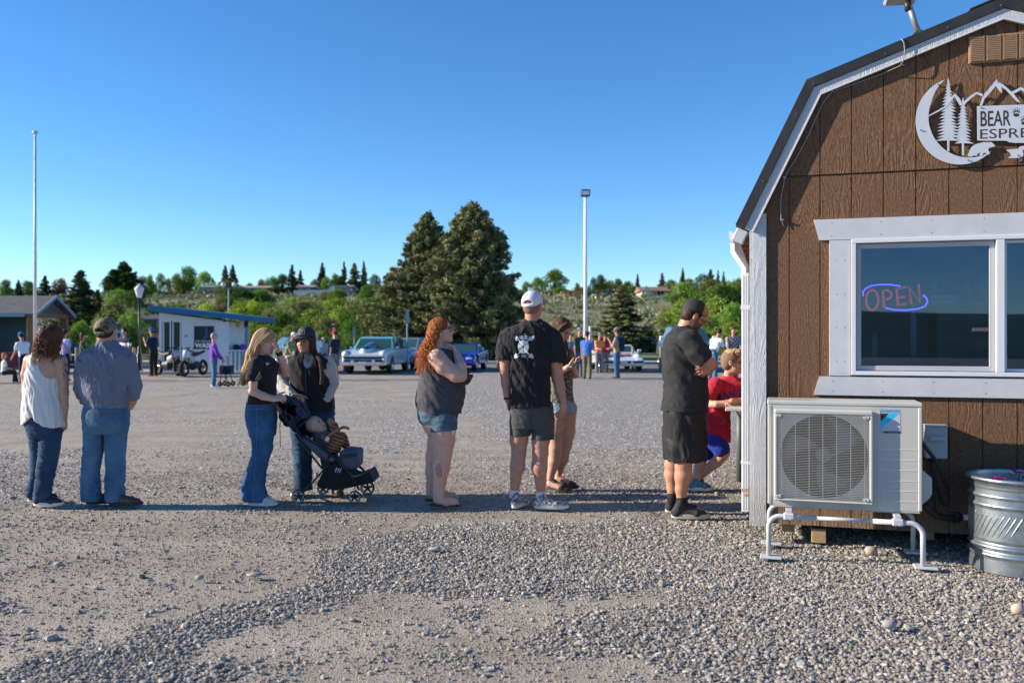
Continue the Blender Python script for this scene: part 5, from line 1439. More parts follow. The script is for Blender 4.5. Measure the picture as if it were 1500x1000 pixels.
def belt(f,py,l,r,d,mt,parent,w=0.034,dz=0.0,infl=0.008,e=2.5):
 S=SDF();c=f.J((l+r)/2,py,0)
 S.loft([(c[2]-w/2,c[0],f.Z0+dz,(r-l)/2*f.k+infl,d+infl),(c[2],c[0],f.Z0+dz,(r-l)/2*f.k+infl,d+infl),(c[2]+w/2,c[0],f.Z0+dz,(r-l)/2*f.k+infl,d+infl)],e)
 return sdfpart('belt',S,0.006,mt,parent)
belt(f,591,128,186,0.132,mat('brown_leather',(0.13,0.055,0.022),(0.18,0.08,0.035),20,0.5),R2)
rt=[]
for (x0,x1) in ((133,147),(161,178)):
 rt.append(strip2((x0,606),(x0+1,622),0.7,5));rt.append(strip2((x1,606),(x1-1,622),0.7,5));rt.append(strip2((x0+1,622),((x0+x1)/2,626),0.7,3));rt.append(strip2((x1-1,622),((x0+x1)/2,626),0.7,3));rt.append(strip2((x0,606),(x1,605),0.7,4))
rt.append(strip2((156,595),(155,632),0.7,8));rt.append(strip2((128,602),(184,601),0.6,10))
def px_decal(ob,shapes,mt,name,parent,f,back=0.6,off=0.003):
 o=f.J(0,0,-back);
 kk=(f.Z0)/F
 org=v3((0-CX)*kk,f.Z0-back,EYE+HZ*kk)
 return decal(ob,shapes,mt,name,parent,org,v3(kk,0,0),v3(0,0,-kk),v3(0,1,0),off)
px_decal(jn,rt,mat('gold_stitching',(0.20,0.17,0.12),rough=0.8),'stitching',jn,f,off=0.0022)
px_decal(jn,[quadstrip(159,169,603,607,3)],mat('leather_patch',(0.16,0.07,0.03),rough=0.6),'leather_patch',jn,f)
px_decal(sh,[strip2((124,518),(140,514.5),0.5,6),strip2((140,514.5),(174,514.5),0.5,8),strip2((174,514.5),(189,518),0.5,6)],mat('slate_stitch',(0.09,0.10,0.13),rough=0.8),'yoke_seam',sh,f,off=0.002)
m_boot=mat('brown_boot_leather',(0.075,0.042,0.026),(0.12,0.07,0.045),15,0.55,bump=0.3,bscale=60);m_bsole=mat('dark_boot_sole',(0.05,0.04,0.035),rough=0.8)
g=f.J(126,741,0.03);g[2]=0;shoe(g,0.35,R2,m_boot,m_bsole,0.29,0.085,0.053);g=f.J(160,742,-0.02);g[2]=0;shoe(g,0.02,R2,m_boot,m_bsole,0.30,0.085,0.053)
m_camo,nt_,b_n=_new('camouflage_cloth')
tc_=N(nt_,'ShaderNodeTexCoord');nz_=N(nt_,'ShaderNodeTexNoise',i_Scale=32.0,i_Detail=2.0,i_Distortion=0.8);L(nt_,tc_,'Object',nz_,0)
cr_=N(nt_,'ShaderNodeValToRGB');cr_.color_ramp.interpolation='CONSTANT'
for p_,c_ in ((0.0,(0.03,0.03,0.02,1)),(0.40,(0.075,0.08,0.045,1)),(0.5,(0.17,0.15,0.09,1)),(0.6,(0.05,0.055,0.03,1)),(1.0,(0.2,0.17,0.1,1))):
 e=cr_.color_ramp.elements[int(p_)] if p_ in (0.,1.) else cr_.color_ramp.elements.new(p_)
 e.color=c_
L(nt_,nz_,'Fac',cr_,0);L(nt_,cr_,0,b_n,'Base Color');b_n.inputs['Roughness'].default_value=0.85
ballcap(M2,hc,1.07,m_camo,R2,gap=True,tip=.42,up=-.006)
hair_shell('hair',M2,hc,0.97,h_dk,R2,amp=0.001,cap=True)
# 3: girl with long blonde hair
f=Fig(8.0);R3=mkroot(f,380,736,'girl with long straight blonde hair, black T-shirt and flared jeans, hand at her brow')
hc=f.J(389,501,0.0);fw3=(0.93,-0.18,-0.33)
B=SDF();M3=head(B,hc,fw3,f.J(382,528,0.0),up=(0.3,0,1),sc=0.94,fem=True,neckr=0.042)
f.torso(B,[(524,372,394,0.10,0.02),(531,366,401,0.15,0.02),(545,367,401,0.15,0.02),(575,368,399,0.13,0.02),(595,364,401,0.14,0.02),(615,363,403,0.15,0.02),(632,366,402,0.14,0.02)],infl=-0.008)
f.chain(B,[(375,533,-0.16,8.5),(371,552,-0.18,7),(370,573,-0.2,6.2),(386,580,-0.2,5.6),(401,584,-0.2,4.4)],k=0.012)
hand(B,f.J(400,584,-0.2),(0.9,-0.15,0.15),(0.1,-0.8,0.6),(0.2,0.3,1),0.75,0.92)
f.chain(B,[(394,532,0.16,8.5),(404,541,0.16,6.8),(418,545,0.12,6.2),(414,529,0.02,5.4),(408.5,517,-0.03,4.2)],k=0.012)
hand(B,f.J(408.5,517,-0.03),(-0.22,-0.05,1),(0.9,0.3,0.2),(0.1,-1,0),0.55,0.92)
sdfpart('body',B,HH,[sk_p]+P4,R3,face_paint(M3,hc,0.94))
T=SDF();f.torso(T,[(521,377,392,0.07,0.02),(526,371,398,0.12,0.02),(532,366,403,0.155,0.02),(545,365,403,0.165,0.02),(560,366,402,0.15,0.02),(578,366,402,0.145,0.02),(590.5,363,403,0.155,0.02)],infl=0.003)
f.chain(T,[(375,533,-0.16,9.5),(370,552,-0.18,9.5)],k=0.02);f.chain(T,[(394,532,0.16,9.5),(403,540,0.16,9)],k=0.02)
T.plane(f.J(0,591),(0,0,-1));T.wrinkle(0.006,(16,16,14),6,True,skew=12)
ts=sdfpart('t_shirt',T,HH,c_black,R3)
px_decal(ts,[strip2((395,531),(399,532),1.2,3),strip2((396,534),(398,533),1.2,3)],c_whitet,'chest_print',ts,f)
J=SDF();f.torso(J,[(589,362,403,0.150,0.02),(600,361,403,0.165,0.02),(613,361,403,0.168,0.02),(628,364,402,0.16,0.02),(638,366,401,0.14,0.02)],infl=0.002)
f.chain(J,[(384,632,-0.06,17),(385,655,-0.08,13.5),(379,680,-0.09,12),(374,705,-0.1,13.5),(374,729,-0.1,17.5,12)],k=0.012);f.chain(J,[(384,632,0.10,16),(383,655,0.11,13),(377,680,0.12,11.5),(368,705,0.15,12),(366,726,0.16,14)],k=0.012)
J.plane(f.J(60,731),(0,0,-1));J.wrinkle(0.006,(10,10,15),31,True,skew=10)
jn=sdfpart('jeans',J,HH,dn_blue,R3)
px_decal(jn,[strip2((363,597),(402,597),0.6,8),strip2((372,598),(366,606),0.6,4),strip2((383,597),(384,628),0.5,6),strip2((384,628),(380,728),0.5,20)],mat('denim_stitch',(0.16,0.17,0.2),rough=0.8),'stitching',jn,f,off=0.002)
m_cv=mat('off_white_canvas',(0.56,0.54,0.50),(0.62,0.60,0.56),30,0.85)
g=f.J(365,738,-0.1);g[2]=0;shoe(g,-0.05,R3,m_cv,m_swhite,0.26,0.06,0.045);g=f.J(357,729,0.16);g[2]=0;shoe(g,0.1,R3,m_cv,m_swhite,0.25,0.06,0.045)
ring_band(f.J(408.8,517.5,-0.03),f.J(408.5,515,-.03)-f.J(411,523,-0.01),0.029,0.034,m_black,'smartwatch',R3)
hs_=hair_shell('hair',M3,hc,0.97,h_bld,R3,fw=.060,amp=0.003,fr=(90,90,8),extra=lambda S,g:(S.cap(g(0,-0.07,0.0),f.J(369,520,-0.02),(0.055,0.075),(0.045,0.085),.03),S.cap(f.J(369,520,-0.02),f.J(362,542,-0.04),(0.045,0.085),(0.030,0.085),.03),S.cap(f.J(362,542,-0.04),f.J(357,562,-0.04),(0.030,0.085),(0.014,0.05),.03)))
rs3=np.random.RandomState(8);pt=[];rr_=[]
for i in range(620):
 a=rs3.uniform(-PI,PI);u=rs3.uniform(0,1)
 side=rs3.choice([-1,1],p=[0.35,0.65]);el=rs3.uniform(0.0,1.45);az=rs3.uniform(0.75,3.1)
 q=[hp(M3,hc,v3(side*0.010,0.055-0.11*u,0.128-0.10*abs(u-.45)**1.5),0.97)]
 d1=v3(side*0.088,0.03-0.115*u,0.05+rs3.uniform(-.01,.01));q.append(hp(M3,hc,(np.array([side*0.055,0.045-0.115*u,0.108])),0.97));q.append(hp(M3,hc,d1,0.97))
 q.append(hp(M3,hc,v3(side*0.090,-0.035-0.06*u,-0.03),0.97))
 sy=-1 if (M3[:,0]*side)[1]<0 else 1
 end=rs3.uniform(0.35,1.0);tx=352+22*(1-end)+rs3.normal(0,3.2)+(8 if sy>0 else 0)
 q.append(f.J(370+rs3.normal(0,4),522,sy*0.085+rs3.normal(0,0.02)))
 if rs3.rand()<0.16:q+=[f.J(378+rs3.normal(0,2.5),540,sy*0.20),f.J(374+rs3.normal(0,4),552+6*end,sy*0.225)]
 else:
  q.append(f.J(360+rs3.normal(0,3.2),540,-0.04+rs3.normal(0,0.07)));q.append(f.J(tx-3,540+26*end,-0.04+rs3.normal(0,0.06)))
 q=np.array(q);tt=np.linspace(0,len(q)-1,22)
 from_=np.arange(len(q));pth=np.stack([np.interp(tt,from_,q[:,d]) for d in range(3)],-1)
 for _ in range(4):pth[1:-1]=(pth[:-2]+2*pth[1:-1]+pth[2:])/4
 pt.append(pth);rr_.append(rs3.uniform(0.0022,0.0048))
strands(pt,'long_hair',h_bld,hs_,r=0.005,radii=rr_,taper=0.25,flat=0.5)
# 4: woman in black vest facing the camera
f=Fig(8.45);R4=mkroot(f,456,722,'woman in black cap and black fleece vest over a grey shirt behind the stroller')
hc=f.J(448,500.5,0.0);fw4=(-0.28,-0.95,-0.02)
B=SDF();M4=head(B,hc,fw4,f.J(449,524,0.03),sc=0.98,neckr=0.047,jaw=1.1)
f.torso(B,[(520,436,466,0.09,0.03),(528,424,480,0.11,0.03),(550,430,480,0.12,0.03),(590,426,484,0.12,0.03),(612,426,486,0.13,0.03),(636,428,484,0.12,0.03)],infl=-0.008)
f.chain(B,[(424,531,0.03,5.5),(412,561,-0.02,5),(426,577,-0.22,4.5),(431,581,-0.26,4)]);f.chain(B,[(479,531,0.03,5.5),(486,561,0.03,5),(478,584,0.0,4)])
hand(B,f.J(430,578,-0.25),(0.75,-0.5,-0.15),(0,-0.3,1),(0.3,0.9,0),0.6,0.95)
sdfpart('body',B,HH,[sk_o]+P4,R4,face_paint(M4,hc,0.98))
S=SDF();f.torso(S,[(518,441,459,0.065,0.02),(522,434,467,0.09,0.03),(529,422,482,0.118,0.03),(560,426,484,0.13,0.03),(596,424,486,0.135,0.03)],infl=0.0)
f.chain(S,[(423,530,0.03,9),(416,545,0.02,9),(412,561,-0.02,8.8),(419,572,-0.13,7.5),(427,578,-0.22,6.2)],k=0.01)
f.chain(S,[(480,530,0.03,8.5),(484,545,0.03,8.2),(487,562,0.02,7.6),(481,578,-0.06,6.5),(477,584,-.08,6)],k=0.01)
cutell(S,f.J(450.5,520,-0.09),(0.035,0.09,0.085));S.wrinkle(0.011,(16,16,20),14,True,skew=14)
c_lgrey=cloth('light_grey_shirt',(0.40,0.395,0.37),(0.46,0.455,0.43));sh=sdfpart('button_shirt',S,HH,c_lgrey,R4)
V_=SDF();f.torso(V_,[(516,440,461,0.075,0.03),(521,431,470,0.10,0.03),(527,424,480,0.13,0.03),(545,426,482,0.15,0.02),(565,427,484,0.155,0.02),(585,424,486,0.16,0.02),(599,422,487,0.16,0.02)],infl=0.008,e=2.6)
cutell(V_,f.J(450.5,519,-0.1),(0.048,0.12,0.135));cutell(V_,f.J(417,534,0.03),(0.058,0.3,0.10));cutell(V_,f.J(488,534,0.03),(0.048,0.3,0.10))
V_.wrinkle(0.008,(12,12,9),5,True,skew=6)
c_fleece=cloth('black_fleece',(0.011,0.011,0.013),(0.018,0.018,0.02),sheen=0.05,bs=120);vs_=sdfpart('fleece_vest',V_,HH,c_fleece,R4)
px_decal(vs_,[strip2((452,541),(455,599),0.8,16)],mat('zip',(0.06,0.06,0.065),rough=0.35),'zipper',vs_,f)
px_decal(sh,[strip2((441,521),(450,537),1.6,6),strip2((461,521),(452,537),1.6,6)],cloth('pale_collar',(0.45,0.44,0.40)),'shirt_collar',sh,f,off=0.004)
J=SDF();f.torso(J,[(594,425,486,0.135,0.03),(606,424,488,0.145,0.03),(622,426,487,0.14,0.03),(634,428,486,0.125,0.03)],infl=0.002)
f.chain(J,[(441,628,0.02,15.5),(442,655,0.01,13.5),(444,690,0.0,12.5),(444,716,0.0,13)],k=0.012);f.chain(J,[(473,628,0.02,15.5),(479,655,0.03,13.5),(487,690,0.03,12),(492,714,0.02,12)],k=0.012)
J.plane(f.J(60,716.5),(0,0,-1));J.wrinkle(0.007,(11,11,20),33,True,skew=8);sdfpart('jeans',J,HH,dn_dark,R4)
g=f.J(443,716,0.10);g[2]=0;shoe(g,-PI/2-0.1,R4,m_sblack,m_swhite,0.25);g=f.J(490,716,0.10);g[2]=0;shoe(g,-PI/2+0.4,R4,m_boot,m_bsole,0.25)
cp=ballcap(M4,hc,0.99,mat('black_cap_cotton',(0.02,0.022,0.028),(0.03,0.032,0.04),30,0.75,bump=.2),R4,high=0.004,brim=0.060,up=0.016)
V,Fc=[],[]
mbp=MB()
def capfront(u,v,r=1.022):
 a=(u-0.5)*0.95;e_=0.12+0.62*v
 return hp(M4,hc,v3(0,-0.008,0.056)+v3(0.088*math.sin(a)*math.cos(e_),0.108*math.cos(a)*math.cos(e_),0.098*math.sin(e_))*r,0.99)
mbp.grid(lambda u,v:capfront(u,v),8,6);pt_=mbp.build('front_patch',mat('patch_black',(0.03,0.03,0.035),rough=0.7),cp)
mbp=MB();white_=mat('patch_white',(0.55,0.57,0.62),rough=0.7)
for (u0,v0,u1,v1) in ((0.05,0.05,0.95,0.05),(0.95,0.05,0.95,0.95),(0.95,0.95,0.05,0.95),(0.05,0.95,0.05,0.05),(0.1,0.9,0.45,0.5),(0.45,0.5,0.75,0.85),(0.75,0.85,0.85,0.45),(0.2,0.6,0.5,0.3),(0.5,0.3,0.8,0.35),(0.15,0.2,0.6,0.2),(0.3,0.75,0.3,0.35)):
 mbp.tube([capfront(u0+(u1-u0)*t,v0+(v1-v0)*t,1.035) for t in np.linspace(0,1,5)],0.0028,4,flat=0.4)
mbp.build('patch_design',white_,pt_)
hs_=hair_shell('hair',M4,hc,0.99,h_dk,R4,side=-0.002,amp=0.003,cap=True,extra=lambda S,g:(S.ell(g(0.075,0.0,-0.06),(0.02,0.035,0.08),M4,.02),S.ell(g(-0.075,0.0,-0.06),(0.02,0.035,0.08),M4,.02)))
pt=[]
for i in range(120):
 sd_=rs3.choice([-1,1]);p0=hp(M4,hc,v3(sd_*0.080,rs3.uniform(-0.04,0.045),0.03));p1=p0+v3(rs3.normal(0,.006),0,-0.10);p2=f.J(449-sd_*-0+(-15 if (M4[:,0]*sd_)[0]<0 else 15)+rs3.normal(0,2),524+rs3.uniform(-6,6),-0.05+rs3.normal(0,0.015))
 pth=np.array([p0,(p0+p1)/2+v3(rs3.normal(0,.004),0,0),p1,(p1+p2)/2,p2]);tt=np.linspace(0,4,12);pth=np.stack([np.interp(tt,np.arange(5),pth[:,d]) for d in range(3)],-1);pt.append(pth)
strands(pt,'loose_hair',h_dk,hs_,r=0.0045)
mb=MB();br_=[f.J(464,520,-0.06),f.J(469,528,-0.13),f.J(471,540,-0.15),f.J(472,552,-0.155),f.J(471,563,-0.16)]
for q in range(3):
 tt=np.linspace(0,4,60);pth=np.stack([np.interp(tt,np.arange(5),np.array(br_)[:,d]) for d in range(3)],-1)
 ph=q*2.09+tt*7.5;pth[:,0]+=0.010*np.cos(ph);pth[:,1]+=0.006*np.sin(2*ph)
 mb.tube(pth,0.011,7,a=0.3*q)
mb.build('braid',h_dk,hs_)
# 5: woman with red curls
f=Fig(7.96);R5=mkroot(f,645,738,'woman with long curly copper hair, grey tank top and denim shorts, hand at her chin')
hc=f.J(647,485,0.0);fw5=(0.96,-0.10,0.14)
B=SDF();M5=head(B,hc,fw5,f.J(641,514,0.0),up=(-0.05,0,1),sc=1.0,neckr=0.054,jaw=1.15)
rows5=[(508,628,654,0.09,0.02),(516,621,664,0.15,0.02),(527,617,669,0.175,0.02),(541,614,676,0.18,0.02),(556,613,678,0.185,0.02),(573,611,680,0.19,0.02),(590,610,678,0.20,0.02),(603,611,674,0.20,0.02),(618,612,671,0.195,0.02),(634,620,666,0.17,0.02)]
f.torso(B,rows5,infl=-0.022)
f.chain(B,[(640,524,-0.16,13),(650,536,-0.18,12.5),(668,549,-0.19,10.5),(675,550,-0.18,9),(675,536,-0.14,8.2),(669,519,-0.06,5.2)],k=0.014)
hand(B,f.J(669,519,-0.06),(-0.5,0.1,1),(0.85,0.1,0.4),(-0.2,1,0),0.5,0.98)
f.chain(B,[(655,524,0.17,12),(672,545,0.2,11),(680,556,0.08,8),(683,552,-0.12,5)],k=0.014)
f.chain(B,[(650,628,-0.09,18),(650,645,-0.09,16.3),(649,662,-0.1,13.4),(647,682,-0.1,12.5),(644,705,-0.1,9.5),(642,724,-0.1,8)],k=0.02)
f.chain(B,[(645,628,0.12,19),(641,650,0.11,15.5),(636,668,0.11,12.5),(635,690,0.12,11.5),(632,712,0.13,7.5),(631,722,0.13,7)],k=0.02)
f.chain(B,[(641,731,-0.1,7.2,6.5),(655,734,-0.12,7.5,5.5),(667,736,-0.125,6.5,4)],k=0.015);f.chain(B,[(631,724,0.13,7,6.5),(650,725,0.12,7,5),(666,727.5,0.11,6,3.6)],k=0.015)
for i in range(5):
 B.ell(f.J(671.5-i*0.9,736.6,-0.165+i*0.02),0.0095 if i else 0.013,None,0.003);B.ell(f.J(670-i*0.9,728.3,0.07+i*0.02),0.009 if i else 0.012,None,0.003)
def tat5(C,m):
 q=f.J(643,689,-0.17);a=(C[:,0]-q[0])/0.030;b=(C[:,2]-q[2])/0.065
 k=(a*a+b*b<1) & (C[:,1]<f.Z0-0.1) & (np.sin(C[:,0]*300+np.sin(C[:,2]*120)*2.2)>-0.25);m[k]=4
 return m
def toe5(C,m):
 for (px,py,dz) in [(674.0-i*0.9,735.8,-0.165+i*0.02) for i in range(5)]:m[np.linalg.norm(C-f.J(px,py,dz),axis=1)<0.0085]=3
 return m
sdfpart('body',B,0.0055,[sk_p]+P4[:2]+[mat('painted_lips_nails',(0.5,0.10,0.10),rough=0.4),mat('calf_tattoo',(0.16,0.13,0.13),rough=0.6)],R5,face_paint(M5,hc,1.0,(tat5,toe5)))
T=SDF();f.torso(T,[(508,628,654,0.09,0.02),(516,621,664,0.15,0.02),(527,618,669,0.175,0.02),(541,615,677,0.185,0.02),(556,613,680,0.19,0.02),(573,610,682,0.20,0.02),(588,608,680,0.205,0.02),(604,612,676,0.21,0.02)],infl=-0.009)
cutell(T,f.J(641,506,0.02),(0.125,0.115,0.085));cutell(T,f.J(640,519,-0.21),(0.085,0.085,0.13));cutell(T,f.J(648,519,0.23),(0.085,0.085,0.13))
zz=f.J(0,602)[2];xx=f.J(643,0)[0]
T.post.append(('max',lambda X,Y,Z:(zz-0.055*((X-xx)/0.2)-0.012*0-Z)*0.95+0*Y-0.02,0))
T.wrinkle(0.010,(11,11,9),41,True,skew=12)
sdfpart('tank_top',T,0.0055,mat('heather_grey_knit',(0.028,0.028,0.036),(0.085,0.085,0.10),160,0.9,lo=.38,hi=.62,bump=.3,bscale=300,bdist=.001),R5)
J=SDF();f.torso(J,[(596,611,675,0.20,0.02),(608,611,672,0.20,0.02),(618,614,669,0.19,0.02),(626,622,664,0.16,0.02)],infl=-0.007)
f.chain(J,[(650,618,-0.09,19.5),(650,634,-0.09,18.7)],k=0.015);f.chain(J,[(642,618,0.12,19),(641,634,0.11,18)],k=0.015)
J.post.append(('max',lambda X,Y,Z:(f.J(0,629)[2]+0.02*(X-xx)/0.2-Z)+0*Y,0));J.wrinkle(0.005,(14,14,20),7,True)
jn=sdfpart('denim_shorts',J,0.0055,dn_sh,R5)
px_decal(jn,[strip2((645,606),(647,629),0.5,8),strip2((612,607),(673,605),0.5,10),strip2((622,624),(669,627),0.5,10)],mat('denim_stitch_pale',(0.15,0.19,0.25),rough=0.8),'stitching',jn,f,off=0.002)
for (px,dz,py) in ((631,-0.1,738.5),(624,0.13,729.5)):
 g=f.J(px,py,dz);g[2]=0.0
 S=SDF();S.rbox(g+v3(0.125,0,0.014),(0.135,0.045,0.010),0.009,Matrix.Rotation(-0.05,3,'Z'));fl=sdfpart('flip_flop',S,0.006,mat('brown_foam',(0.07,0.04,0.03),rough=0.8),R5)
 mb=MB()
 for sg in (-1,1):mb.tube([g+v3(0.09,sg*0.042,0.02),g+v3(0.13,sg*0.036,0.055),g+v3(0.17,sg*0.012,0.052),g+v3(0.20,0,0.026)],0.0055,6)
 mb.build('strap',mat('dark_strap',(0.03,0.02,0.018),rough=0.5),fl)
mb=MB();gl=lambda *p:hp(M5,hc,p,1.0)
for sg in (-1,1):
 mb.add([gl(sg*0.012,0.099,0.018),gl(sg*0.055,0.088,0.020),gl(sg*0.052,0.088,-0.012),gl(sg*0.018,0.099,-0.014)],[(0,1,2,3),(3,2,1,0)])
mb.build('sunglass_lens',mat('dark_lens',(0.01,0.01,0.012),rough=0.1),R5)
mb=MB()
for sg in (-1,1):mb.tube([gl(sg*0.055,0.088,0.018),gl(sg*0.078,0.04,0.014),gl(sg*0.081,-0.01,0.006)],0.0032,5)
mb.tube([gl(-0.054,0.091,0.020),gl(-0.012,0.101,0.018),gl(0.012,0.101,0.018),gl(0.054,0.091,0.020)],0.0028,5);mb.build('sunglass_frame',m_cut_black,R5)
mb=MB();mb.ell(gl(0.083 if M5[1,0]<0 else -0.083,0.0,-0.035),0.007,8);mb.build('earring',mat('pearl',(0.7,0.7,0.72),rough=0.2),R5)
rs5=np.random.RandomState(15)
hs_=hair_shell('hair',M5,hc,0.98,h_red,R5,fw=.068,side=0.0,back=0.0,amp=0.005,fr=(50,50,25),extra=lambda S,g:(S.cap(g(0,-0.07,-0.02),f.J(622,535,0.0),(0.085,0.05),(0.06,0.035),.03,w=(0,1,0)),))
pt=[]
for i in range(680):
 a=rs5.uniform(0.9,2*PI-0.9);el=rs5.uniform(-0.2,1.5)
 d=v3(math.sin(a)*math.cos(el),math.cos(a)*math.cos(el),math.sin(el));p0=hp(M5,hc,v3(0,-0.012,0.035)+d*v3(0.087,0.108,0.097))
 end=rs5.uniform(0.2,1.0);e=f.J(634-24*rs5.rand()+rs5.normal(0,2.5),506+42*end+rs5.normal(0,4),-0.04+rs5.normal(0,0.095))
 md=hp(M5,hc,v3(d[0]*0.105,-0.065+0.03*d[1],-0.05+0.05*d[2]))+v3(-0.015,0,0)
 t=np.linspace(0,1,40)[:,None];base=(1-t)**2*p0+2*t*(1-t)*md+t**2*e
 ph=rs5.uniform(0,6.28);tn=rs5.uniform(4.5,7);rc=0.0155*rs5.uniform(.6,1.3)*np.minimum(1,t[:,0]*5)
 base=base+np.stack([np.cos(ph+t[:,0]*tn*6.28)*rc,np.sin(ph+t[:,0]*tn*6.28)*rc,0.3*np.cos(ph+t[:,0]*tn*6.28)*rc],-1)
 pt.append(base)
strands(pt,'ringlets',h_red,hs_,r=0.0034,taper=0.5)
pk=root('phone_case','small dark phone in a ruffled case held by the copper-haired woman','phone',f.J(683,553,-0.14))
S=SDF();S.rbox(f.J(683,553,-0.14),(0.040,0.012,0.045),0.01,Matrix.Rotation(0.6,3,'Y'));S.wrinkle(0.012,(40,40,40),2,True);sdfpart('case',S,0.005,mat('dark_brown_leather',(0.04,0.025,0.018),rough=0.6),pk)
mb=MB();mb.box((0,0,0),(0.028,0.003,0.038),M=Matrix.Translation(Vector(f.J(683,553,-0.158))) @ Matrix.Rotation(0.6,4,'Y'),b=0.002);mb.build('screen',m_cut_black,pk)
# 6: man with white cap and printed T-shirt
f=Fig(7.83);R6=mkroot(f,775,742,'tall man in white mesh cap, charcoal shorts and black T-shirt with a barbell print')
hc=f.J(781,449,0.0);fw6=(0.42,0.9,0.02)
B=SDF();M6=head(B,hc,fw6,f.J(780,478,0.0),sc=1.04,neckr=0.060,jaw=1.1)
f.torso(B,[(474,762,798,0.08,0.0),(484,744,812,0.105,0.0),(500,742,812,0.115,0.0),(530,750,808,0.115,0.0),(580,750,806,0.115,0.0),(610,750,808,0.12,0.0),(625,752,806,0.11,0.0)],infl=-0.008)
f.chain(B,[(744,496,0.0,12),(741,520,0.0,10),(740,545,0.0,7.5),(741.5,562,0.0,7.2),(743.5,585,0.0,4.6)],k=0.012)
f.chain(B,[(808,498,-0.02,12.5),(813,525,-0.03,11),(816,550,-0.03,8.6),(820,568,-0.04,8),(825,590,-0.06,5)],k=0.012)
hand(B,f.J(743.8,586,0.0),(0.15,0.1,-1),(-0.9,0.2,0),(0,1,0),0.5,1.0);hand(B,f.J(825,590,-0.06),(-0.1,-0.05,-1),(0.75,-0.6,0),(0.6,0.8,0),0.55,1.05)
f.chain(B,[(762,622,0.0,15),(760,645,0.01,13),(760,662,0.02,10.5),(758,682,0.0,10.8),(755,702,0.02,7.4),(753.5,722,0.03,5.8)],k=0.02)
f.chain(B,[(794,622,-0.02,15),(792,645,-0.02,13),(791,664,-0.02,11),(790,684,-0.04,11.2),(791.5,706,-0.03,7.6),(792.5,724,-0.03,6)],k=0.02)
sdfpart('body',B,0.0055,[sk_r]+P4,R6,face_paint(M6,hc,1.04))
T=SDF();f.torso(T,[(469,770,792,0.066,0.01),(473,764,799,0.082,0.0),(479,752,807,0.10,0.0),(487,739,815,0.118,0.0),(498,736,817,0.127,0.0),(520,743,813,0.13,0.0),(550,746,810,0.128,0.0),(578,746,810,0.13,0.0),(594,746,811,0.135,0.0)],infl=0.003,e=2.4)
f.chain(T,[(746,495,0.0,14),(741,512,0.0,13.5),(740.5,524,0.0,13.5)],k=0.02)
f.chain(T,[(807,497,-0.02,14.5),(812,514,-0.03,14.5),(815,528,-0.03,14)],k=0.02)
xs0=f.J(750,0)[0];xs1=f.J(804.5,0)[0];zc0=f.J(0,525)[2];zc1=f.J(0,529)[2]
T.post.append(('max',lambda X,Y,Z:np.minimum(X*0+Y*0+(zc0-Z),xs0-X),0));T.post.append(('max',lambda X,Y,Z:np.minimum(X*0+Y*0+(zc1-Z),X-xs1),0))
T.wrinkle(0.011,(15,15,6),22,True,skew=13);T.wrinkle(0.004,(34,34,18),27,True)
ts=sdfpart('t_shirt',T,0.0052,c_black,R6)
def q6(x,y):return (745+x/14.286,475+y/14.286)
def poly6(pl):return shape2([q6(*p) for p in pl])
sh_=[]
def rdisc(cx,cy,rx,ry,ir=0.0,n=28):
 V=[];Fc=[]
 for i in range(n):
  t=i*2*PI/n;V+=[q6(cx+rx*math.cos(t),cy+ry*math.sin(t)),q6(cx+rx*ir*math.cos(t),cy+ry*ir*math.sin(t))]
  j=(i+1) % n;Fc.append((2*i,2*i+1,2*j+1,2*j))
 return V,Fc
ringW=0
for a0_,a1_ in ((-2.5,-0.64),(-0.50,0.50),(0.64,2.5),(2.64,3.64)):
 V=[];Fc=[]
 for i,t in enumerate(np.linspace(a0_,a1_,9)):
  V+=[q6(303+112*math.cos(t),465+138*math.sin(t)),q6(303+40*math.cos(t),465+48*math.sin(t))]
  if i:Fc.append((2*i-2,2*i-1,2*i+1,2*i))
 sh_.append((V,Fc))
sh_.append(rdisc(303,465,114,140,0.93));sh_.append(rdisc(303,465,38,46,0.55))
for (x0,y0,x1,y1) in ((245,370,130,250),(372,365,530,245),(235,575,120,700),(378,575,515,700)):
 d=_n(v3(x1-x0,y1-y0));n_=v3(-d[1],d[0]);a=v3(x0,y0);b=v3(x1,y1);w=9
 sh_.append(strip2(q6(*a),q6(*b),2*w/14.286,6))
 for (t_,hh_) in ((0.45,58),(0.60,50),(0.74,40)):
  c_=a+(b-a)*t_+d*10
  sh_.append(strip2(q6(*(c_-n_*hh_*.8)),q6(*(c_+n_*hh_*.8)),22/14.286,4))
sh_.append(strip2(q6(315,205),q6(355,205),1.1,2))
def txt6(txt,cx,yb,hpx,wpx,arc=0.0,bold=0.03):
 V,Fc=textmesh(txt,1.0,bold=bold,res=1);V[:,0] -= V[:,0].min();V[:,1] -= V[:,1].min();V[:,0] /= V[:,0].max();V[:,1] /= V[:,1].max()
 return [q6(cx+(v[0]-.5)*wpx,yb-v[1]*hpx*(1+arc*(2*v[0]-1)**2)) for v in V],Fc
sh_.append(txt6('BARBELL',322,312,82,190));sh_.append(txt6('CLUB',306,690,62,92))
px_decal(ts,sh_,mat('print_white',(0.55,0.60,0.62),(0.66,0.70,0.72),80,0.8),'back_print',ts,f,off=0.0028)
J=SDF();f.torso(J,[(588,748,809,0.125,0.0),(600,747,810,0.135,0.0),(615,748,811,0.13,0.0),(626,750,810,0.12,0.0)],infl=0.0,e=2.5)
f.chain(J,[(763,618,0.0,16),(762,644,0.0,14.5,14)],k=0.012);f.chain(J,[(795,618,-0.02,17),(794,650,-0.02,17,15)],k=0.012)
cutell(J,f.J(777.8,648,-0.01),(0.01,0.2,0.10))
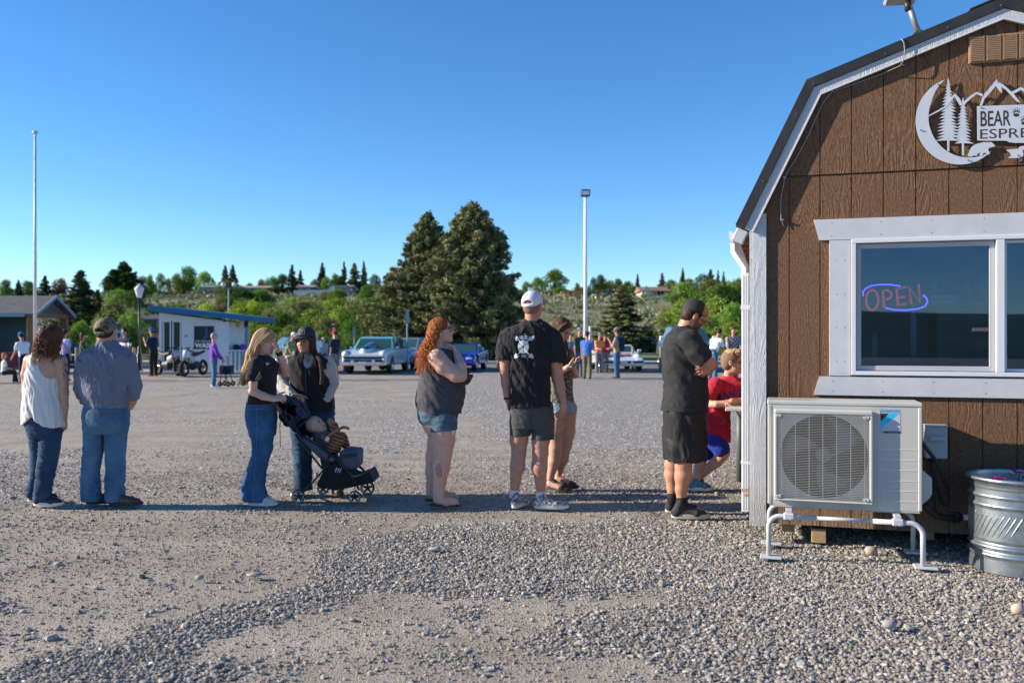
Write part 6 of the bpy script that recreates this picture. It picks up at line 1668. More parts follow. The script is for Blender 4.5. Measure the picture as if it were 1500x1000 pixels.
zc0b=f.J(0,637.5)[2];zc1b=f.J(0,642.5)[2];xm=f.J(777.8,0)[0]
J.post.append(('max',lambda X,Y,Z:np.where(X<xm,zc0b-Z,zc1b-Z)+0*Y,0));J.wrinkle(0.005,(14,14,14),13,True,skew=9)
so=sdfpart('shorts',J,HH,c_char,R6)
px_decal(so,[strip2((750,596),(808,596),0.5,10),strip2((778,597),(778,630),0.5,8),strip2((793,604),(806,607),0.6,4),strip2((750,634),(776,634),.5,6),strip2((779,639),(810,639),.5,6)],mat('dark_seam',(0.025,0.025,0.028),rough=0.8),'seam',so,f,off=0.002)
m_wmesh=mat('white_mesh',(0.68,0.66,0.72),(0.74,0.72,0.78),60,0.7,bump=0.5,bscale=260)
ballcap(M6,hc,1.06,m_wmesh,R6,high=0.006,tip=.28,gap=True,brimmat=mat('grey_brim',(0.25,0.28,0.30),rough=0.7))
hair_shell('hair',M6,hc,0.96,mat('cropped_hair',(0.20,0.105,0.07),(0.25,0.14,0.10),90,0.8),R6,amp=0.001,cap=True)
ring_band(f.J(743,583,0),f.J(743,580,0)-f.J(743.6,586,0),0.031,0.018,m_black,'wristwatch',R6)
m_knit=mat('grey_white_knit',(0.10,0.105,0.11),(0.55,0.56,0.58),45,0.8,lo=.44,hi=.56)
for (px,dz,yw,py) in ((757,0.16,1.9,0),(784,-0.10,0.10,0)):
 pass
g=f.J(752,741,-0.08);g[2]=0;shoe(g,1.15,R6,m_knit,m_swhite,0.30,accent=m_black);g=f.J(783,742,-0.06);g[2]=0;shoe(g,-0.05,R6,m_knit,m_swhite,0.30,accent=m_black)
for (px,py,dz) in ((753.5,722,0.03),(792.5,724,-0.03)):
 mb=MB();a=f.J(px,py-5,dz);b=f.J(px,py+6,dz);mb.tube([a,a+(b-a)*.1,b],[0.041,0.044,0.046],14);mb.build('sock',c_whitet,R6)
# 7: girl looking at her phone
f=Fig(8.72);R7=mkroot(f,828,712,'long-haired brunette in mottled top and pale denim shorts looking down at her phone')
hc=f.J(822,484,0.0);fw7=(0.72,-0.52,-0.46)
B=SDF();M7=head(B,hc,fw7,f.J(815,512,0.03),up=(0.3,-.2,1),sc=0.98,neckr=0.043)
f.torso(B,[(508,806,826,0.08,0.03),(518,800,834,0.13,0.03),(535,806,838,0.13,0.03),(570,806,836,0.12,0.03),(592,804,840,0.13,0.03),(612,806,840,0.13,0.03)],infl=-0.008)
f.chain(B,[(806,520,-0.12,8.5),(806,545,-0.14,7),(810,552,-0.15,6),(832,538,-0.24,4.2)],k=0.012);f.chain(B,[(832,520,0.15,8.5),(838,545,0.1,7),(842,548,0.02,6),(838,535,-0.14,4.4)],k=0.012)
hand(B,f.J(831,538,-0.24),(0.9,-0.1,0.25),(0.2,-0.6,-0.8),(-0.1,-0.3,0.9),0.6,0.9);hand(B,f.J(837,536,-0.15),(0.6,-0.6,0.25),(0.1,0.5,-0.8),(-0.3,0.5,0.8),0.6,0.9)
f.chain(B,[(817,606,0.0,13.5),(814,632,-0.02,11.5),(814,655,-0.02,9),(812,675,-0.0,8.5),(806,700,0.02,5)],k=0.02);f.chain(B,[(831,606,0.04,13.5),(831,632,0.04,11.5),(829,650,0.04,9),(824,672,0.06,8.5),(818,694,0.1,5.2)],k=0.02)
f.chain(B,[(806,708,0.02,5.5),(820,713,-0.04,5.5,4)],k=0.012);f.chain(B,[(818,700,0.1,5.5),(832,707,0.05,5.2,4)],k=0.012)
sdfpart('body',B,HH,[sk_f]+P4,R7,face_paint(M7,hc,0.98))
T=SDF();f.torso(T,[(506,810,824,0.07,0.03),(511,804,830,0.11,0.03),(518,799,837,0.14,0.03),(535,803,840,0.145,0.03),(560,803,838,0.14,0.03),(588,802,840,0.145,0.03)],infl=0.003)
f.chain(T,[(806,520,-0.12,9.5),(806,540,-0.14,9.5)],k=0.02);f.chain(T,[(832,520,0.15,9.5),(837,538,0.12,9.5)],k=0.02)
T.plane(f.J(0,588.5),(0,0,-1));T.wrinkle(0.007,(16,16,12),16,True,skew=10)
sdfpart('mottled_top',T,HH,mat('mottled_olive_print',(0.05,0.05,0.045),(0.24,0.22,0.17),38,0.85,lo=.42,hi=.6),R7)
J=SDF();f.torso(J,[(584,803,840,0.135,0.03),(596,802,842,0.145,0.03),(606,803,843,0.14,0.03)],infl=0.002);f.chain(J,[(817,600,0.0,15.5),(816,612,0.0,14.5)],k=0.02);f.chain(J,[(830,600,0.05,15.5),(831,612,0.05,14)],k=0.02)
J.plane(f.J(0,604),(0,0,-1));J.wrinkle(0.005,(20,20,22),3,True);sdfpart('denim_shorts',J,HH,dn_light,R7)
for (px,py,dz,yw) in ((802,715,0.03,-0.35),(813,707,0.12,-0.35)):
 g=f.J(px,py,dz);g[2]=0;shoe(g,yw,R7,mat('brown_sandal',(0.06,0.035,0.025),rough=0.7),m_bsole,0.25,0.05,0.043,name='sandal')
hs_=hair_shell('hair',M7,hc,1.0,h_mid,R7,fw=.060,amp=0.003,fr=(80,80,12),side=.002)
pt=[]
for i in range(440):
 sd_=rs3.choice([-1,1]);u=rs3.uniform(0,1);q=[hp(M7,hc,v3(sd_*0.008,0.055-0.10*u,0.13-0.06*abs(u-.4))),hp(M7,hc,v3(sd_*0.062,0.05-0.11*u,0.100)),hp(M7,hc,v3(sd_*0.092,0.028-0.10*u,0.03)),hp(M7,hc,v3(sd_*0.090,0.02-0.09*u,-0.05))]
 s_right=(M7[:,0]*sd_)[0]>0
 q+=[f.J((829 if s_right else 809)+rs3.normal(0,3),516,(-0.09 if s_right else -0.06)+rs3.normal(0,.03)),f.J((829 if s_right else 807)+rs3.normal(0,3.5),528+rs3.uniform(0,20),(-0.13 if s_right else -0.16)+rs3.normal(0,.02))]
 q=np.array(q);tt=np.linspace(0,len(q)-1,20);pth=np.stack([np.interp(tt,np.arange(len(q)),q[:,d]) for d in range(3)],-1)
 for _ in range(3):pth[1:-1]=(pth[:-2]+2*pth[1:-1]+pth[2:])/4
 pth[:,0]+=0.004*np.sin(tt*4+i);pt.append(pth)
strands(pt,'long_hair',h_mid,hs_,r=0.0037,taper=0.25)
ring_band(f.J(829,540,-0.235),v3(1,-.2,.2),0.026,0.012,m_wmesh,'bracelet',R7)
ph_=root('smartphone','dark smartphone held in both hands by the brunette','phone',f.J(842,532,-0.3))
mb=MB();mb.box((0,0,0),(0.037,0.075,0.005),M=Matrix.Translation(Vector(f.J(842,532,-0.26))) @ Matrix.Rotation(-0.9,4,'Z') @ Matrix.Rotation(0.5,4,'X'),b=0.003);mb.build('casing',m_cut_black,ph_)
mb=MB();mb.box((0,0,0.006),(0.033,0.069,0.0006),M=Matrix.Translation(Vector(f.J(842,532,-0.26))) @ Matrix.Rotation(-0.9,4,'Z') @ Matrix.Rotation(0.5,4,'X'));mb.build('screen',mat('phone_glass',(0.08,0.09,0.11),rough=0.08),ph_)
# 8: man in black with folded arms
f=Fig(7.45);R8=mkroot(f,1005,754,'bearded man in black T-shirt and black shorts with folded arms and tan-brimmed cap')
hc=f.J(1016,463,0.0);fw8=(0.86,0.12,-0.42)
B=SDF();M8=head(B,hc,fw8,f.J(1001,488,0.02),up=(0.35,0,1),sc=1.04,neckr=0.064,jaw=1.15)
f.torso(B,[(484,988,1016,0.10,0.0),(494,978,1022,0.17,0.0),(520,974,1030,0.18,0.0),(560,976,1034,0.16,0.0),(600,976,1032,0.16,0.0),(640,980,1030,0.16,0.0)],infl=-0.01)
f.chain(B,[(1012,500,-0.17,13),(1026,520,-0.2,11.5),(1040,534,-0.2,9.5),(1036,540,-0.18,8.5),(1024,534,-0.1,6)],k=0.012)
hand(B,f.J(1025,535,-0.1),(-0.75,0.7,0.1),(0.4,0.3,0.7),(0,.3,.9),0.3,1.0)
f.chain(B,[(1012,500,0.17,13),(1026,522,0.2,11),(1034,542,0.14,9),(1030,545,-0.02,7.5),(1028,547,-0.14,6)],k=0.012)
hand(B,f.J(1029,546,-0.15),(-0.1,-0.9,0.3),(0.9,0,0.2),(0,.3,.9),0.6,1.0)
f.chain(B,[(1004,650,-0.08,15),(1001,680,-0.09,12),(1001,697,-0.09,12.3),(998,716,-0.09,8.5),(999,736,-0.09,7)],k=0.02);f.chain(B,[(990,650,0.13,15),(986,680,0.13,12),(985,695,0.13,11.5),(985,715,0.13,8),(986,730,0.13,7)],k=0.02)
def beard8(C,m):
 q=(C-hc) @ M8/1.04;k=(m == 0) & (q[:,2]>-.125) & (((q[:,1]>.012) & (q[:,2]<-.034-.12*(q[:,1]-.06))) | ((np.abs(q[:,1]-.022)<.014) & (q[:,2]<.012) & (q[:,2]>-.06))) & (np.abs(q[:,0])<.08);m[k]=4
 return m
sdfpart('body',B,0.005,[sk_t]+P4+[mat('beard_stubble',(.10,.055,.04),(.20,.12,.085),150,.8)],R8,face_paint(M8,hc,1.04,(beard8,)))
T=SDF();f.torso(T,[(478,992,1010,0.075,0.01),(483,986,1016,0.10,0.0),(489,979,1022,0.15,0.0),(498,975,1027,0.19,0.0),(515,971,1029,0.20,0.0),(535,971,1031,0.195,0.0),(560,973,1035,0.19,0.0),(580,973,1036,0.19,0.0),(600,970,1035,0.20,0.0)],infl=0.0,e=2.3)
f.chain(T,[(1010,500,-0.165,16),(1020,513,-0.19,15.5),(1030,524,-0.2,14.5)],k=0.02);f.chain(T,[(1012,500,0.16,15),(1024,518,0.19,14)],k=0.02)
pz=f.J(1033,527,-0.2);f8z=f.J(0,550)[2];T.post.append(('max',lambda X,Y,Z:np.minimum(np.minimum(((X-pz[0])*0.75-(Z-pz[2])*0.66),pz[1]+0.07-Y),Z-f8z),0))
T.plane(f.J(0,600),(0,0,-1));T.wrinkle(0.010,(9,9,13),37,True,skew=9)
sdfpart('t_shirt',T,HH,cloth('washed_black_cotton',(0.020,0.020,0.023),(0.028,0.028,0.031)),R8)
J=SDF();f.torso(J,[(592,975,1031,0.175,0.0),(610,973,1032,0.185,0.0),(630,973,1034,0.19,0.02),(672,975,1033,0.20,0.02)],infl=0.0,e=2.6)
cutell(J,f.J(996,676,0.02),(0.012,0.3,0.10));J.wrinkle(0.012,(12,12,4.5),23,True,skew=5)
so=sdfpart('basketball_shorts',J,HH,cloth('black_jersey',(0.014,0.014,0.016),(0.02,0.02,0.022),rough=0.6),R8)
m_sk8=mat('tan_sole',(0.50,0.44,0.34),rough=0.7)
g=f.J(984,759,-0.1);g[2]=0;shoe(g,-0.04,R8,m_sblack,m_sk8,0.315,0.105,0.060,sole_t=0.036);g=f.J(975,748,0.14);g[2]=0;shoe(g,0.1,R8,m_sblack,m_sk8,0.30,0.105,0.058,sole_t=0.036)
for (px,py,dz) in ((999,733,-0.09),(986,726,0.13)):
 mb=MB();a=f.J(px,py-6,dz);b=f.J(px,py+12,dz);mb.tube([a,a+(b-a)*.1,b],[0.044,0.048,0.05],14);mb.build('sock',c_black,R8)
m_tan=mat('tan_cap_cloth',(0.36,0.27,0.16),(0.40,0.30,0.18),40,0.8);m_bkc=mat('black_cap_cloth',(0.022,0.022,0.023),(0.03,0.03,0.032),60,0.8,bump=.4,bscale=200)
def p8(C):q=(C-hc) @ M8/1.03;return np.where(q[:,1]>0.030,1,0)
cp=ballcap(M8,hc,1.06,[m_bkc,m_tan],R8,high=0.006,brimmat=m_tan,brim=0.085,paint=p8)
mb=MB()
for k in range(6):
 a=1.15-k*0.085;sgn=1 if M8[1,0]<0 else -1
 mb.tube([hp(M8,hc,v3(sgn*0.0905*math.sin(a),-0.008+0.111*math.cos(a),0.052),1.03),hp(M8,hc,v3(sgn*0.0905*math.sin(a+.03),-0.008+0.111*math.cos(a+.03),0.066),1.03)],0.003,4)
mb.build('side_embroidery',mat('gold_thread',(0.55,0.36,0.06),rough=0.6),cp)
hair_shell('hair',M8,hc,1.0,h_dk,R8,amp=0.003,fr=(90,90,40),cap=True)
S=SDF();gb=lambda *p:hp(M8,hc,p,1.04)
S.ell(gb(0,0.070,-0.096),v3(0.026,0.022,0.022),M8,.012)
S.cap(gb(-0.022,0.085,-0.041),gb(0.022,0.085,-0.041),0.006,0.006,.006)
K=SDF();K.ell(gb(0,0.10,-0.055),v3(0.020,0.03,0.011),M8);S.cut(K);S.wrinkle(0.003,(150,150,150),3)
sdfpart('beard',S,0.005,mat('grizzled_beard',(0.10,0.06,0.045),(0.20,0.14,0.11),120,0.8),R8)
# 9: boy in red shirt leaning on the table
f=Fig(8.66);R9=mkroot(f,1030,725,'boy with short sandy hair and black glasses in a red T-shirt leaning on the table')
hc=f.J(1073,531,-0.05);fw9=(0.92,-0.38,-0.02)
B=SDF();M9=head(B,hc,fw9,f.J(1066,556,0.0),sc=0.98,neckr=0.044)
rows9=[(553,1056,1078,0.08,0.0),(560,1046,1092,0.11,0.0),(575,1042,1092,0.12,0.0),(588,1040,1076,0.12,0.0),(600,1038,1066,0.12,0.0),(620,1036,1066,0.12,0.02),(642,1036,1064,0.11,0.02)]
f.torso(B,rows9,infl=-0.014)
f.chain(B,[(1047,562,-0.08,8),(1040,580,-0.12,7),(1038,592,-0.15,6),(1050,592,-0.24,5),(1061,590,-0.26,3.8)],k=0.01)
hand(B,f.J(1060,590,-0.26),(0.95,0.1,0.12),(0,-0.3,1),(0.1,-0.8,0.2),0.35,0.85)
f.chain(B,[(1088,562,0.04,8),(1096,578,0.0,7),(1096,586,-0.06,6),(1084,588,-0.2,5),(1072,587,-0.26,3.8)],k=0.01)
hand(B,f.J(1074,587,-0.26),(-0.9,-0.1,-0.15),(0,-.4,1),(0.1,0.9,.2),0.5,0.85)
f.chain(B,[(1046,645,-0.05,11.5),(1060,664,-0.08,8.5),(1050,676,-0.02,8),(1030,692,0.08,6),(1016,705,0.14,5)],k=0.015)
f.chain(B,[(1036,645,0.08,11.5),(1026,675,0.06,8),(1020,700,0.05,6.5),(1016,728,0.04,5)],k=0.015)
sdfpart('body',B,0.0055,[sk_f]+P4,R9,face_paint(M9,hc,0.98))
T=SDF();f.torso(T,[(551,1060,1076,0.065,0.0),(555,1053,1084,0.09,0.0),(562,1045,1096,0.12,0.0),(577,1041,1095,0.13,0.0),(588,1037,1078,0.135,0.0),(600,1034,1069,0.13,0.0),(620,1032,1070,0.14,0.02),(646,1032,1069,0.14,0.02)],infl=0.0)
f.chain(T,[(1048,562,-0.08,9.5),(1040,580,-0.12,9.5)],k=0.02);f.chain(T,[(1088,562,0.04,9.5),(1096,574,0.0,9.5)],k=0.02)
T.wrinkle(0.009,(14,14,12),29,True,skew=10)
c_red=cloth('crimson_jersey',(0.46,0.018,0.045),(0.52,0.025,0.055),bump=0.2);ts=sdfpart('t_shirt',T,0.0055,c_red,R9)
V,Fc=textmesh('RANGE',1.0,bold=0.03,res=1);V[:,0] -= V[:,0].min();V[:,1] -= V[:,1].min();V[:,0] /= V[:,0].max();V[:,1] /= V[:,1].max()
px_decal(ts,[([(1047+v[0]*41,588-v[1]*12-v[0]*12+4*v[0]*v[0]-1) for v in V],Fc)],mat('navy_print',(0.02,0.03,0.12),rough=0.8),'chest_print',ts,f)
px_decal(ts,[shape2([(1052,617),(1056,610),(1062,603),(1067,600),(1069,604),(1064,611),(1058,613),(1055,619)])],mat('teal_print',(0.03,0.16,0.22),rough=0.8),'hem_print',ts,f)
J=SDF();f.torso(J,[(638,1032,1068,0.13,0.02),(648,1033,1066,0.13,0.02)],infl=0.0);f.chain(J,[(1047,646,-0.05,14.5),(1056,657,-0.08,12.5)],k=.02);f.chain(J,[(1037,646,0.08,13),(1034,662,0.08,12)],k=.02);J.wrinkle(.004,(20,20,20),3)
sdfpart('shorts',J,HH,cloth('royal_blue_shorts',(0.02,0.04,0.30)),R9)
m_bt=mat('blue_teal_knit',(0.02,0.13,0.22),(0.10,0.36,0.40),30,0.7)
g=f.J(1010,716,0.14);g[2]=0.05;shoe(g,-0.12,R9,m_bt,m_swhite,0.24,0.07,0.045,pitch=0.50);g=f.J(1008,735,0.03);g[2]=0;shoe(g,-0.1,R9,m_bt,m_swhite,0.245,0.07,0.045)
for (a,b) in (((1018,702,.13),(1014,710,.14)),((1016.5,722,.04),(1016,731,.04))):
 mb=MB();mb.tube([f.J(*a),f.J(*b)],0.040,12);mb.build('sock',c_black,R9)
hs_=hair_shell('hair',M9,hc,0.97,mat('fade_hair',(0.17,0.105,0.06),(0.24,0.15,0.09),120,0.8),R9,amp=0.0015)
S=SDF();gb=lambda *p:hp(M9,hc,p,0.98);S.ell(gb(0,0.01,0.098),v3(0.070,0.085,0.034),M9,.01);S.ell(gb(0,0.06,0.10),v3(0.055,0.035,0.026),M9,.02);S.wrinkle(0.011,(60,60,60),4,True);sdfpart('curly_top',S,0.0045,h_sandy,hs_)
mb=MB()
for sg in (-1,1):
 mb.tube([gb(sg*0.034+0.021*math.cos(t),0.099-0.12*abs(0.034+sg*0.021*math.cos(t))*.5,0.004+0.0165*math.sin(t)) for t in np.linspace(0,2*PI,15)],0.0030,5)
 mb.tube([gb(sg*0.055,0.092,0.010),gb(sg*0.079,0.04,0.006),gb(sg*0.083,-0.012,0.0)],0.0030,5)
mb.tube([gb(-0.013,0.100,0.008),gb(0.013,0.100,0.008)],0.003,5);mb.build('glasses',m_cut_black,R9)
# stroller and baby
f=Fig(8.0)
m_frame=mat('dark_frame',(0.03,0.032,0.036),rough=0.4,metal=0.4);m_navy=cloth('navy_canvas',(0.025,0.040,0.075),(0.04,0.06,0.10));m_sgrey=cloth('slate_canvas',(0.07,0.085,0.12),(0.09,0.105,0.14));m_tanl=mat('cognac_leather',(0.30,0.11,0.045),(0.36,0.14,0.06),30,0.5)
ST=root('stroller','navy folding stroller with grey canopy, black basket and small spoked wheels','stroller',f.J(485,737,0.15)*v3(1,1,0))
def s7(x,y):return (400+x/5.263,560+y/5.263)
def SJ(x,y,dz):return f.J(*s7(x,y),dz)
def stb(pts,r,name,mt,n=8,flat=None):
 mb=MB();mb.tube([SJ(*p) for p in pts],r,n,flat=flat);return mb.build(name,mt,ST)
NZ,FZ=0.0,0.40
for dz in (NZ,FZ):
 stb([(160,370,dz),(455,560,dz),(610,720,dz),(665,830,dz)],0.013,'frame_tube',m_frame,flat=0.7)
 stb([(455,590,dz),(350,720,dz),(235,840,dz)],0.012,'frame_tube',m_frame,flat=0.7)
 stb([(610,590,dz),(700,680,dz),(760,770,dz),(775,815,dz)],0.012,'frame_tube',m_frame) if dz else stb([(170,400,dz),(380,665,dz)],0.009,'frame_tube',m_frame)
stb([(610,720,NZ),(610,720,FZ)],0.010,'cross_tube',m_frame);stb([(235,835,NZ),(235,835,FZ)],0.010,'cross_tube',m_frame);stb([(455,585,NZ),(455,585,FZ)],0.010,'cross_tube',m_frame)
for (x,y,r,dz) in ((195,875,52,NZ-0.02),(385,850,45,FZ+0.02),(628,878,49,NZ-0.02),(728,850,55,FZ+0.0)):
 c=SJ(x,y,dz);rr=r/5.263*f.k*(1+dz/8);c[2]=rr+0.004
 mb=MB();Mw=Matrix.Translation(Vector(c)) @ Matrix.Rotation(PI/2,4,'X')
 mb.lathe([(rr*.80,-0.016),(rr*.97,-0.014),(rr,-0.008),(rr,0.008),(rr*.97,0.014),(rr*.80,0.016),(rr*.80,-0.016)],28,Mw);wh=mb.build('wheel',mat('grey_tyre',(0.05,0.05,0.055),rough=0.8),ST)
 mb=MB();mb.lathe([(rr*.70,-0.010),(rr*.82,-0.0175),(rr*.82,0.0175),(rr*.70,0.010),(rr*.70,-0.010)],28,Mw);mb.build('rim',mat('silver_rim',(0.55,0.56,0.58),rough=0.4),wh)
 mb=MB();mb.cyl((0,0,-0.02),(0,0,0.02),rr*.22,12,M=Mw)
 for k in range(5):
  t=k*2*PI/5+.3;mb.tube([(rr*.15*math.cos(t),rr*.15*math.sin(t),0),(rr*.74*math.cos(t),rr*.74*math.sin(t),0)],0.009,6,M=Mw,flat=1.0)
 mb.build('spokes',m_frame,wh)
stb([(160,370,NZ),(60,240,NZ),(20,165,NZ+.02),(10,140,NZ+.05)],0.012,'handle_tube',m_frame);stb([(160,370,FZ),(60,240,FZ),(20,165,FZ-.02),(10,140,FZ-.05)],0.012,'handle_tube',m_frame)
stb([(12,142,NZ+.03),(6,130,NZ+.10),(6,130,FZ-.10),(12,142,FZ-.03)],0.014,'handle_bar',m_tanl);stb([(20,165,NZ+.0),(60,240,NZ)],0.0165,'leather_grip',m_tanl)
stb([(66,245,NZ-.015),(52,330,NZ-.02),(55,420,NZ-.02),(56,495,NZ-.02)],0.007,'wrist_strap',m_black,6,0.4)
def seatf(u,v):
 xs=np.interp(u,[0,.25,.5,.7,.85,1],[150,235,365,450,545,640]);ys=np.interp(u,[0,.25,.5,.7,.85,1],[300,420,545,585,560,545])
 sag=0.02*math.sin(v*PI)
 p=SJ(xs,ys,NZ+0.02+(FZ-0.04)*v);p[2] -= sag;return p
mb=MB();mb.grid(seatf,20,8,thick=0.025);seat=mb.build('seat',m_navy,ST)
S=SDF();S.chain([(SJ(250,425,.38),0.022),(SJ(330,500,.38),0.035),(SJ(410,560,.38),0.03)],.02);sdfpart('side_padding',S,0.007,m_sgrey,ST)
S=SDF();S.chain([(SJ(250,425,.02),0.022),(SJ(330,500,.02),0.035),(SJ(410,560,.02),0.03)],.02)
S.rbox(SJ(310,490,.02),(0.11,0.012,0.035),0.01,Matrix.Rotation(0.72,3,'Y'));sdfpart('side_padding',S,0.007,m_sgrey,ST)
S=SDF();S.rbox(SJ(605,580,.2),(0.085,0.17,0.085),0.035,Matrix.Rotation(0.05,3,'Y'));S.wrinkle(.004,(14,14,14),2);sdfpart('leg_rest',S,0.008,m_sgrey,ST)
S=SDF();S.cap(SJ(115,250,.2),SJ(110,150,.2),(0.055,0.19),(0.050,0.18),.04,w=(1,0,0));S.cap(SJ(150,300,.2),SJ(190,190,.2),(0.035,0.20),(0.05,0.19),.04,w=(1,0,0));S.cap(SJ(190,190,.2),SJ(245,245,.2),(0.05,0.19),(0.03,0.20),.04,w=(1,0,0));S.cap(SJ(110,150,.2),SJ(190,190,.2),(0.05,0.18),(0.05,0.19),.04,w=(1,0,0))
S.wrinkle(0.012,(26,10,26),5,True,skew=20);sdfpart('canopy',S,0.007,m_navy,ST)
stb([(160,365,NZ-.01),(90,250,NZ-.01),(110,150,NZ),(130,125,.2),(110,150,FZ),(90,250,FZ+.01),(160,365,FZ+.01)],0.007,'canopy_rib',m_frame);stb([(160,365,NZ-.01),(290,270,NZ),(230,185,NZ+.05),(215,165,.2),(230,185,FZ-.05),(290,270,FZ),(160,365,FZ+.01)],0.007,'canopy_rib',m_frame)
mb=MB()
def bsk(u,v):
 x0=330+25*(1-u) ;xs=np.interp(v,[0,.12,.5,.88,1],[400,335,320,335,400]);
 return SJ(0,0,0)
S=SDF();
for k,(x,yt,yb) in enumerate(((345,770,800),(420,660,815),(520,655,820),(620,720,805),(740,700,775))):pass
poly=[s7(330,790),(s7(380,690)),s7(430,650),s7(500,640),s7(600,720),s7(640,735),s7(740,690),s7(775,770),s7(640,805),s7(560,820),s7(450,818),s7(340,808)]
mb=MB();pw_=[f.J(px,py,0) for px,py in poly];mb.prism([(p[0],p[2]) for p in pw_],f.Z0+0.03,f.Z0+0.37,axis='y');mb.build('basket',cloth('black_mesh',(0.014,0.014,0.016)),ST)
stb([(600,722,-.0),(640,722,-.0),(740,692,.2),(740,692,FZ)],0.008,'basket_rim',mat('grey_piping',(0.16,0.17,0.19),rough=0.7));
for k in range(3):stb([(478+17*k,690+2*k,0.015),(492+17*k,655+4*k,0.005)],0.004,'basket_tie',m_wmesh)
stb([(415,440,NZ),(430,410,NZ),(480,372,NZ),(540,345,.03),(575,350,.12),(580,355,.2),(575,350,.28),(540,345,.37),(480,372,FZ),(430,410,FZ),(415,440,FZ)],0.0145,'bumper_bar',m_tanl,10);stb([(412,450,NZ),(425,418,NZ)],0.017,'bumper_end',m_wmesh)
for dz in (NZ-.016,FZ+.016):
 c=SJ(453,590,dz);mb=MB();mb.cyl(c-v3(0,.01,0),c+v3(0,.01,0),0.024,20);hb=mb.build('hinge',m_frame,ST);mb=MB();mb.lathe([(0.010,0.0),(0.015,0.0),(0.016,.004),(.010,.004)],18,Matrix.Translation(Vector(c-v3(0,.0105,0))) @ Matrix.Rotation(PI/2,4,'X'));mb.build('hinge_ring',mat('copper_ring',(0.5,0.2,0.10),rough=0.35,metal=.6),hb)
BR=root('person','bald baby in a striped brown sweater and tiger-striped trousers lying back in the stroller','person',SJ(400,540,.2))
hc=SJ(335,335,0.18);M0=frame((0.75,-0.38,0.55),(-0.4,0,0.8))
B=SDF();head(B,hc,(0.75,-0.38,0.55),SJ(365,400,.2),up=(-0.45,0,0.8),sc=0.80,neckr=0.04,jaw=1.1)
B.ell(hp(M0,hc,(0,-.02,.03)),v3(0.068,0.078,0.072),M0,.02)
B.chain([(SJ(370,420,.2),(0.075,0.07)),(SJ(430,500,.2),(0.075,0.08))],.02,w=(0,1,0))
B.chain([(SJ(385,415,.1),0.025),(SJ(420,440,.08),0.022),(SJ(450,430,.1),0.018)],.01)
hand(B,SJ(450,430,.1),(1,0,.2),(0,-.2,1),(0,1,0),.6,.5)
B.chain([(SJ(450,510,.13),0.04),(SJ(500,440,.1),0.036),(SJ(470,330,.12),0.028),(SJ(445,300,.12),.022)],.015);B.chain([(SJ(450,510,.27),0.04),(SJ(530,420,.26),0.036),(SJ(555,470,.26),0.03),(SJ(570,500,.26),.022)],.015)
sdfpart('body',B,0.005,[sk_p]+P4,BR,face_paint(M0,hc,0.80))
def stripes(name,ca,cb,freq):
 m,nt,b=_new(name);tc=N(nt,'ShaderNodeTexCoord');sp=N(nt,'ShaderNodeSeparateXYZ');L(nt,tc,'Object',sp,0)
 ml=N(nt,'ShaderNodeMath',operation='MULTIPLY_ADD');ml.inputs[1].default_value=freq
 m2=N(nt,'ShaderNodeMath',operation='MULTIPLY');m2.inputs[1].default_value=freq*0.35;L(nt,sp,0,m2,0);L(nt,sp,2,ml,0);L(nt,m2,0,ml,2)
 sn=N(nt,'ShaderNodeMath',operation='SINE');L(nt,ml,0,sn,0);cr=N(nt,'ShaderNodeValToRGB');cr.color_ramp.elements[0].position=.45;cr.color_ramp.elements[1].position=.6
 mr=N(nt,'ShaderNodeMapRange');mr.inputs['From Min'].default_value=-1;L(nt,sn,0,mr,0);L(nt,mr,0,cr,0)
 cr.color_ramp.elements[0].color=c4(ca);cr.color_ramp.elements[1].color=c4(cb);L(nt,cr,0,b,'Base Color');b.inputs['Roughness'].default_value=.9
 return m
S=SDF();S.chain([(SJ(368,415,.2),(0.085,0.078)),(SJ(430,500,.2),(0.085,0.085))],.02,w=(0,1,0));S.chain([(SJ(385,415,.1),0.033),(SJ(420,442,.08),0.030),(SJ(440,432,.1),0.026)],.015);S.wrinkle(.004,(30,30,30),3)
sdfpart('sweater',S,0.005,stripes('brown_knit_stripes',(0.10,0.06,0.05),(0.22,0.15,0.13),260),BR)
S=SDF();S.chain([(SJ(440,510,.13),0.052),(SJ(500,445,.1),0.046),(SJ(468,335,.12),0.036)],.015);S.chain([(SJ(440,510,.27),0.052),(SJ(530,425,.26),0.046),(SJ(560,480,.26),0.036)],.015)
S.cap(SJ(480,500,.14),SJ(500,440,.1),0.055,0.05,.02);S.wrinkle(.005,(26,26,26),8);sdfpart('striped_trousers',S,0.005,stripes('tiger_stripes',(0.33,0.16,0.07),(0.09,0.045,0.03),190),BR)
S=SDF();S.chain([(SJ(465,328,.12),0.034),(SJ(442,296,.12),.028)],.01);sdfpart('knitted_foot',S,.005,cloth('tan_knit',(0.30,0.16,0.08)),BR)
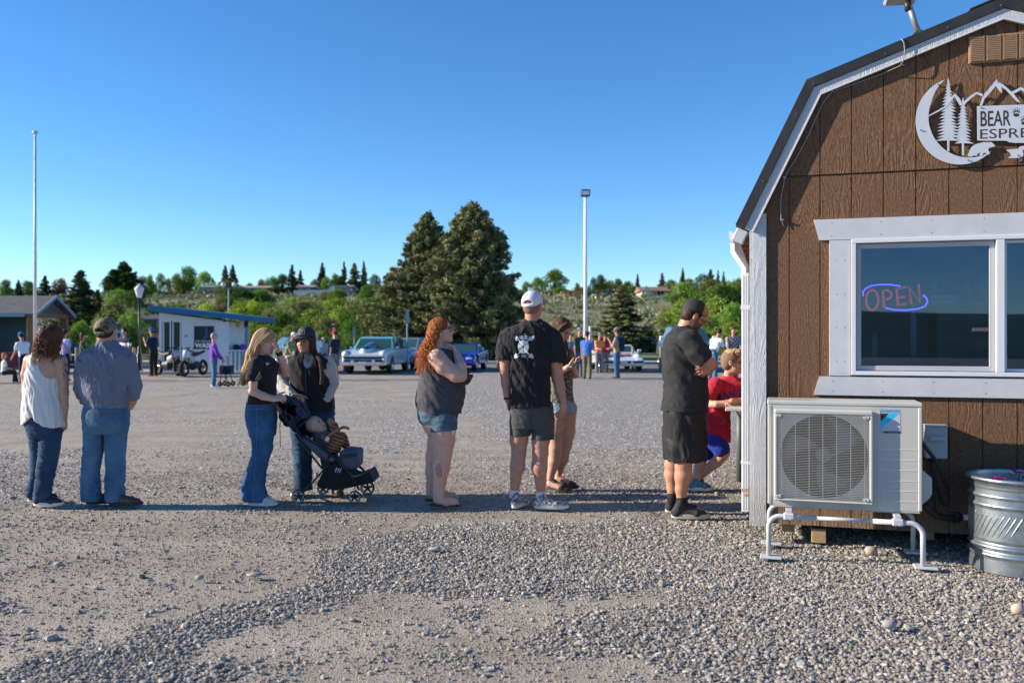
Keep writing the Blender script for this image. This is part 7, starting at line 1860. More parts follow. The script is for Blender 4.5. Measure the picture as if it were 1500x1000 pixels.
# people farther off
m_wt=cloth('white_cotton',(0.70,0.70,0.70));m_ol=cloth('olive_cotton',(0.20,0.21,0.10));m_pur=cloth('purple_knit',(0.15,0.04,0.36),(0.20,0.06,0.44));m_nvy=cloth('navy_cotton',(0.015,0.022,0.05));m_grn=cloth('dark_green_cotton',(0.04,0.07,0.04));m_blu=cloth('bright_blue_cotton',(0.05,0.14,0.46),(0.08,0.2,0.55));m_org=cloth('orange_cloth',(0.85,0.24,0.08));m_rd=cloth('red_cloth',(0.42,0.02,0.03));m_gy=cloth('grey_cloth',(0.16,0.17,0.18));m_tanc=cloth('tan_cloth',(0.3,0.24,0.16));m_lav=cloth('lavender_cloth',(0.33,0.33,0.55));m_blc=cloth('blue_cap',(0.02,0.09,0.32));m_jn=cloth('jeans_blue',(0.045,0.10,0.20),(0.08,0.16,0.28));m_grh=mat('grey_hair',(0.35,0.33,0.3),rough=.8);m_pl=m_pl
m_plaid,nt_,b_n=_new('plaid_flannel');tc_=N(nt_,'ShaderNodeTexCoord');ck=N(nt_,'ShaderNodeTexChecker',i_Scale=14.0);ck.inputs[1].default_value=(0.42,0.36,0.38,1);ck.inputs[2].default_value=(0.07,0.02,0.04,1);L(nt_,tc_,'Object',ck,0);L(nt_,ck,0,b_n,'Base Color')
ARM={'down':((0.02,0.0,-0.29),(0.01,0.04,-0.26)),'hip':((0.10,-0.06,-0.25),(-0.10,0.10,-0.20)),'fold':((0.05,0.06,-0.27),(-0.16,0.20,0.04)),'face':((0.03,0.10,-0.26),(-0.06,0.14,0.22)),'fwd':((0.02,0.08,-0.27),(0.0,0.24,-0.04)),'fwdlow':((0.02,0.10,-0.27),(0.0,0.17,-0.19)),'lap':((0.02,0.10,-0.26),(-0.06,0.22,-0.08))}
def guy(px,py,hpx,face,label,top,legs,skin=None,hair=None,cap=None,arms=('down','down'),shorts=False,sleeve=1,lean=0.0,wide=1.0,long=False,sit=False,bill=1,Z=None,group='people across the lot',step=0.0,stripe=None,zb=0.0,shoe_m=None):
 skin=skin or sk_t;Zp=Z or F*EYE/(py-HZ);Hm=hpx*Zp/F;s=Hm/1.75
 yaw=-math.radians(face);loc=((px-CX)*Zp/F,Zp,zb)
 R=root('person',label,'person',loc,yaw,group);o=np.array(loc);cy,sy=math.cos(yaw),math.sin(yaw)
 def q(x,y,z):x,y,z=x*s,y*s,z*s;return o+v3(x*cy-y*sy,x*sy+y*cy,z)
 if sit:hipz=0.50
 else:hipz=0.92
 ln=lambda z:lean*(z-hipz)
 sh_z=hipz+0.52*(math.cos(lean*.8));hd=q(0,ln(sh_z+.25)+.02,sh_z+0.24*math.cos(lean*.7));fw=(-sy,cy,-0.10-0.4*lean)
 B=SDF();M=head(B,hd,fw,q(0,ln(sh_z+.02),sh_z+0.03),sc=s*1.0)
 T=SDF();J=SDF()
 w=(cy,sy,0)
 T.cap(q(0,0,hipz-0.02),q(0,ln(sh_z-.16),sh_z-.16),(0.165*wide*s,0.115*wide*s),(0.175*wide*s,0.115*s),.03,w=w);T.cap(q(-.11*wide,ln(sh_z-.05),sh_z-.05),q(.11*wide,ln(sh_z-.05),sh_z-.05),0.075*s,0.075*s,.05)
 B.cap(q(0,0,hipz),q(0,ln(sh_z-.1),sh_z-.1),0.09*s,0.09*s,.03)
 for i,sx in enumerate((-1,1)):
  a1,a2=ARM[arms[i]];S0=v3(sx*0.185*wide,ln(sh_z-.05),sh_z-.055);E=S0+v3(sx*a1[0],a1[1],a1[2]);Wr=E+v3(sx*a2[0],a2[1],a2[2])
  B.chain([(q(*S0),.045*s),(q(*E),.038*s),(q(*Wr),.027*s)],.01);B.cap(q(*Wr),q(*(Wr+_n(v3(sx*a2[0],a2[1],a2[2]))*.13)),(.036*s,.02*s),(.03*s,.016*s),.01)
  if sleeve:T.chain([(q(*S0),.062*s),(q(*(S0+(E-S0)*(0.62 if sleeve == 1 else 1))),.056*s)]+([(q(*(E+(Wr-E)*.85)),.042*s)] if sleeve == 2 else []),.02)
  if sit:Hp=v3(sx*.10,0,hipz-.02);K=v3(sx*.12,.42,hipz);A=v3(sx*.12,.46+.05*sx,0.08)
  else:Hp=v3(sx*.09,0,hipz-.04);K=v3(sx*.105,.02+step*sx*.5,.49);A=v3(sx*.11,-.01+step*sx,.07)
  B.chain([(q(*Hp),.07*s),(q(*K),.054*s),(q(*A),.038*s)],.01)
  end=K+(Hp-K)*.12 if shorts else A+v3(0,0,.02)
  J.chain([(q(*Hp),(.10*wide*s,.105*s)),(q(*(K if not shorts else end)),(.072*s,.076*s))]+([] if shorts else [(q(*end),(.062*s,.066*s))]),.02)
  g=q(A[0],A[1]-.07,0);
  S=SDF();S.cap(q(A[0],A[1]-.04,.045),q(A[0],A[1]+.13,.035),(.045*s,.042*s),(.042*s,.030*s),.01);S.cap(q(A[0],A[1],.09),q(A[0],A[1],.05),.045*s,.045*s,.01);S.plane((0,0,0.004+zb),(0,0,-1));sdfpart('shoe',S,.014,shoe_m or m_bsole,R)
 J.cap(q(0,0,hipz-.02),q(0,0,hipz+.06),(.16*wide*s,.115*s),(.155*wide*s,.11*s),.03,w=w)
 T.plane(q(0,0,hipz-.03),(0,0,-1));T.wrinkle(.012,(14,14,9),px,True);J.wrinkle(.008,(12,12,16),px,True)
 h=0.015
 sdfpart('body',B,h,[skin]+P4,R,face_paint(M,hd,s));sdfpart('shirt',T,h,[top,m_wt],R,(lambda C:((C[:,2]>stripe[0]*s) & (C[:,2]<stripe[1]*s)).astype(int)) if stripe else None);sdfpart('shorts' if shorts else 'trousers',J,h,legs,R)
 if hair is not None:
  ex=(lambda S,g:(S.ell(g(0,-0.05,-0.09),v3(0.080,0.05,0.10)*s,M,.03),)) if long else None
  hair_shell('hair',M,hd,s*(1.0 if cap is None else .97),hair,R,h=.012,extra=ex,amp=.006,cap=cap is not None)
 if cap is not None:ballcap(M if bill>0 else np.stack([-M[:,0],-M[:,1],M[:,2]],-1),hd,s*1.06,cap,R,h=.012)
 return R
far='people by the parked cars'
guy(6,561,56,60,'seated blonde woman in white T-shirt at the far left by the blue building',m_wt,m_nvy,sk_p,h_bld,arms=('lap','lap'),sit=True,long=True,shoe_m=m_wt)
guy(36,562,74,-60,'man in blue cap and white T-shirt standing at the left by the flagpole',m_wt,m_nvy,sk_r,h_dk,m_blc,('fwdlow','fwdlow'),lean=.25)
guy(95,558,74,20,'person in pale lavender shirt half hidden behind the woman in white',m_lav,m_nvy,sk_t,h_dk,arms=('down','down'))
guy(121,556,67,65,'brunette woman in dark green top drinking, left of the camouflage cap',m_grn,m_nvy,sk_t,h_brn,arms=('fwd','fwd'),long=True)
gs=guy(183,556,73,200,'man in black and white striped shirt standing by the green bushes',m_nvy,m_nvy,sk_o,h_dk,arms=('fold','fold'),wide=1.15,stripe=(1.17,1.30))
guy(225,551,69,-70,'rider in dark clothes and blue bandana standing behind the first motorcycle',m_nvy,c_black,sk_o,h_dk,m_blc,('face','down'),shoe_m=m_rd,lean=.1,bill=-1)
guy(313,567,77,65,'grey-haired woman in purple sweater and jeans pushing a walker',m_pur,m_jn,sk_p,m_grh,arms=('fwdlow','fwdlow'),sleeve=2,shoe_m=m_wt)
guy(421,556,68,110,'man in olive shirt and white cap bending between the girl and the black cap',m_ol,m_tanc,sk_r,m_grh,m_wt,('fwdlow','fwdlow'),lean=.35,group=far)
guy(464,545,55,170,'white-haired man in pale green shirt beyond the braid',m_wt,m_jn,sk_p,m_grh,arms=('down','fwdlow'),group=far)
guy(474,544,49,190,'short person in pale blue shirt beside the white-haired man',cloth('pale_blue_cotton',(0.3,0.4,0.5)),m_jn,sk_p,m_grh,group=far)
guy(491,555,70,-55,'man in navy T-shirt, grey shorts and red cap holding a drink',m_nvy,m_gy,sk_t,h_dk,m_rd,('down','fwd'),shorts=True,group=far,shoe_m=m_tanc)
guy(836,552,62,170,'person in faded blue denim shirt just right of the phone girl',cloth('faded_denim',(0.10,0.20,0.32)),m_gy,sk_t,h_dk,arms=('down','hip'),sleeve=2,group=far)
guy(849,553,71,150,'man in dark green T-shirt and jeans with hand on hip by the white convertible',m_grn,m_jn,sk_t,h_dk,m_gy,('hip','down'),group=far)
guy(860,555,68,20,'boy in bright blue T-shirt and camouflage trousers behind the white convertible',m_blu,m_camo,sk_t,h_dk,m_nvy,('down','fwd'),group=far)
guy(877,546,57,150,'person in orange top beyond the white convertible',m_org,m_gy,sk_t,h_dk,m_gy,('fwd','fwd'),lean=.1,group=far)
guy(886,545,54,160,'person in dark red jacket beside the orange top',m_rd,m_gy,sk_t,h_brn,sleeve=2,group=far)
ov=guy(904,554,72,-70,'man in navy overalls and grey cap standing right of the white convertible',m_tanc,m_jn,sk_r,h_dk,m_gy,('face','fwd'),wide=1.1,group=far,shoe_m=m_boot)
Zb=F*EYE/61;mb=MB();c=P(907,503,Zb);S=SDF();S.rbox(c,(.19,.15,.27),.07);sdfpart('bib',S,.015,m_nvy,ov)
guy(1044,557,76,50,'man in white T-shirt leaning forward beside the blue pickup',m_wt,m_jn,sk_t,h_dk,arms=('down','fwdlow'),lean=.5,group=far)
guy(1074,553,72,175,'woman in maroon plaid shirt standing by the green trees above the boy',m_plaid,m_jn,sk_t,h_brn,arms=('fwdlow','fwdlow'),sleeve=2,group=far,wide=1.15)
# vehicles
def polysd(A,B,poly):
 d=np.full(np.broadcast(A,B).shape,1e9);ins=np.zeros(d.shape,bool);n=len(poly)
 for i in range(n):
  ax,ay=poly[i];bx,by=poly[(i+1) % n];ex,ey=bx-ax,by-ay;wx=A-ax;wy=B-ay
  t=np.clip((wx*ex+wy*ey)/(ex*ex+ey*ey+1e-12),0,1);d=np.minimum(d,(wx-ex*t)**2+(wy-ey*t)**2)
  c=(ay>B) != (by>B);ins ^= c & (A<(bx-ax)*(B-ay)/(by-ay+1e-12)+ax)
 return np.where(ins,-np.sqrt(d),np.sqrt(d))
def slab(S,poly,w,r=.06,k=.04):
 ys=[p[0] for p in poly];zs=[p[1] for p in poly];wm=1.2
 def fn(X,Y,Z):
  a=polysd(Y,Z,poly)+r;b=np.abs(X)-w(Z,Y)+r
  return np.minimum(np.maximum(a,b),0)+np.sqrt(np.maximum(a,0)**2+np.maximum(b,0)**2)-r
 return S.put((-wm,min(ys),min(zs)),(wm,max(ys),max(zs)),fn,k)
def split(S,h,par,spec,paint):
 V,Fq=S.mesh(h);m=paint(V[Fq].mean(1))
 o=[]
 for i,(nm,mt) in enumerate(spec):
  f=Fq[m == i]
  if not len(f):continue
  u,inv=np.unique(f,return_inverse=True);mb=MB();mb.add(V[u],inv.reshape(f.shape),0,True);o.append(mb.build(nm,mt,par,local=True))
 return o
def paintm(name,c,metal=.2):return mat(name,c,rough=.28,metal=metal,coat=.8)
m_cg=mat('car_glass',(0.03,0.075,0.075),rough=.06,spec=.8);m_chr=mat('chrome',(0.75,0.77,0.8),rough=.12,metal=1.);m_tyre=mat('tyre',(0.02,0.02,0.02),rough=.85);m_lampg=mat('lamp_glass',(0.75,0.78,0.8),rough=.1);m_grl=mat('grille_dark',(0.03,0.035,0.04),rough=.5,metal=.4);m_plate=mat('number_plate',(0.5,0.52,0.6),rough=.5);m_rl=mat('tail_red',(0.4,0.01,0.01),rough=.2)
PR={'classic':([(2.6,.35),(2.62,.78),(2.35,.93),(1.05,1.0),(-1.3,.98),(-2.6,.90),(-2.65,.45),(-2.5,.32)],[(1.05,.93),(.55,1.40),(.2,1.50),(-.9,1.50),(-1.5,1.35),(-1.95,.95)],.97,.33),
 'sport':([(2.15,.25),(2.2,.50),(1.9,.62),(.75,.80),(-1.5,.88),(-2.1,.90),(-2.2,.5),(-2.1,.28)],[(.85,.76),(.15,1.16),(-.4,1.2),(-.95,1.12),(-1.8,.86)],.93,.33),
 'open':([(2.2,.25),(2.25,.46),(1.9,.60),(.6,.84),(-1.6,.92),(-2.1,.85),(-2.2,.5),(-2.1,.28)],[(.75,.76),(.25,1.14),(.19,1.14),(.6,.76)],.95,.33),
 'sedan':([(2.3,.3),(2.3,.65),(1.9,.85),(1.0,.98),(-1.7,1.02),(-2.2,.98),(-2.3,.6),(-2.2,.3)],[(1.2,.92),(.4,1.42),(-1.0,1.47),(-1.5,1.32),(-2.0,.98)],.9,.33),
 'pickup':([(2.8,.5),(2.85,1.0),(2.7,1.22),(1.3,1.30),(-2.7,1.30),(-2.8,.9),(-2.7,.5)],[(1.35,1.22),(.75,1.88),(.4,1.95),(-.9,1.95),(-1.3,1.28)],1.0,.42)}
def car(kind,name,label,px,py,yaw,body,roof=None,group='cars parked beyond the lot'):
 low,cab,w,wr=PR[kind];g=G(px,py);R=root(name,label,'car' if kind != 'pickup' else 'pickup truck',tuple(g),yaw,group)
 belt=cab[0][1]+.04;top=max(p[1] for p in cab)
 S=SDF();slab(S,low,lambda Z,Y:w*(1-.07*np.clip(np.abs(Y)/2.6,0,1)**3-.05*np.clip((Z-.7)/.4,0,1)),.09)
 slab(S,cab,lambda Z,Y:(w*.90)-.30*np.clip((Z-belt)/(top-belt+.01),0,1)*(top-belt),.06,.03)
 if kind == 'classic':
  for sx in (-1,1):S.cap((sx*.78,2.45,.80),(sx*.80,-2.4,.92),.155,.12,.08)
  S.cap((0,2.3,.92),(0,1.2,.99),.22,.3,.1)
 if kind in ('sport','open'):
  for sx in (-1,1):S.cap((sx*.70,1.75,.58),(sx*.74,.8,.66),.17,.14,.1);S.cap((sx*.74,-1.0,.72),(sx*.72,-1.9,.74),.18,.16,.1)
 wb=(low[0][0]*.62,-low[0][0]*.58)
 K=SDF()
 for y in wb:K.cap((-1.3,y,wr),(1.3,y,wr),wr+.06)
 Kc=SDF();Kc.rbox((0,0,wr*.8),(w-.28,2.2,wr),.02);S.cut(K)
 rf=roof or body
 def pf(C):
  z=C[:,2];y=C[:,1];x=np.abs(C[:,0]);m=np.zeros(len(C),int)
  gh=z>belt+.02;m[gh]=2
  f=(z-belt)/(top-belt);wz=w*.90-.30*(z-belt)
  side=x>wz-.05;glass=gh & (f<.86) & (((side) & (np.abs(y-(cab[0][0]-(cab[0][0]-cab[1][0])*f))>.10) & (np.abs(y+.25)>.05) & (y>cab[-1][0]+.30+.5*f)) | (~side & (x<wz-.09) & (f>.08)))
  m[glass]=1
  return m
 split(S,.026,R,[('body',body),('window',m_cg),('roof',rf)],pf)
 for y in wb:
  for sx in (-1,1):
   Mw=Matrix.Translation((sx*(w-.14),y,wr)) @ Matrix.Rotation(PI/2,4,'Y');mb=MB();mb.lathe([(wr*.62,-.10),(wr*.95,-.10),(wr,-.06),(wr,.06),(wr*.95,.10),(wr*.62,.10)],24,Mw);t=mb.build('wheel',m_tyre,R,local=True)
   mb=MB();mb.lathe([(.001,.07*sx),(wr*.3,.09*sx),(wr*.58,.06*sx),(wr*.63,.101*sx)],20,Mw);mb.build('rim',m_chr,t,local=True)
 F0=low[1][0]
 def part(nm,mt,c,h,r=.03,M=None):
  S=SDF();S.rbox(c,h,r,M);V,Fq=S.mesh(.016);mb=MB();mb.add(V,Fq,0,True);mb.build(nm,mt,R,local=True)
 def disc(nm,mt,c,r,d=1):
  mb=MB();mb.ell(c,(r,.05,r),14);mb.build(nm,mt,R,local=True)
 if kind == 'classic':
  part('bumper',m_chr,(0,2.66,.44),(.95,.09,.07));part('grille',m_grl,(0,2.63,.60),(.82,.04,.10),.03)
  part('grille_bar',m_chr,(0,2.68,.60),(.80,.02,.014),.01);part('upper_trim',m_chr,(0,2.63,.715),(.90,.06,.018),.015)
  for sx in (-1,1):disc('headlight',m_lampg,(sx*.76,2.58,.80),.105);part('bumper_guard',m_chr,(sx*.42,2.72,.50),(.06,.07,.10),.05);disc('parking_light',m_lampg,(sx*.80,2.66,.60),.05)
  part('number_plate',m_plate,(0,2.76,.44),(.16,.01,.075),.005);mb=MB();mb.tube([(-.86,.7,.98),(-.86,.72,1.6)],.008,5);mb.build('antenna',m_chr,R,local=True)
  part('hood_ornament',m_chr,(0,2.35,1.02),(.03,.14,.03),.02)
  for sx in (-1,1):part('mirror',m_chr,(sx*.98,.85,1.05),(.06,.04,.05),.03);part('side_trim',m_chr,(sx*.965,-.3,.68),(.015,1.9,.012),.008)
 elif kind == 'pickup':
  part('bumper',m_chr,(0,2.9,.60),(.95,.08,.10));part('grille',m_grl,(0,2.85,.95),(.62,.04,.16),.03);part('grille_bar',m_chr,(0,2.89,.95),(.62,.015,.03),.01)
  for sx in (-1,1):part('headlight',m_lampg,(sx*.80,2.83,.98),(.13,.05,.11),.03);part('mirror',m_wt,(sx*1.17,1.05,1.42),(.13,.06,.11),.04)
 else:
  hz=.56 if kind != 'sedan' else .68
  part('bumper',body if kind != 'sedan' else m_grl,(0,F0-.02,.40),(w*.88,.07,.09),.05);part('grille',m_grl,(0,F0+.04,.42),(.30,.03,.05),.02)
  for sx in (-1,1):
   part('headlight',m_lampg,(sx*.68,F0-.10,hz-(.06 if kind == 'open' else 0)),(.13,.06,.045),.03);part('mirror',body,(sx*(w+.03),.75,belt+.08),(.09,.05,.06),.03)
  if kind == 'open':
   for sx in (-1,1):part('side_vent',m_grl,(sx*.62,F0+.045,.42),(.22,.02,.045),.015)
   part('number_plate',m_plate,(0,F0+.09,.42),(.16,.01,.08),.005);part('emblem',m_grl,(0,1.9,.64),(.05,.02,.02),.01,Matrix.Rotation(-.3,3,'X'));part('seat',m_cut_black,(-.38,-.35,.92),(.22,.12,.22),.08);part('seat',m_cut_black,(.38,-.35,.92),(.22,.12,.22),.08)
 return R
car('classic','classic_car','white and teal fifties coupe with chrome bumper parked beside the big spruces',555,544.5,PI+.02-.10,paintm('white_paint',(.62,.65,.66)),paintm('teal_paint',(.18,.50,.47)))
car('sedan','parked_car','pale silver sedan mostly hidden behind the white and teal coupe',600,540,PI-.25,paintm('silver_paint',(.42,.46,.50),.5))
car('sport','sports_car','bright blue low sports coupe parked behind the copper-haired woman',677,541.5,PI-.12,paintm('blue_paint',(.008,.02,.36),.2))
car('open','convertible_car','white open sports car with sloping hood among the group of people',900,542,PI+.06,paintm('gloss_white_paint',(.68,.69,.70),0.0))
car('pickup','pickup_truck','blue pickup truck facing the camera behind the bearded man',1003,541,PI-.02,paintm('steel_blue_paint',(.07,.14,.30),.5))
car('sedan','parked_car','dark teal car far behind the camouflage cap near the green shrubs',137,524,PI+.2,paintm('dark_teal_paint',(.03,.08,.10),.4))
car('sedan','parked_car','grey blue car seen between the olive-shirted man and the black cap',437,533,PI+.5,paintm('grey_blue_paint',(.14,.20,.26),.4))
car('sedan','parked_car','silver car in the tree shade beyond the barbell T-shirt',722,522,PI+1.2,paintm('pearl_paint',(.5,.5,.5),.3))
def moto(px,py,yaw,label,fair):
 g=G(px,py);R=root('motorcycle',label,'motorcycle',tuple(g),yaw,'sport motorcycles by the wash kiosk');Bd=lambda mb,n,m,p=R:mb.build(n,m,p,local=True)
 for y in (.70,-.68):
  Mw=Matrix.Translation((0,y,.31)) @ Matrix.Rotation(PI/2,4,'Y');mb=MB();mb.lathe([(.21,-.05),(.27,-.07),(.31,-.03),(.31,.03),(.27,.07),(.21,.05),(.21,-.05)],24,Mw);wh=Bd(mb,'wheel',m_tyre)
  mb=MB();mb.lathe([(.19,-.03),(.215,-.03),(.215,.03),(.19,.03),(.19,-.03)],20,Mw)
  for k in range(5):t=k*1.2566;mb.tube([(0,0,0),(.2*math.cos(t),.2*math.sin(t),0)],.014,5,M=Mw)
  Bd(mb,'rim',m_grl,wh)
 mb=MB()
 for sx in (-1,1):mb.tube([(sx*.09,.70,.31),(sx*.09,.42,.88)],.028,8)
 Bd(mb,'fork',m_grl);mb=MB()
 for sx in (-1,1):mb.tube([(sx*.07,-.68,.31),(sx*.07,-.1,.42)],.03,6)
 Bd(mb,'swingarm',m_grl)
 S=SDF();S.cap((0,.58,.80),(0,.15,.62),(.12,.12),(.13,.17),.06);S.cap((0,.58,.93),(0,.45,.86),(.12,.08),(.14,.1),.05)
 V,Fq=S.mesh(.018);mb=MB();mb.add(V,Fq,0,True);Bd(mb,'fairing',fair)
 S=SDF();S.cap((0,.22,.86),(0,-.12,.82),(.15,.12),(.11,.08),.05);V,Fq=S.mesh(.018);mb=MB();mb.add(V,Fq,0,True);Bd(mb,'fuel_tank',m_cut_black)
 S=SDF();S.cap((0,-.10,.80),(0,-.75,.93),(.12,.06),(.07,.045),.05);V,Fq=S.mesh(.018);mb=MB();mb.add(V,Fq,0,True);Bd(mb,'seat',m_cut_black)
 S=SDF();S.cap((0,.1,.42),(0,-.2,.42),(.15,.20),(.14,.14),.05);V,Fq=S.mesh(.02);mb=MB();mb.add(V,Fq,0,True);Bd(mb,'engine',m_grl)
 S=SDF();S.cap((.17,-.25,.36),(.17,-.72,.50),.05,.055,.02);V,Fq=S.mesh(.015);mb=MB();mb.add(V,Fq,0,True);Bd(mb,'exhaust',m_chr)
 mb=MB();mb.grid(lambda u,v:(.12*math.sin((u-.5)*2.4),.56-.12*v+.04*math.cos((u-.5)*2.4),.95+.16*v),8,4);Bd(mb,'windscreen',m_cg)
 for sx in (-1,1):mb=MB();mb.tube([(sx*.10,.36,.90),(sx*.33,.26,.92)],.017,6);Bd(mb,'handlebar',m_cut_black);mb=MB();mb.ell((sx*.25,.50,1.06),(.06,.03,.035),8);Bd(mb,'mirror',m_cut_black)
 mb=MB();mb.ell((0,.70,.84),(.08,.04,.05),10);Bd(mb,'headlight',m_lampg)
moto(246,550,-2.2,'silver sport motorcycle with front wheel turned right, beside the rider in dark clothes',paintm('silver_fairing',(.40,.44,.48),.3))
moto(284,550.5,2.98,'white sport motorcycle parked in front of the black wash sign',paintm('white_fairing',(.55,.57,.60),0))
# street, lawn, hills
def sheet(name,x0,x1,y0,y1,z,mt,n=2):
 mb=MB();mb.grid(lambda u,v:(x0+(x1-x0)*u,y0+(y1-y0)*v,z),n,n,smooth=False);return mb.build(name,mt,kind='structure')
m_asph=mat('worn_asphalt',(.15,.145,.14),(.20,.195,.185),.6,.9,bump=.3,bscale=80);m_conc=mat('sidewalk_concrete',(.42,.40,.37),(.48,.46,.43),.8,.85);m_lawn=mat('lawn_grass',(.10,.16,.03),(.17,.22,.05),.35,.95,bump=.6,bscale=30,bdist=.03)
sheet('road',-140,140,37.9,49.0,.004,m_asph);mb=MB();mb.box((0,50.3,.06),(140,1.3,.06));mb.build('sidewalk',m_conc,kind='structure')
mb=MB();mb.box((5,66,.055),(60,14.3,.055));mb.build('lawn',m_lawn,kind='structure')
mb=MB();mb.box((-24,36.6,.05),(15.5,.9,.05));mb.build('kerb_pavement',m_conc,kind='structure')
hx=np.linspace(-420,420,240);hy=np.linspace(84,420,110);HX,HY=np.meshgrid(hx,hy,indexing='ij');HZ_=hillz(HX.ravel(),HY.ravel())-.05
ii,jj=np.meshgrid(np.arange(239),np.arange(109),indexing='ij');b0=(ii*110+jj).ravel()
m_hill=mat('sage_hillside',(.11,.125,.06),(.26,.24,.13),.09,.95,bump=1.0,bscale=1.2,bdist=.5,detail=8)
mb=MB();mb.add(np.stack([HX.ravel(),HY.ravel(),HZ_],-1),np.stack([b0,b0+110,b0+111,b0+1],-1),0,True);mb.build('hillside',m_hill,kind='structure')
re=np.random.RandomState(3)
def leafquads(C,size,rs,up=0.0,elong=1.0,tint=None):
 n=len(C);a=rs.normal(size=(n,3));a[:,2] *= (1-up);a /= np.linalg.norm(a,axis=1)[:,None];b=np.cross(a,rs.normal(size=(n,3)));b /= np.linalg.norm(b,axis=1)[:,None]
 s=(np.broadcast_to(size,(n,))*rs.uniform(.6,1.3,n))[:,None];a=a*s*elong;b=b*s*.6
 V=np.stack([C-a,C+b*.8,C+a,C-b*.8],1).reshape(-1,3);Fq=np.arange(4*n).reshape(-1,4)
 t=rs.uniform(0,1,n)*.45 if tint is None else np.clip(tint+rs.normal(0,.12,n),0,1)
 return V,Fq,np.repeat(t,4)
n=17000;sx_=re.uniform(-210,260,n);sy_=re.uniform(100,222,n);sz_=hillz(sx_,sy_);k=fbm(sx_*.06,sy_*.06,0*sx_,3,2)>-.25;sx_,sy_,sz_=sx_[k],sy_[k],sz_[k];m_=8
rr=re.uniform(.4,1.15,len(sx_));Cc=np.repeat(np.stack([sx_,sy_,sz_+rr*.4],-1),m_,0)+re.normal(size=(len(sx_)*m_,3))*np.repeat(rr,m_)[:,None]*v3(.55,.55,.35)
V,Fq,T_=leafquads(Cc,np.repeat(rr,m_)*.42,re,tint=np.repeat(re.rand(len(sx_)),m_));mb=MB();mb.add(V,Fq,0,False,a=T_)
mb.build('sagebrush',leafmat('sage_leaf',(0.133,0.148,0.072),(0.342,0.344,0.208),.1,0),kind='stuff',label='grey green sagebrush dotting the dry hillside')
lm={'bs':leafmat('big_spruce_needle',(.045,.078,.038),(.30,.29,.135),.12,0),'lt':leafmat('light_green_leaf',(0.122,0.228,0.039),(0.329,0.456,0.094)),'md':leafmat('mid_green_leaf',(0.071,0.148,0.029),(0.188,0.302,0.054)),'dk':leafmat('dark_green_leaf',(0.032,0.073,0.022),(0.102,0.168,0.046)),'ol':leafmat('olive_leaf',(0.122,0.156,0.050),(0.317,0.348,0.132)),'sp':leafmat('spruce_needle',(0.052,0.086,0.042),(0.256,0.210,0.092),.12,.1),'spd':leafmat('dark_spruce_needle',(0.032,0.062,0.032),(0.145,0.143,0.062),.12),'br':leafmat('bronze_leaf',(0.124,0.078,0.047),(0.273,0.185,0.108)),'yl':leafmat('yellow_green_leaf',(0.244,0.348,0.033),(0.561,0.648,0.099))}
m_bark=mat('bark',(.10,.07,.05),(.15,.11,.08),6,.9,bump=.6,bscale=30,stretch=(1,1,.3))
def broad_mesh(seed,n=2600,hgt=1.0,leaf=.035,wide=.42,base=.12,blobs=34):
 rs=np.random.RandomState(seed);bc=[]
 for i in range(blobs):
  t=rs.uniform(0,1);z=base+.18+(.72-base)*t;r=wide*math.sqrt(max(.05,1-(2*(t-.42))**2*.9))*rs.uniform(.1,.85);a=rs.uniform(0,6.28);bc.append((r*math.cos(a),r*math.sin(a),z-.08,rs.uniform(.08,.19)))
 bc=np.array(bc);j=rs.choice(len(bc),n,p=bc[:,3]**2/(bc[:,3]**2).sum());d=rs.normal(size=(n,3));d /= np.linalg.norm(d,axis=1)[:,None]
 C=bc[j,:3]+d*(bc[j,3]*rs.uniform(.55,1.12,n))[:,None];bt=rs.rand(len(bc));V,Fq,T=leafquads(C*hgt,leaf*hgt,rs,tint=bt[j]*.9);mb=MB();mb.add(V,Fq,0,False,a=T)
 tk=MB();tk.tube([(0,0,-.03),(.01,0,.2),(-.01,.01,.5),(0,0,.75)],[.028,.022,.015,.005],7)
 for q in bc[:9]:tk.tube([(0,0,.22),tuple(q[:3]*v3(.5,.5,.8)),tuple(q[:3])],[.012,.008,.003],5)
 return mb,tk
def conif_mesh(seed,prof,nb=150,per=16,leaf=.022,droop=.25,start=.05,lean=0.0,H=1.0):
 rs=np.random.RandomState(seed);pt=np.array(prof);C=[];T=[];U=[]
 tk=MB();tk.tube([(0,0,-.02),(0,0,.5),(0,0,.97)],[.026,.016,.003],8)
 for i in range(nb):
  t=start+(1-start)*(i+rs.rand())/nb;Lr=np.interp(t,pt[:,0],pt[:,1])*rs.uniform(.62,1.12);a=rs.uniform(0,6.28);dv=v3(math.cos(a),math.sin(a),0);sd_=v3(-math.sin(a),math.cos(a),0)
  bt=rs.rand();m=max(4,int(per*Lr/.2));u=rs.uniform(.12,1,m)**.8
  z=t-droop*Lr*u+.18*Lr*u**2+.05*(1-t)*0
  w=Lr*.20*(1.1-u);p=dv[None]*(Lr*u)[:,None]+sd_[None]*(rs.normal(0,1,m)*w)[:,None];p[:,2]+=z+rs.normal(0,.006,m)-np.abs(rs.normal(0,.012,m))
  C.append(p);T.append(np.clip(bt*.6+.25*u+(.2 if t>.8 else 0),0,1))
  if i % 3 == 0:tk.tube([(0,0,t),tuple(dv*Lr*.5+v3(0,0,t-droop*Lr*.4)),tuple(dv*Lr*.92+v3(0,0,t-droop*Lr*.75))],[.005,.003,.001],4)
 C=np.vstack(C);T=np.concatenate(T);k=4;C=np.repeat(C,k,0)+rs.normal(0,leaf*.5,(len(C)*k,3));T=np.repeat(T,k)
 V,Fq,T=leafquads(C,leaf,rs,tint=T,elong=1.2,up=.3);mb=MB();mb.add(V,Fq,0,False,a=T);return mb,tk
BM=[broad_mesh(s,5200,1,.024,w,b) for s,w,b in ((1,.46,.02),(2,.40,.04),(3,.52,-.02),(4,.36,.02))]
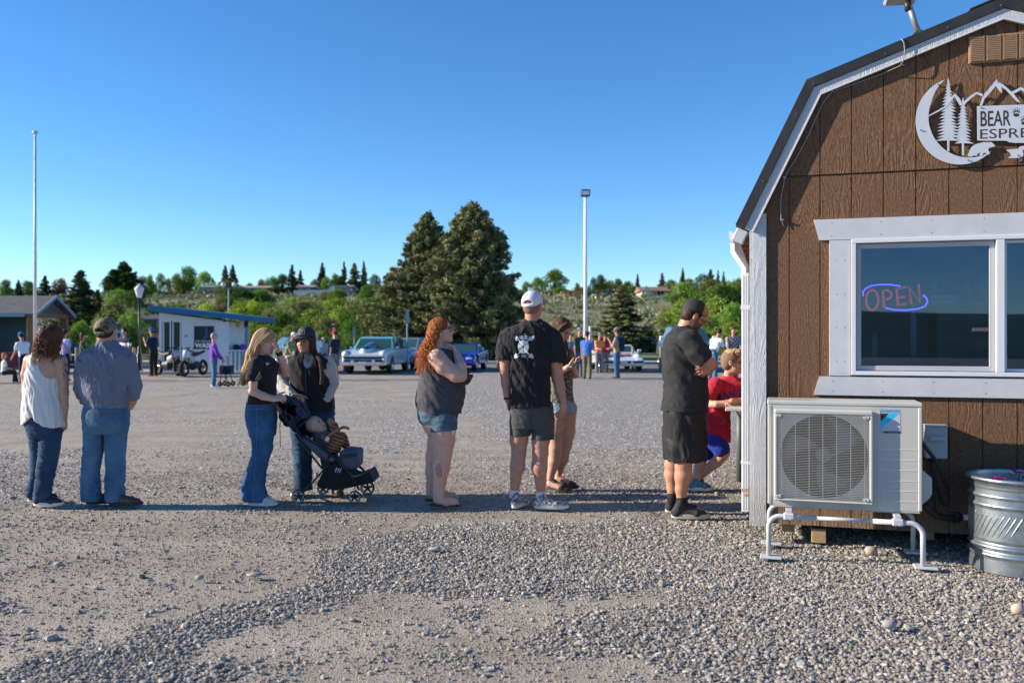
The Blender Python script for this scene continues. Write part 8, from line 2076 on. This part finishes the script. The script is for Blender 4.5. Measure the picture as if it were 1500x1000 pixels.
CP=[(0,.12),(.08,.20),(.3,.17),(.6,.105),(.85,.045),(1,.0)]
CM=[conif_mesh(s,CP,130,30,.017) for s in (5,6)]
ROUND=conif_mesh(9,[(0,.10),(.15,.34),(.45,.40),(.75,.26),(.92,.10),(1,.02)],130,30,.026,.1)
tm_cache={}
def tree(px,ytop,wpx,Z,kind,label,ybase=None,mesh=None,group=None,seed=0,name=None):
 x=(px-CX)*Z/F;zb=float(hillz(np.array([x]),np.array([float(Z)]))[0]) if Z>90 else 0.0
 top=EYE-(ytop-HZ)*Z/F;Ht=top-zb+.1;wd=wpx*Z/F
 con=kind in ('sp','spd','bs');lst=CM if con else BM;i=int(seed or abs(px*7+ytop)) % len(lst);key=(kind,i,mesh)
 nm=name or ('conifer_tree' if con or mesh == 'round' else 'leafy_tree')
 ww=.245 if con else (.72,.62,.80,.56)[i]
 if mesh == 'round':ww=.78
 R=root(nm,label,'tree',(x,Z,zb-.1),(px*1.7) % 6.28,group)
 if key not in tm_cache:
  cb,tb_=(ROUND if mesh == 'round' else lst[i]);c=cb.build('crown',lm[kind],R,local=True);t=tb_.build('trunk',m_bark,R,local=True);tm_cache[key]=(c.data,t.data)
 else:
  for nm2,me in zip(('crown','trunk'),tm_cache[key]):o=bpy.data.objects.new(nm2,me);COL.objects.link(o);o.parent=R
 R.scale=(wd/ww,wd/ww,Ht);return R
ridge='trees along the top of the hill'
KN={'sp':'brownish conifer','spd':'dark conifer','lt':'bright green tree','md':'mid green tree','dk':'dark green leafy tree','ol':'olive green tree','br':'bronze-leaved tree','yl':'yellow-green tree'}
RT=[(8,407,22,'md','at the far left edge of the ridge'),(27,410,14,'spd','second from the left edge of the ridge'),(42,409,26,'md','just left of the flagpole on the ridge'),(66,404,22,'spd','just right of the flagpole on the ridge'),(90,403,24,'br','left of the near-left spruce top'),
(158,402,26,'dk','at the left foot of the rounded dark pine'),(207,402,20,'br','at the right foot of the rounded dark pine'),(220,397,16,'lt','slim, above the street lamp'),(234,396,18,'md','right of the street lamp top'),(246,404,16,'ol','small, above the kiosk roof left end'),(258,398,22,'lt','rounded, above the kiosk door'),(276,387,32,'md','tall and full, above the kiosk roof'),(299,395,28,'lt','spreading, left of two dark conifers'),(330,389,18,'spd','left one of a close pair over the long brown house'),(341,388,18,'spd','right one of a close pair over the long brown house'),
(365,413,18,'md','low, right of the paired conifers'),(383,407,18,'ol','low, above the pink-roofed house'),(400,401,24,'md','above the right end of the pink-roofed house'),(415,399,26,'dk','left of the tall conifer over the blonde girl'),(428,388,18,'spd','tall, over the black-capped woman'),(440,396,16,'spd','shorter one right of the tall conifer'),(460,406,18,'dk','in the gap before the next tall conifer'),(472,385,18,'spd','tall and narrow, above the white wall'),(480,402,22,'lt','round, in front of the narrow conifer'),(491,396,22,'md','between two tall conifers above the red sign'),(504,384,14,'spd','narrow, above the red sign'),(499,400,14,'lt','small, at the foot of the narrow conifer'),(519,386,26,'sp','broad, left of the big spruces'),(533,383,14,'spd','narrow, nearest to the big spruces'),(548,398,22,'dk','half behind the left big spruce'),
(772,410,22,'md','just right of the big spruces'),(788,404,22,'md','left of the large spreading tree'),(812,392,38,'md','large and spreading, above the white cap'),(798,408,20,'lt','at the foot of the large spreading tree'),(846,412,12,'md','small, just left of the light pole'),(869,403,16,'dk','just right of the light pole'),(881,400,18,'dk','second right of the light pole'),(893,409,22,'ol','low, above the yellow house'),(906,406,18,'md','above the middle spruce'),(919,410,20,'md','low, right of the middle spruce top'),(934,401,9,'spd','small, left of the white gabled house'),(925,415,16,'lt','low, beside the white gabled house'),(970,400,15,'spd','leaning, behind the white gabled house'),(984,408,24,'md','right of the white gabled house'),(1000,393,11,'spd','tall and narrow, over the bearded man'),(1010,406,26,'ol','above the black and tan cap'),(1028,398,30,'dk','full, right of the black and tan cap'),(1041,395,20,'spd','right of the black and tan cap'),(1052,396,9,'spd','narrow, left one of a pair near the stand'),(1060,398,9,'spd','narrow, right one of a pair near the stand'),(1066,408,22,'lt','near the gutter of the stand'),(1083,404,26,'md','nearest to the stand gutter')]
for i,(px,yt,w,kd,wh) in enumerate(RT):tree(px,yt,w,222+(i*37 % 17),kd,'%s on the ridge, %s' % (KN[kd],wh),group=ridge)
tree(181,383,50,214,'dk','large rounded dark pine alone on the ridge left of the street lamp',mesh='round',name='pine_tree')
for i,(px,yt,w) in enumerate(((700,400,40),(1120,400,50),(1180,398,50),(640,404,40),(590,402,40),(-25,404,30))):tree(px,yt,w,235,'md','green tree hidden behind nearer things along the ridge',group='hidden ridge trees')
mid='trees and bushes at the foot of the hill'
MT=[(118,397,62,75,'spd','tall spruce behind the blue building gable'),(143,425,36,78,'spd','shorter spruce right of the tall one behind the gable'),(118,466,34,54,'lt','bright green shrub above the green-topped woman'),(108,480,26,52,'md','green shrub at the right post of the blue building'),(150,462,40,60,'ol','olive bush directly behind the camouflage cap'),(168,436,52,66,'ol','large olive tree left of the street lamp'),(190,448,44,60,'lt','yellowish bush beside the street lamp pole'),(187,470,40,56,'md','dense bush behind the striped-shirt man'),(222,468,36,60,'ol','sparse shrub between street lamp and kiosk'),
(305,440,40,88,'yl','yellow-green sapling above the kiosk roof'),(327,436,30,88,'br','reddish shrub above the kiosk roof'),(352,440,44,80,'yl','bright yellow-green tree right of the kiosk roof peak'),(372,436,44,84,'yl','yellow-green tree over the right end of the kiosk'),(395,444,46,80,'ol','olive tree over the blonde hair'),(385,470,50,62,'md','leafy bush right beside the kiosk'),(413,452,50,74,'md','green tree above the raised hand'),(436,446,46,80,'ol','tree directly above the black cap'),(430,474,50,60,'ol','bush just behind the black cap'),(460,448,48,76,'lt','fresh green tree right of the black cap'),(480,458,46,66,'ol','bush left of the red sign'),(500,444,48,78,'lt','light tree above the red sign'),(512,462,50,62,'md','dense bush behind the grey sign post'),(530,440,44,84,'md','tree touching the left boughs of the big spruces'),(467,480,50,56,'md','low bush behind the white-haired man'),(545,476,44,60,'dk','dark bush behind the white and teal coupe'),
(980,470,40,70,'ol','thin-leaved olive tree left of the pickup'),(957,478,26,74,'ol','small olive tree beyond the lawn'),(1000,432,56,88,'lt','bright green tree behind the black and tan cap'),(1022,424,50,92,'lt','tall bright green tree right of the cap'),(1050,430,54,86,'lt','bright green tree above the boy'),(1078,436,52,80,'lt','bright green tree beside the downspout'),(1038,462,52,70,'md','green tree above the white T-shirt man'),(1068,468,50,66,'lt','leafy tree above the plaid shirt'),(1094,460,44,70,'md','leafy tree partly behind the downspout'),(1025,480,44,58,'md','green shrub right of the pickup cab'),(975,445,30,96,'ol','small tree at the foot of the grey slope'),(1120,450,60,75,'md','tree hidden behind the stand'),(20,452,40,80,'md','tree hidden behind the blue building')]
for (px,yt,w,Z,kd,lb_) in MT:tree(px,yt,w,Z,kd,lb_,group=mid)
tree(912,419,70,72,'bs','broad brown-green spruce behind the man in overalls')
rq=np.random.RandomState(12)
for k in range(95):
 Z_=rq.uniform(92,165);px=rq.uniform(110,560) if k<35 else rq.uniform(330,570);zb=float(hillz(np.array([(px-CX)*Z_/F]),np.array([Z_]))[0]);hh_=rq.uniform(2.8,5.6);tree(px,HZ-(zb+hh_-EYE)*F/Z_,hh_*F/Z_*rq.uniform(.9,1.3),Z_,('md','ol','lt','ol','dk','md')[k % 6],'bushy tree in the thicket on the lower slope left of the big spruces',group='thicket on the left slope')
for k in range(26):
 Z_=rq.uniform(120,190);px=rq.uniform(985,1130);zb=float(hillz(np.array([(px-CX)*Z_/F]),np.array([Z_]))[0]);hh_=rq.uniform(3,6);tree(px,HZ-(zb+hh_-EYE)*F/Z_,hh_*F/Z_*rq.uniform(.9,1.3),Z_,('md','ol','dk','lt')[k % 4],'leafy tree on the wooded slope between the capped man and the stand',group='wooded slope by the stand')
for k in range(44):
 Z_=rq.uniform(214,232);px=k*25+rq.uniform(0,20);zb=float(hillz(np.array([(px-CX)*Z_/F]),np.array([Z_]))[0]);hh_=rq.uniform(2.0,3.6);tree(px,HZ-(zb+hh_-EYE)*F/Z_,hh_*F/Z_*1.6,Z_,('md','dk','ol','br')[k % 4],'low shrubby tree filling the ridge line between the taller trees',group='shrubs along the ridge')
def big(px,ytop,Z,seed,prof,label,kind,nb,per):
 x=(px-CX)*Z/F;Ht=EYE-(ytop-HZ)*Z/F;R=root('spruce_tree',label,'tree',(x,Z,0),seed,'big spruces');a,b=conif_mesh(seed,prof,nb,per,.0100,.22,.04)
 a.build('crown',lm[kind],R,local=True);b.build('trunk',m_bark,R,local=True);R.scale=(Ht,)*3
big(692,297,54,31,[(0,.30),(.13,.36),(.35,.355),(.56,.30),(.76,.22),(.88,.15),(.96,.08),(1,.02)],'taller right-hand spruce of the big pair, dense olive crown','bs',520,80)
big(627,311,57,47,[(0,.36),(.15,.42),(.33,.47),(.45,.38),(.6,.29),(.8,.155),(.92,.09),(1,.015)],'left-hand spruce of the big pair with jutting brownish boughs','bs',400,84)
# houses on the hill
def house(px0,px1,yb,ye,yr,Z,label,wall,roofm,gable=False,name='house',win=3):
 x0,x1=(px0-CX)*Z/F,(px1-CX)*Z/F;zb=EYE-(yb-HZ)*Z/F;ze=EYE-(ye-HZ)*Z/F;zr=EYE-(yr-HZ)*Z/F;D=9.0
 R=root(name,label,'house',((x0+x1)/2,Z,zb));mb=MB();mb.box(((x0+x1)/2,Z+D/2,(zb-2+ze)/2),((x1-x0)/2,D/2,(ze-zb+2)/2))
 if gable:gx=x0+(x1-x0)*.36;mb.prism([(x0,ze),(gx,ze),((x0+gx)/2,zr)],Z-.3,Z,axis='y');mb.box(((x0+gx)/2,Z-.15,(zb-2+ze)/2),((gx-x0)/2,.15,(ze-zb+2)/2-.01))
 mb.build('wall',wall,R);mb=MB();mb.prism([(Z-.8,ze-.1),(Z+D/2,zr),(Z+D+.8,ze-.1),(Z+D/2,ze-.3)],x0-.5,x1+.5,axis='x');mb.build('roof',roofm,R)
 for k in range(win):
  xx=x0+(x1-x0)*(.52+.42*(k+.5)/win if gable else (k+.5)/win);mb=MB();mb.box((xx,Z-.05,(zb+ze)/2+.2),(.7,.06,.5));mb.build('window',m_cg,R)
hc1=mat('cream_siding',(.52,.48,.42));hc2=mat('grey_siding',(.26,.27,.29));hr1=mat('brown_shingle',(.22,.13,.08),(.28,.17,.11),3);hr2=mat('grey_shingle',(.2,.2,.2));hw=mat('white_wall',(.6,.6,.6));hrd=mat('red_brown_wall',(.22,.10,.08));hpk=mat('pink_roof',(.40,.25,.22));hye=mat('yellow_green_wall',(.50,.58,.26));hog=mat('orange_wall',(.55,.22,.07))
house(940,978,434.5,425.5,418.5,205,'cream gabled house with brown roof on the right part of the ridge',hc1,hr1,True)
house(873,884,438,431,429,208,'small yellow-green house on the ridge beside the light pole',hye,hr2,win=1)
house(886,904,434,430,428,214,'pale grey low building right of the yellow-green house',hc2,hr2)
house(292,330,430,420,416.5,214,'long brown house with grey roof above the wash kiosk',hrd,hr2,win=4);house(348,392,430,421,417,216,'long house with pinkish roof above the blonde girl',hrd,hpk,win=4);house(436,456,427,420,416,214,'small pink-roofed house among the conifers',hrd,hpk,win=2);house(487,512,424,420,416,216,'dark grey house at the right of the white wall',hc2,hr2)
house(826,834,429,427,425.5,216,'tiny orange-walled shed on the ridge left of the light pole',hog,hr2,win=0,name='shed');house(783,800,429,427,424,220,'dark low shed above the white cap',hc2,hr1,win=1,name='shed')
house(203,236,486,466,459,92,'tan warehouse with dark roof behind the street lamp',mat('tan_wall',(.33,.29,.24)),mat('dark_roof',(.06,.06,.065)),win=1,name='warehouse')
def wallrun(a,b,ya,yb,h,Z,label,mt,name='retaining_wall'):
 A=P(a,ya,Z);B=P(b,yb,Z);mb=MB();mb.prism([(A.x,A.z),(B.x,B.z),(B.x,B.z+h),(A.x,A.z+h)],Z,Z+.4,axis='y');_props(mb.build(name,mt),label,'wall' if 'wall' in name else 'fence')
wallrun(430,478,433,432,1.2,204,'long pale retaining wall below the conifers on the ridge',hw);wallrun(478,490,432,425,1.1,204,'slanting pale wall stepping up to the dark grey house',hw);wallrun(840,853,432.5,438,1.3,206,'orange wooden fence slanting down left of the light pole',hog,'board_fence')
# left building with the gabled porch
m_tl=mat('dark_teal_siding',(.018,.05,.065),(.025,.065,.085),4,.7);m_lt=mat('slate_trim',(.22,.30,.36));m_sh=mat('asphalt_shingle',(.075,.075,.085),(.11,.11,.12),3,.9,bump=.5,bscale=12);m_wd=mat('porch_timber',(.20,.09,.04),(.27,.13,.06),5,.7)
pv=root('park_pavilion','dark teal building with grey shingle roof and timber gable porch at the left','building',(-27,43.8,0));z0=42.0;z1=45.6;zm=43.8
xg=-23.0;ez=2.6;rz=3.52
mb=MB();mb.box((-33.35,zm,ez/2),(8.6,1.45,ez/2));mb.build('wall',m_tl,pv)
mb=MB();mb.prism([(z0-.1,ez-.02),(zm,rz),(z1+.1,ez-.02),(z1+.1,ez-.14),(zm,rz-.12),(z0-.1,ez-.14)],-45,xg+.5,axis='x');mb.build('roof',m_sh,pv)
mb=MB();mb.prism([(z0-.12,ez-.16),(z0-.12,ez),(zm,rz+.02),(z1+.12,ez),(z1+.12,ez-.16),(zm,rz-.13)],xg+.5,xg+.56,axis='x');mb.box((-34,z0-.13,ez-.07),(11,.04,.09));mb.build('fascia',m_lt,pv)
mb=MB();mb.prism([(z0+.25,ez),(zm,rz-.2),(z1-.25,ez)],xg+.1,xg+.2,axis='x');mb.build('gable_panel',mat('gable_dark_board',(.10,.10,.09)),pv)  # gable panel in one even dark colour
for q in (z0+.2,z1-.25):mb=MB();mb.box((xg+.15,q,1.22),(.13,.13,1.24));mb.build('post',m_wd,pv)
mb=MB();mb.box((xg+.15,zm,ez-.07),(.10,1.75,.11));mb.build('beam',m_wd,pv)
for k in range(4):mb=MB();mb.box((-26.0+k*.42,z0+.31,1.25),(.06 if k else .12,.04,1.25));mb.build('trim_board',m_lt if k != 2 else m_wt,pv)
for (x,lb_) in ((-30.2,'upper'),(-29.3,'lower')):mb=MB();mb.ell((x,z0+.27,2.15),(.12,.1,.12),10);mb.build('wall_lamp',m_wt,pv)
bn=root('bin','dark blue round bin by the porch post of the teal building','bin',(-21.1,42.5,0));mb=MB();mb.lathe([(.001,0),(.32,0),(.36,1.0),(.38,1.02),(.3,1.15),(.001,1.2)],18,Matrix.Translation((-21.1,42.5,0)));mb.build('shell',mat('bin_blue',(.02,.06,.12)),bn)
be=root('park_bench','dark red bench carrying the seated blonde woman at the left edge','bench',(-16.2,28.9,0));m_rdw=mat('dark_red_wood',(.13,.02,.025),(.17,.03,.03),6,.6)
mb=MB();[mb.box((-16.3,28.75+q*.14,.44),(.85,.06,.02),b=.005) for q in range(4)];mb.build('seat',m_rdw,be)
mb=MB();[mb.box((-16.7,29.3,.55+q*.13),(.45,.02,.05),b=.005) for q in range(4)];mb.build('backrest',m_rdw,be)
for q in (-17.0,-15.6):mb=MB();mb.box((q,29.0,.22),(.04,.25,.21));mb.build('leg',mat('orange_brown_wood',(.3,.13,.05)),be)
# wash kiosk
m_kw=mat('kiosk_white',(.62,.63,.67),(.66,.67,.70),2,.6);m_kb=mat('kiosk_blue',(.01,.13,.26),rough=.5);KZ=36.2
kX=lambda px,Z=KZ:(px-CX)*Z/F
kh=lambda py,Z=KZ:EYE-(py-HZ)*Z/F
ki=root('wash_kiosk','small white kiosk with sloping blue roof edge and black wash sign','kiosk',(kX(285),KZ+1.4,0))
xa,xb=kX(233),kX(335);KD=2.75
mb=MB();top=lambda x:kh(457)+(kh(470)-kh(457))*(x-xa)/(xb-xa)-.02
dl,dr_=kX(237),kX(266);dt=kh(469.5)
mb.prism([(xa,0),(dl,0),(dl,dt),(dr_,dt),(dr_,0),(xb,0),(xb,top(xb)),(xa,top(xa))],KZ,KZ+.12,axis='y');mb.prism([(xb-.12,0),(xb,0),(xb,top(xb)),(xb-.12,top(xb-.12))],KZ+.12,KZ+KD,axis='y');mb.prism([(xa,0),(xa+.12,0),(xa+.12,top(xa)),(xa,top(xa))],KZ+.12,KZ+KD,axis='y');mb.prism([(xa,0),(xb,0),(xb,top(xb)),(xa,top(xa))],KZ+KD,KZ+KD+.1,axis='y');mb.build('wall',m_kw,ki)
mb=MB();mb.prism([(kX(219,KZ-.4),kh(456)),(kX(371,KZ-.4),kh(471)),(kX(371,KZ-.4),kh(463.5)),(kX(219,KZ-.4),kh(447.5))],KZ-.45,KZ+KD+.3,axis='y');mb.build('roof',m_kb,ki)
for (a,b) in ((238,250),(252,265)):
 mb=MB();X0,X1=kX(a),kX(b);fr2=.05
 for (c,h) in (((X0+fr2/2,KZ+.05,dt/2),(fr2/2,.03,dt/2)),((X1-fr2/2,KZ+.05,dt/2),(fr2/2,.03,dt/2)),(((X0+X1)/2,KZ+.05,dt-.03),((X1-X0)/2-fr2,.03,.03)),(((X0+X1)/2,KZ+.05,.06),((X1-X0)/2-fr2,.03,.06))):mb.box(c,h)
 d_=mb.build('door',m_kw,ki);mb=MB();mb.box(((X0+X1)/2,KZ+.06,dt/2),((X1-X0)/2-fr2,.006,dt/2-.08));mb.build('pane',glassmat('kiosk_glass',(.6,.75,.72),.12),d_)
mb=MB();mb.box((kX(272.5),KZ-.01,kh(492)),(.06,.012,.045));mb.build('door_notice',mat('amber_notice',(.55,.33,.03)),ki)
wsx0,wsx1,wz0_,wz1_=kX(284.5),kX(313.5),kh(511),kh(477.5)
mb=MB();mb.box(((wsx0+wsx1)/2,KZ-.012,(wz0_+wz1_)/2),((wsx1-wsx0)/2,.01,(wz1_-wz0_)/2));ws=mb.build('wash_sign',mat('sign_black',(.012,.012,.015),rough=.5),ki)
mb=MB();mb.prism([(kX(300),kh(479)),(kX(303),kh(479)),(kX(305),kh(486)),(kX(304.5),kh(493)),(kX(300),kh(497)),(kX(297),kh(497)),(kX(301),kh(491)),(kX(302),kh(486))],KZ-.024,KZ-.0225,axis='y');mb.build('emblem',mat('sign_blue',(.02,.10,.25)),ws)
for (tx_,x_,z_,hh_,ww_,bo) in (('WASH',285.5,509.5,7.5,28,.05),('WEST BEAR PAW',285.5,500.5,2.0,27,.02)):
 V,Fc=textmesh(tx_,1.0,bold=bo);V[:,:2] -= V[:,:2].min(0);V[:,:2] /= V[:,:2].max(0);mb=MB();mb.add([(kX(x_+v[0]*ww_),KZ-.0235,kh(z_-v[1]*hh_)) for v in V],Fc);mb.build('lettering',m_wt,ws)
mb=MB();mb.box((xb+.01,KZ+1.9,kh(477,38)),(.012,.55,.22));mb.build('price_board',m_kw,ki);mb=MB();mb.box((xb+.025,KZ+1.2,kh(475,37)),(.01,.2,.12));mb.build('yellow_notice',mat('yellow_notice',(.5,.5,.05)),ki);mb=MB();mb.box((xb+.025,KZ+2.3,kh(475,38.5)),(.01,.28,.16));mb.build('dark_notice',m_nvy,ki)
mb=MB();mb.box((kX(329),KZ-.02,kh(470)),(.04,.03,.04));mb.build('camera_box',m_cut_black,ki);mb=MB();mb.box((xb+.02,KZ+2.4,1.5),(.03,.2,.45));mb.build('side_panel',m_lt,ki)
ct=root('service_counter','white panelled counter at the right side of the kiosk','counter',(kX(346),36.3,0));mb=MB();mb.box((kX(346),36.5,.45),(.30,.35,.45),b=.01);mb.build('panel',m_lt,ct);mb=MB();mb.box((kX(346),36.5,.93),(.34,.40,.025));mb.build('top',m_kw,ct)
for k in range(3):mb=MB();mb.box((kX(339.5+6*k),36.13,.45),(.035,.012,.43));mb.build('slat',m_kw,ct)
for (px,mt,lb_,nm,ct_) in ((343.5,m_nvy,'dark bag lying on the white counter by the kiosk','bag','bag'),(353,m_pur,'dark purple helmet on the right end of the white counter','helmet','helmet')):
 S=SDF();S.ell((kX(px),36.45,1.07),(.14,.14,.12));S.wrinkle(.02,(9,9,9),int(px),True);V,Fq=S.mesh(.014);mb=MB();mb.add(V,Fq,0,True);_props(mb.build(nm,mt),lb_,ct_)
mb=MB();mb.lathe([(.001,0),(.045,0),(.045,.2),(.02,.27),(.02,.3),(.001,.3)],10,Matrix.Translation((kX(338.5),36.4,.956)));_props(mb.build('drink_bottle',mat('pale_blue_plastic',(.35,.5,.65))),'pale blue bottle on the left end of the white counter','bottle')
wk=root('walker','black rollator walker with four small wheels pushed by the woman in purple','walker',tuple(G(328,566)));o=np.array(G(328,566))
for (dx,dy) in ((-.09,-.1),(-.09,.35),(.16,-.1),(.16,.35)):mb=MB();mb.lathe([(.02,-.02),(.07,-.02),(.08,0),(.07,.02),(.02,.02)],16,Matrix.Translation(Vector(o+v3(dx,dy,.08))) @ Matrix.Rotation(PI/2,4,'X'));mb.build('wheel',m_tyre,wk)
for dy in (-.1,.35):mb=MB();mb.tube([o+v3(-.16,dy,.92),o+v3(-.02,dy,.90),o+v3(.0,dy,.6),o+v3(-.09,dy,.1)],.014,6);mb.tube([o+v3(.0,dy,.6),o+v3(.16,dy,.1)],.014,6);mb.build('side_frame',m_grl,wk)
S=SDF();S.rbox(o+v3(.04,.12,.50),(.17,.2,.14),.04);sdfpart('bag',S,.014,m_nvy,wk)
# poles, lamps, signs, fence
def pole(name,label,cat,px,Z,ytop,r,mt,r2=None):
 x=(px-CX)*Z/F;R=root(name,label,cat,(x,Z,0));h=EYE-(ytop-HZ)*Z/F;mb=MB();mb.tube([(x,Z,0),(x,Z,h*.5),(x,Z,h)],[r,(r+(r2 or r))/2,r2 or r],12);mb.build('pole',mt,R);return R,x,h
m_wp=mat('weathered_white_pole',(.62,.62,.60),(.38,.37,.36),3,.5,lo=.5,hi=.75);R,x,h=pole('flagpole','tall weathered white flagpole with ball top at the left','flagpole',51.5,36.4,196,.07,m_wp,.045);mb=MB();mb.ell((x,36.4,h+.05),(.11,.11,.09),12);mb.build('ball_top',m_wp,R);mb=MB();mb.lathe([(.001,0),(.16,0),(.12,.1),(.08,.12)],14,Matrix.Translation((x,36.4,0)));mb.build('base_collar',m_wp,R)
R,x,h=pole('light_pole','tall white light pole with square floodlight in front of the hill','light pole',857.5,46,288,.105,m_wt,.075);mb=MB();mb.box((x,46,h+.18),(.24,.2,.17),b=.03);mb.build('floodlight',m_grl,R);mb=MB();mb.box((x,45.79,h+.16),(.18,.01,.11));mb.build('lens',m_lampg,R)
m_pb=mat('black_post_paint',(.015,.017,.02),rough=.4);R,x,h=pole('street_lamp','black post lamp with white lantern left of the kiosk','street lamp',204,36.3,436,.05,m_pb,.04);mb=MB();mb.lathe([(.001,0),(.17,0),(.17,.1),(.12,.15),(.12,.75),(.07,.85),(.07,1.05),(.05,1.1)],14,Matrix.Translation((x,36.3,0)));mb.build('base',m_pb,R)
mb=MB();mb.lathe([(.001,0),(.08,.0),(.10,.05),(.18,.34),(.19,.38),(.12,.46),(.05,.52),(.03,.58),(.001,.6)],16,Matrix.Translation((x,36.3,h)));mb.build('lantern',mat('frosted_lantern',(.68,.68,.70),rough=.3),R)
R,x,h=pole('street_lamp','distant twin-globe lamp above the kiosk roof','street lamp',335,80,421,.07,m_lt)
for sx in (-.5,.5):mb=MB();mb.tube([(x,80,h-.1),(x+sx,80,h-.05),(x+sx,80,h+.1)],.04,6);mb.build('arm',m_lt,R);mb=MB();mb.ell((x+sx,80,h+.25),.22,10);mb.build('globe',m_lampg,R)
R,x,h=pole('light_pole','thin grey pole sticking up behind the people by the white convertible','pole',864,60,478,.07,m_wt)
for (px,Z,yt,lb_,nm,kk) in ((596.5,38.0,453,'edge-on grey sign on a pole right of the white and teal coupe','sign_post',0),(519,52,478,'edge-on grey sign on a post above the white and teal coupe','sign_post',0),(489,40,470,'narrow red and white sign on a post above the man in navy','stop_sign',1),(63,41.2,478,'white sign board behind the auburn curls by the teal building','notice_sign',2),(176,46,482,'white parking sign with blue mark behind the camouflage cap','parking_sign',3)):
 R,x,h=pole(nm,lb_,'sign',px,Z,yt,.03,m_lt if kk != 1 else m_wt);mb=MB()
 if kk == 0:mb.box((x,Z,h-.30),(.045,.25,.30));mb.build('sign_plate',m_lt,R)
 elif kk == 1:
  mb.prism([(x+.08*math.cos(t),h-.32+.36*math.sin(t)) for t in np.linspace(PI/8,2*PI+PI/8,8,endpoint=False)],Z-.05,Z-.04,axis='y');mb.build('sign_plate',m_rd,R)
  mb=MB();mb.box((x,Z-.056,h-.15),(.05,.003,.03));mb.box((x,Z-.056,h-.33),(.06,.003,.03));mb.box((x,Z-.056,h-.47),(.04,.003,.02));mb.build('sign_marking',m_wt,R)
 else:mb.box((x,Z-.05,h-.3),(.33 if kk == 3 else .22,.01,.33));mb.build('sign_plate',m_kw,R)
 if kk == 3:mb=MB();mb.box((x-.05,Z-.065,h-.3),(.09,.004,.13));mb.build('sign_marking',m_blc,R)
m_post=mat('weathered_fence_post',(.24,.21,.16),(.33,.30,.24),5,.9);m_rail=mat('grey_fence_rail',(.20,.185,.165),(.28,.26,.23),5,.9)
fence_lab={'a':'post and rail wooden fence along the lawn right of the white convertible','b':'low post and rail fence at the left beside the street lamp','c':'short run of fence behind the man in navy and the coupe'}
for key,pxs,Zf in (('a',(730,800,927,968,1100),38.6),('b',(62,112,160,196,232),36.9),('c',(452,505),38.6)):
 R=root('rail_fence',fence_lab[key],'fence',((pxs[0]-CX)*Zf/F,Zf,0))
 for px in pxs:x=(px-CX)*Zf/F;mb=MB();mb.tube([(x,Zf,0),(x,Zf,1.02),(x,Zf,1.06)],[.065,.06,.04],10);mb.build('post',m_post,R)
 for z in (.34,.74):
  a,b=(pxs[1] if key == 'a' else pxs[0]),pxs[-1];mb=MB();mb.cyl(((a-CX)*Zf/F,Zf+.08,z),((b-CX)*Zf/F,Zf+.08,z),.04,8);mb.build('rail',m_rail,R)
mb=MB();mb.box((kX(104),37.6,.62),(.45,.04,.09));_props(mb.build('barrier_board',m_kw),'white board with a dark knot left of the camouflage cap shoulder','barrier');mb=MB();mb.lathe([(.001,0),(.16,0),(.16,.02),(.11,.03),(.03,.30),(.001,.3)],12,Matrix.Translation((kX(103),35.6,0)));_props(mb.build('traffic_cone',m_org),'small orange cone on the ground between the first two people','cone')
def cow(px,py,label,ca,cb,yaw):
 g=np.array(G(px,py));R=root('cow_statue',label,'statue',tuple(g),yaw,'painted cow figures on the lawn');S=SDF();S.cap((-.55,0,1.0),(.55,0,1.0),(.33,.30),(.30,.32),.1,w=(0,1,0));S.cap((.6,0,1.15),(1.0,0,1.25),.17,.15,.1);S.cap((.98,0,1.25),(1.25,0,1.02),.13,.08,.05)
 for x in (-.55,.5):
  for y in (-.18,.18):S.cap((x,y,.8),(x+.03,y,.42),.12,.07,.06);S.cap((x+.03,y,.42),(x,y,.05),.065,.06,.02)
 S.cap((-.78,0,1.1),(-.88,0,.5),.035,.03,.03);S.cap((1.02,-.2,1.35),(1.02,.2,1.35),.04,.04,.03)
 V,Fq=S.mesh(.035);mb=MB();C=V[Fq].mean(1);m=(vn(C[:,0]*2.2+px,C[:,1]*2,C[:,2]*2.2,2)>.0).astype(int);mb.add(V,Fq,m,True);mb.build('body',[ca,cb],R,local=True)
cow(951,520,'brown and white cow figure standing on the far lawn right of the fence post',m_wt,mat('cow_brown',(.25,.07,.04)),0.3);cow(935,519.5,'dark and white cow figure just behind the fence post on the lawn',m_wt,mat('cow_black',(.03,.03,.03)),2.8)
mb=MB();mb.grid(lambda u,v:(-160+320*u,-55-60*v,-.3+(7+3*math.sin(u*9))*math.sin(min(1,v*1.6)*PI/2)),60,12);mb.build('rear_hillside',mat('wooded_rise',(.03,.05,.02),(.07,.09,.04),.3,.95),kind='structure')
print('script done in %.1f s' % (time.time()-T0))
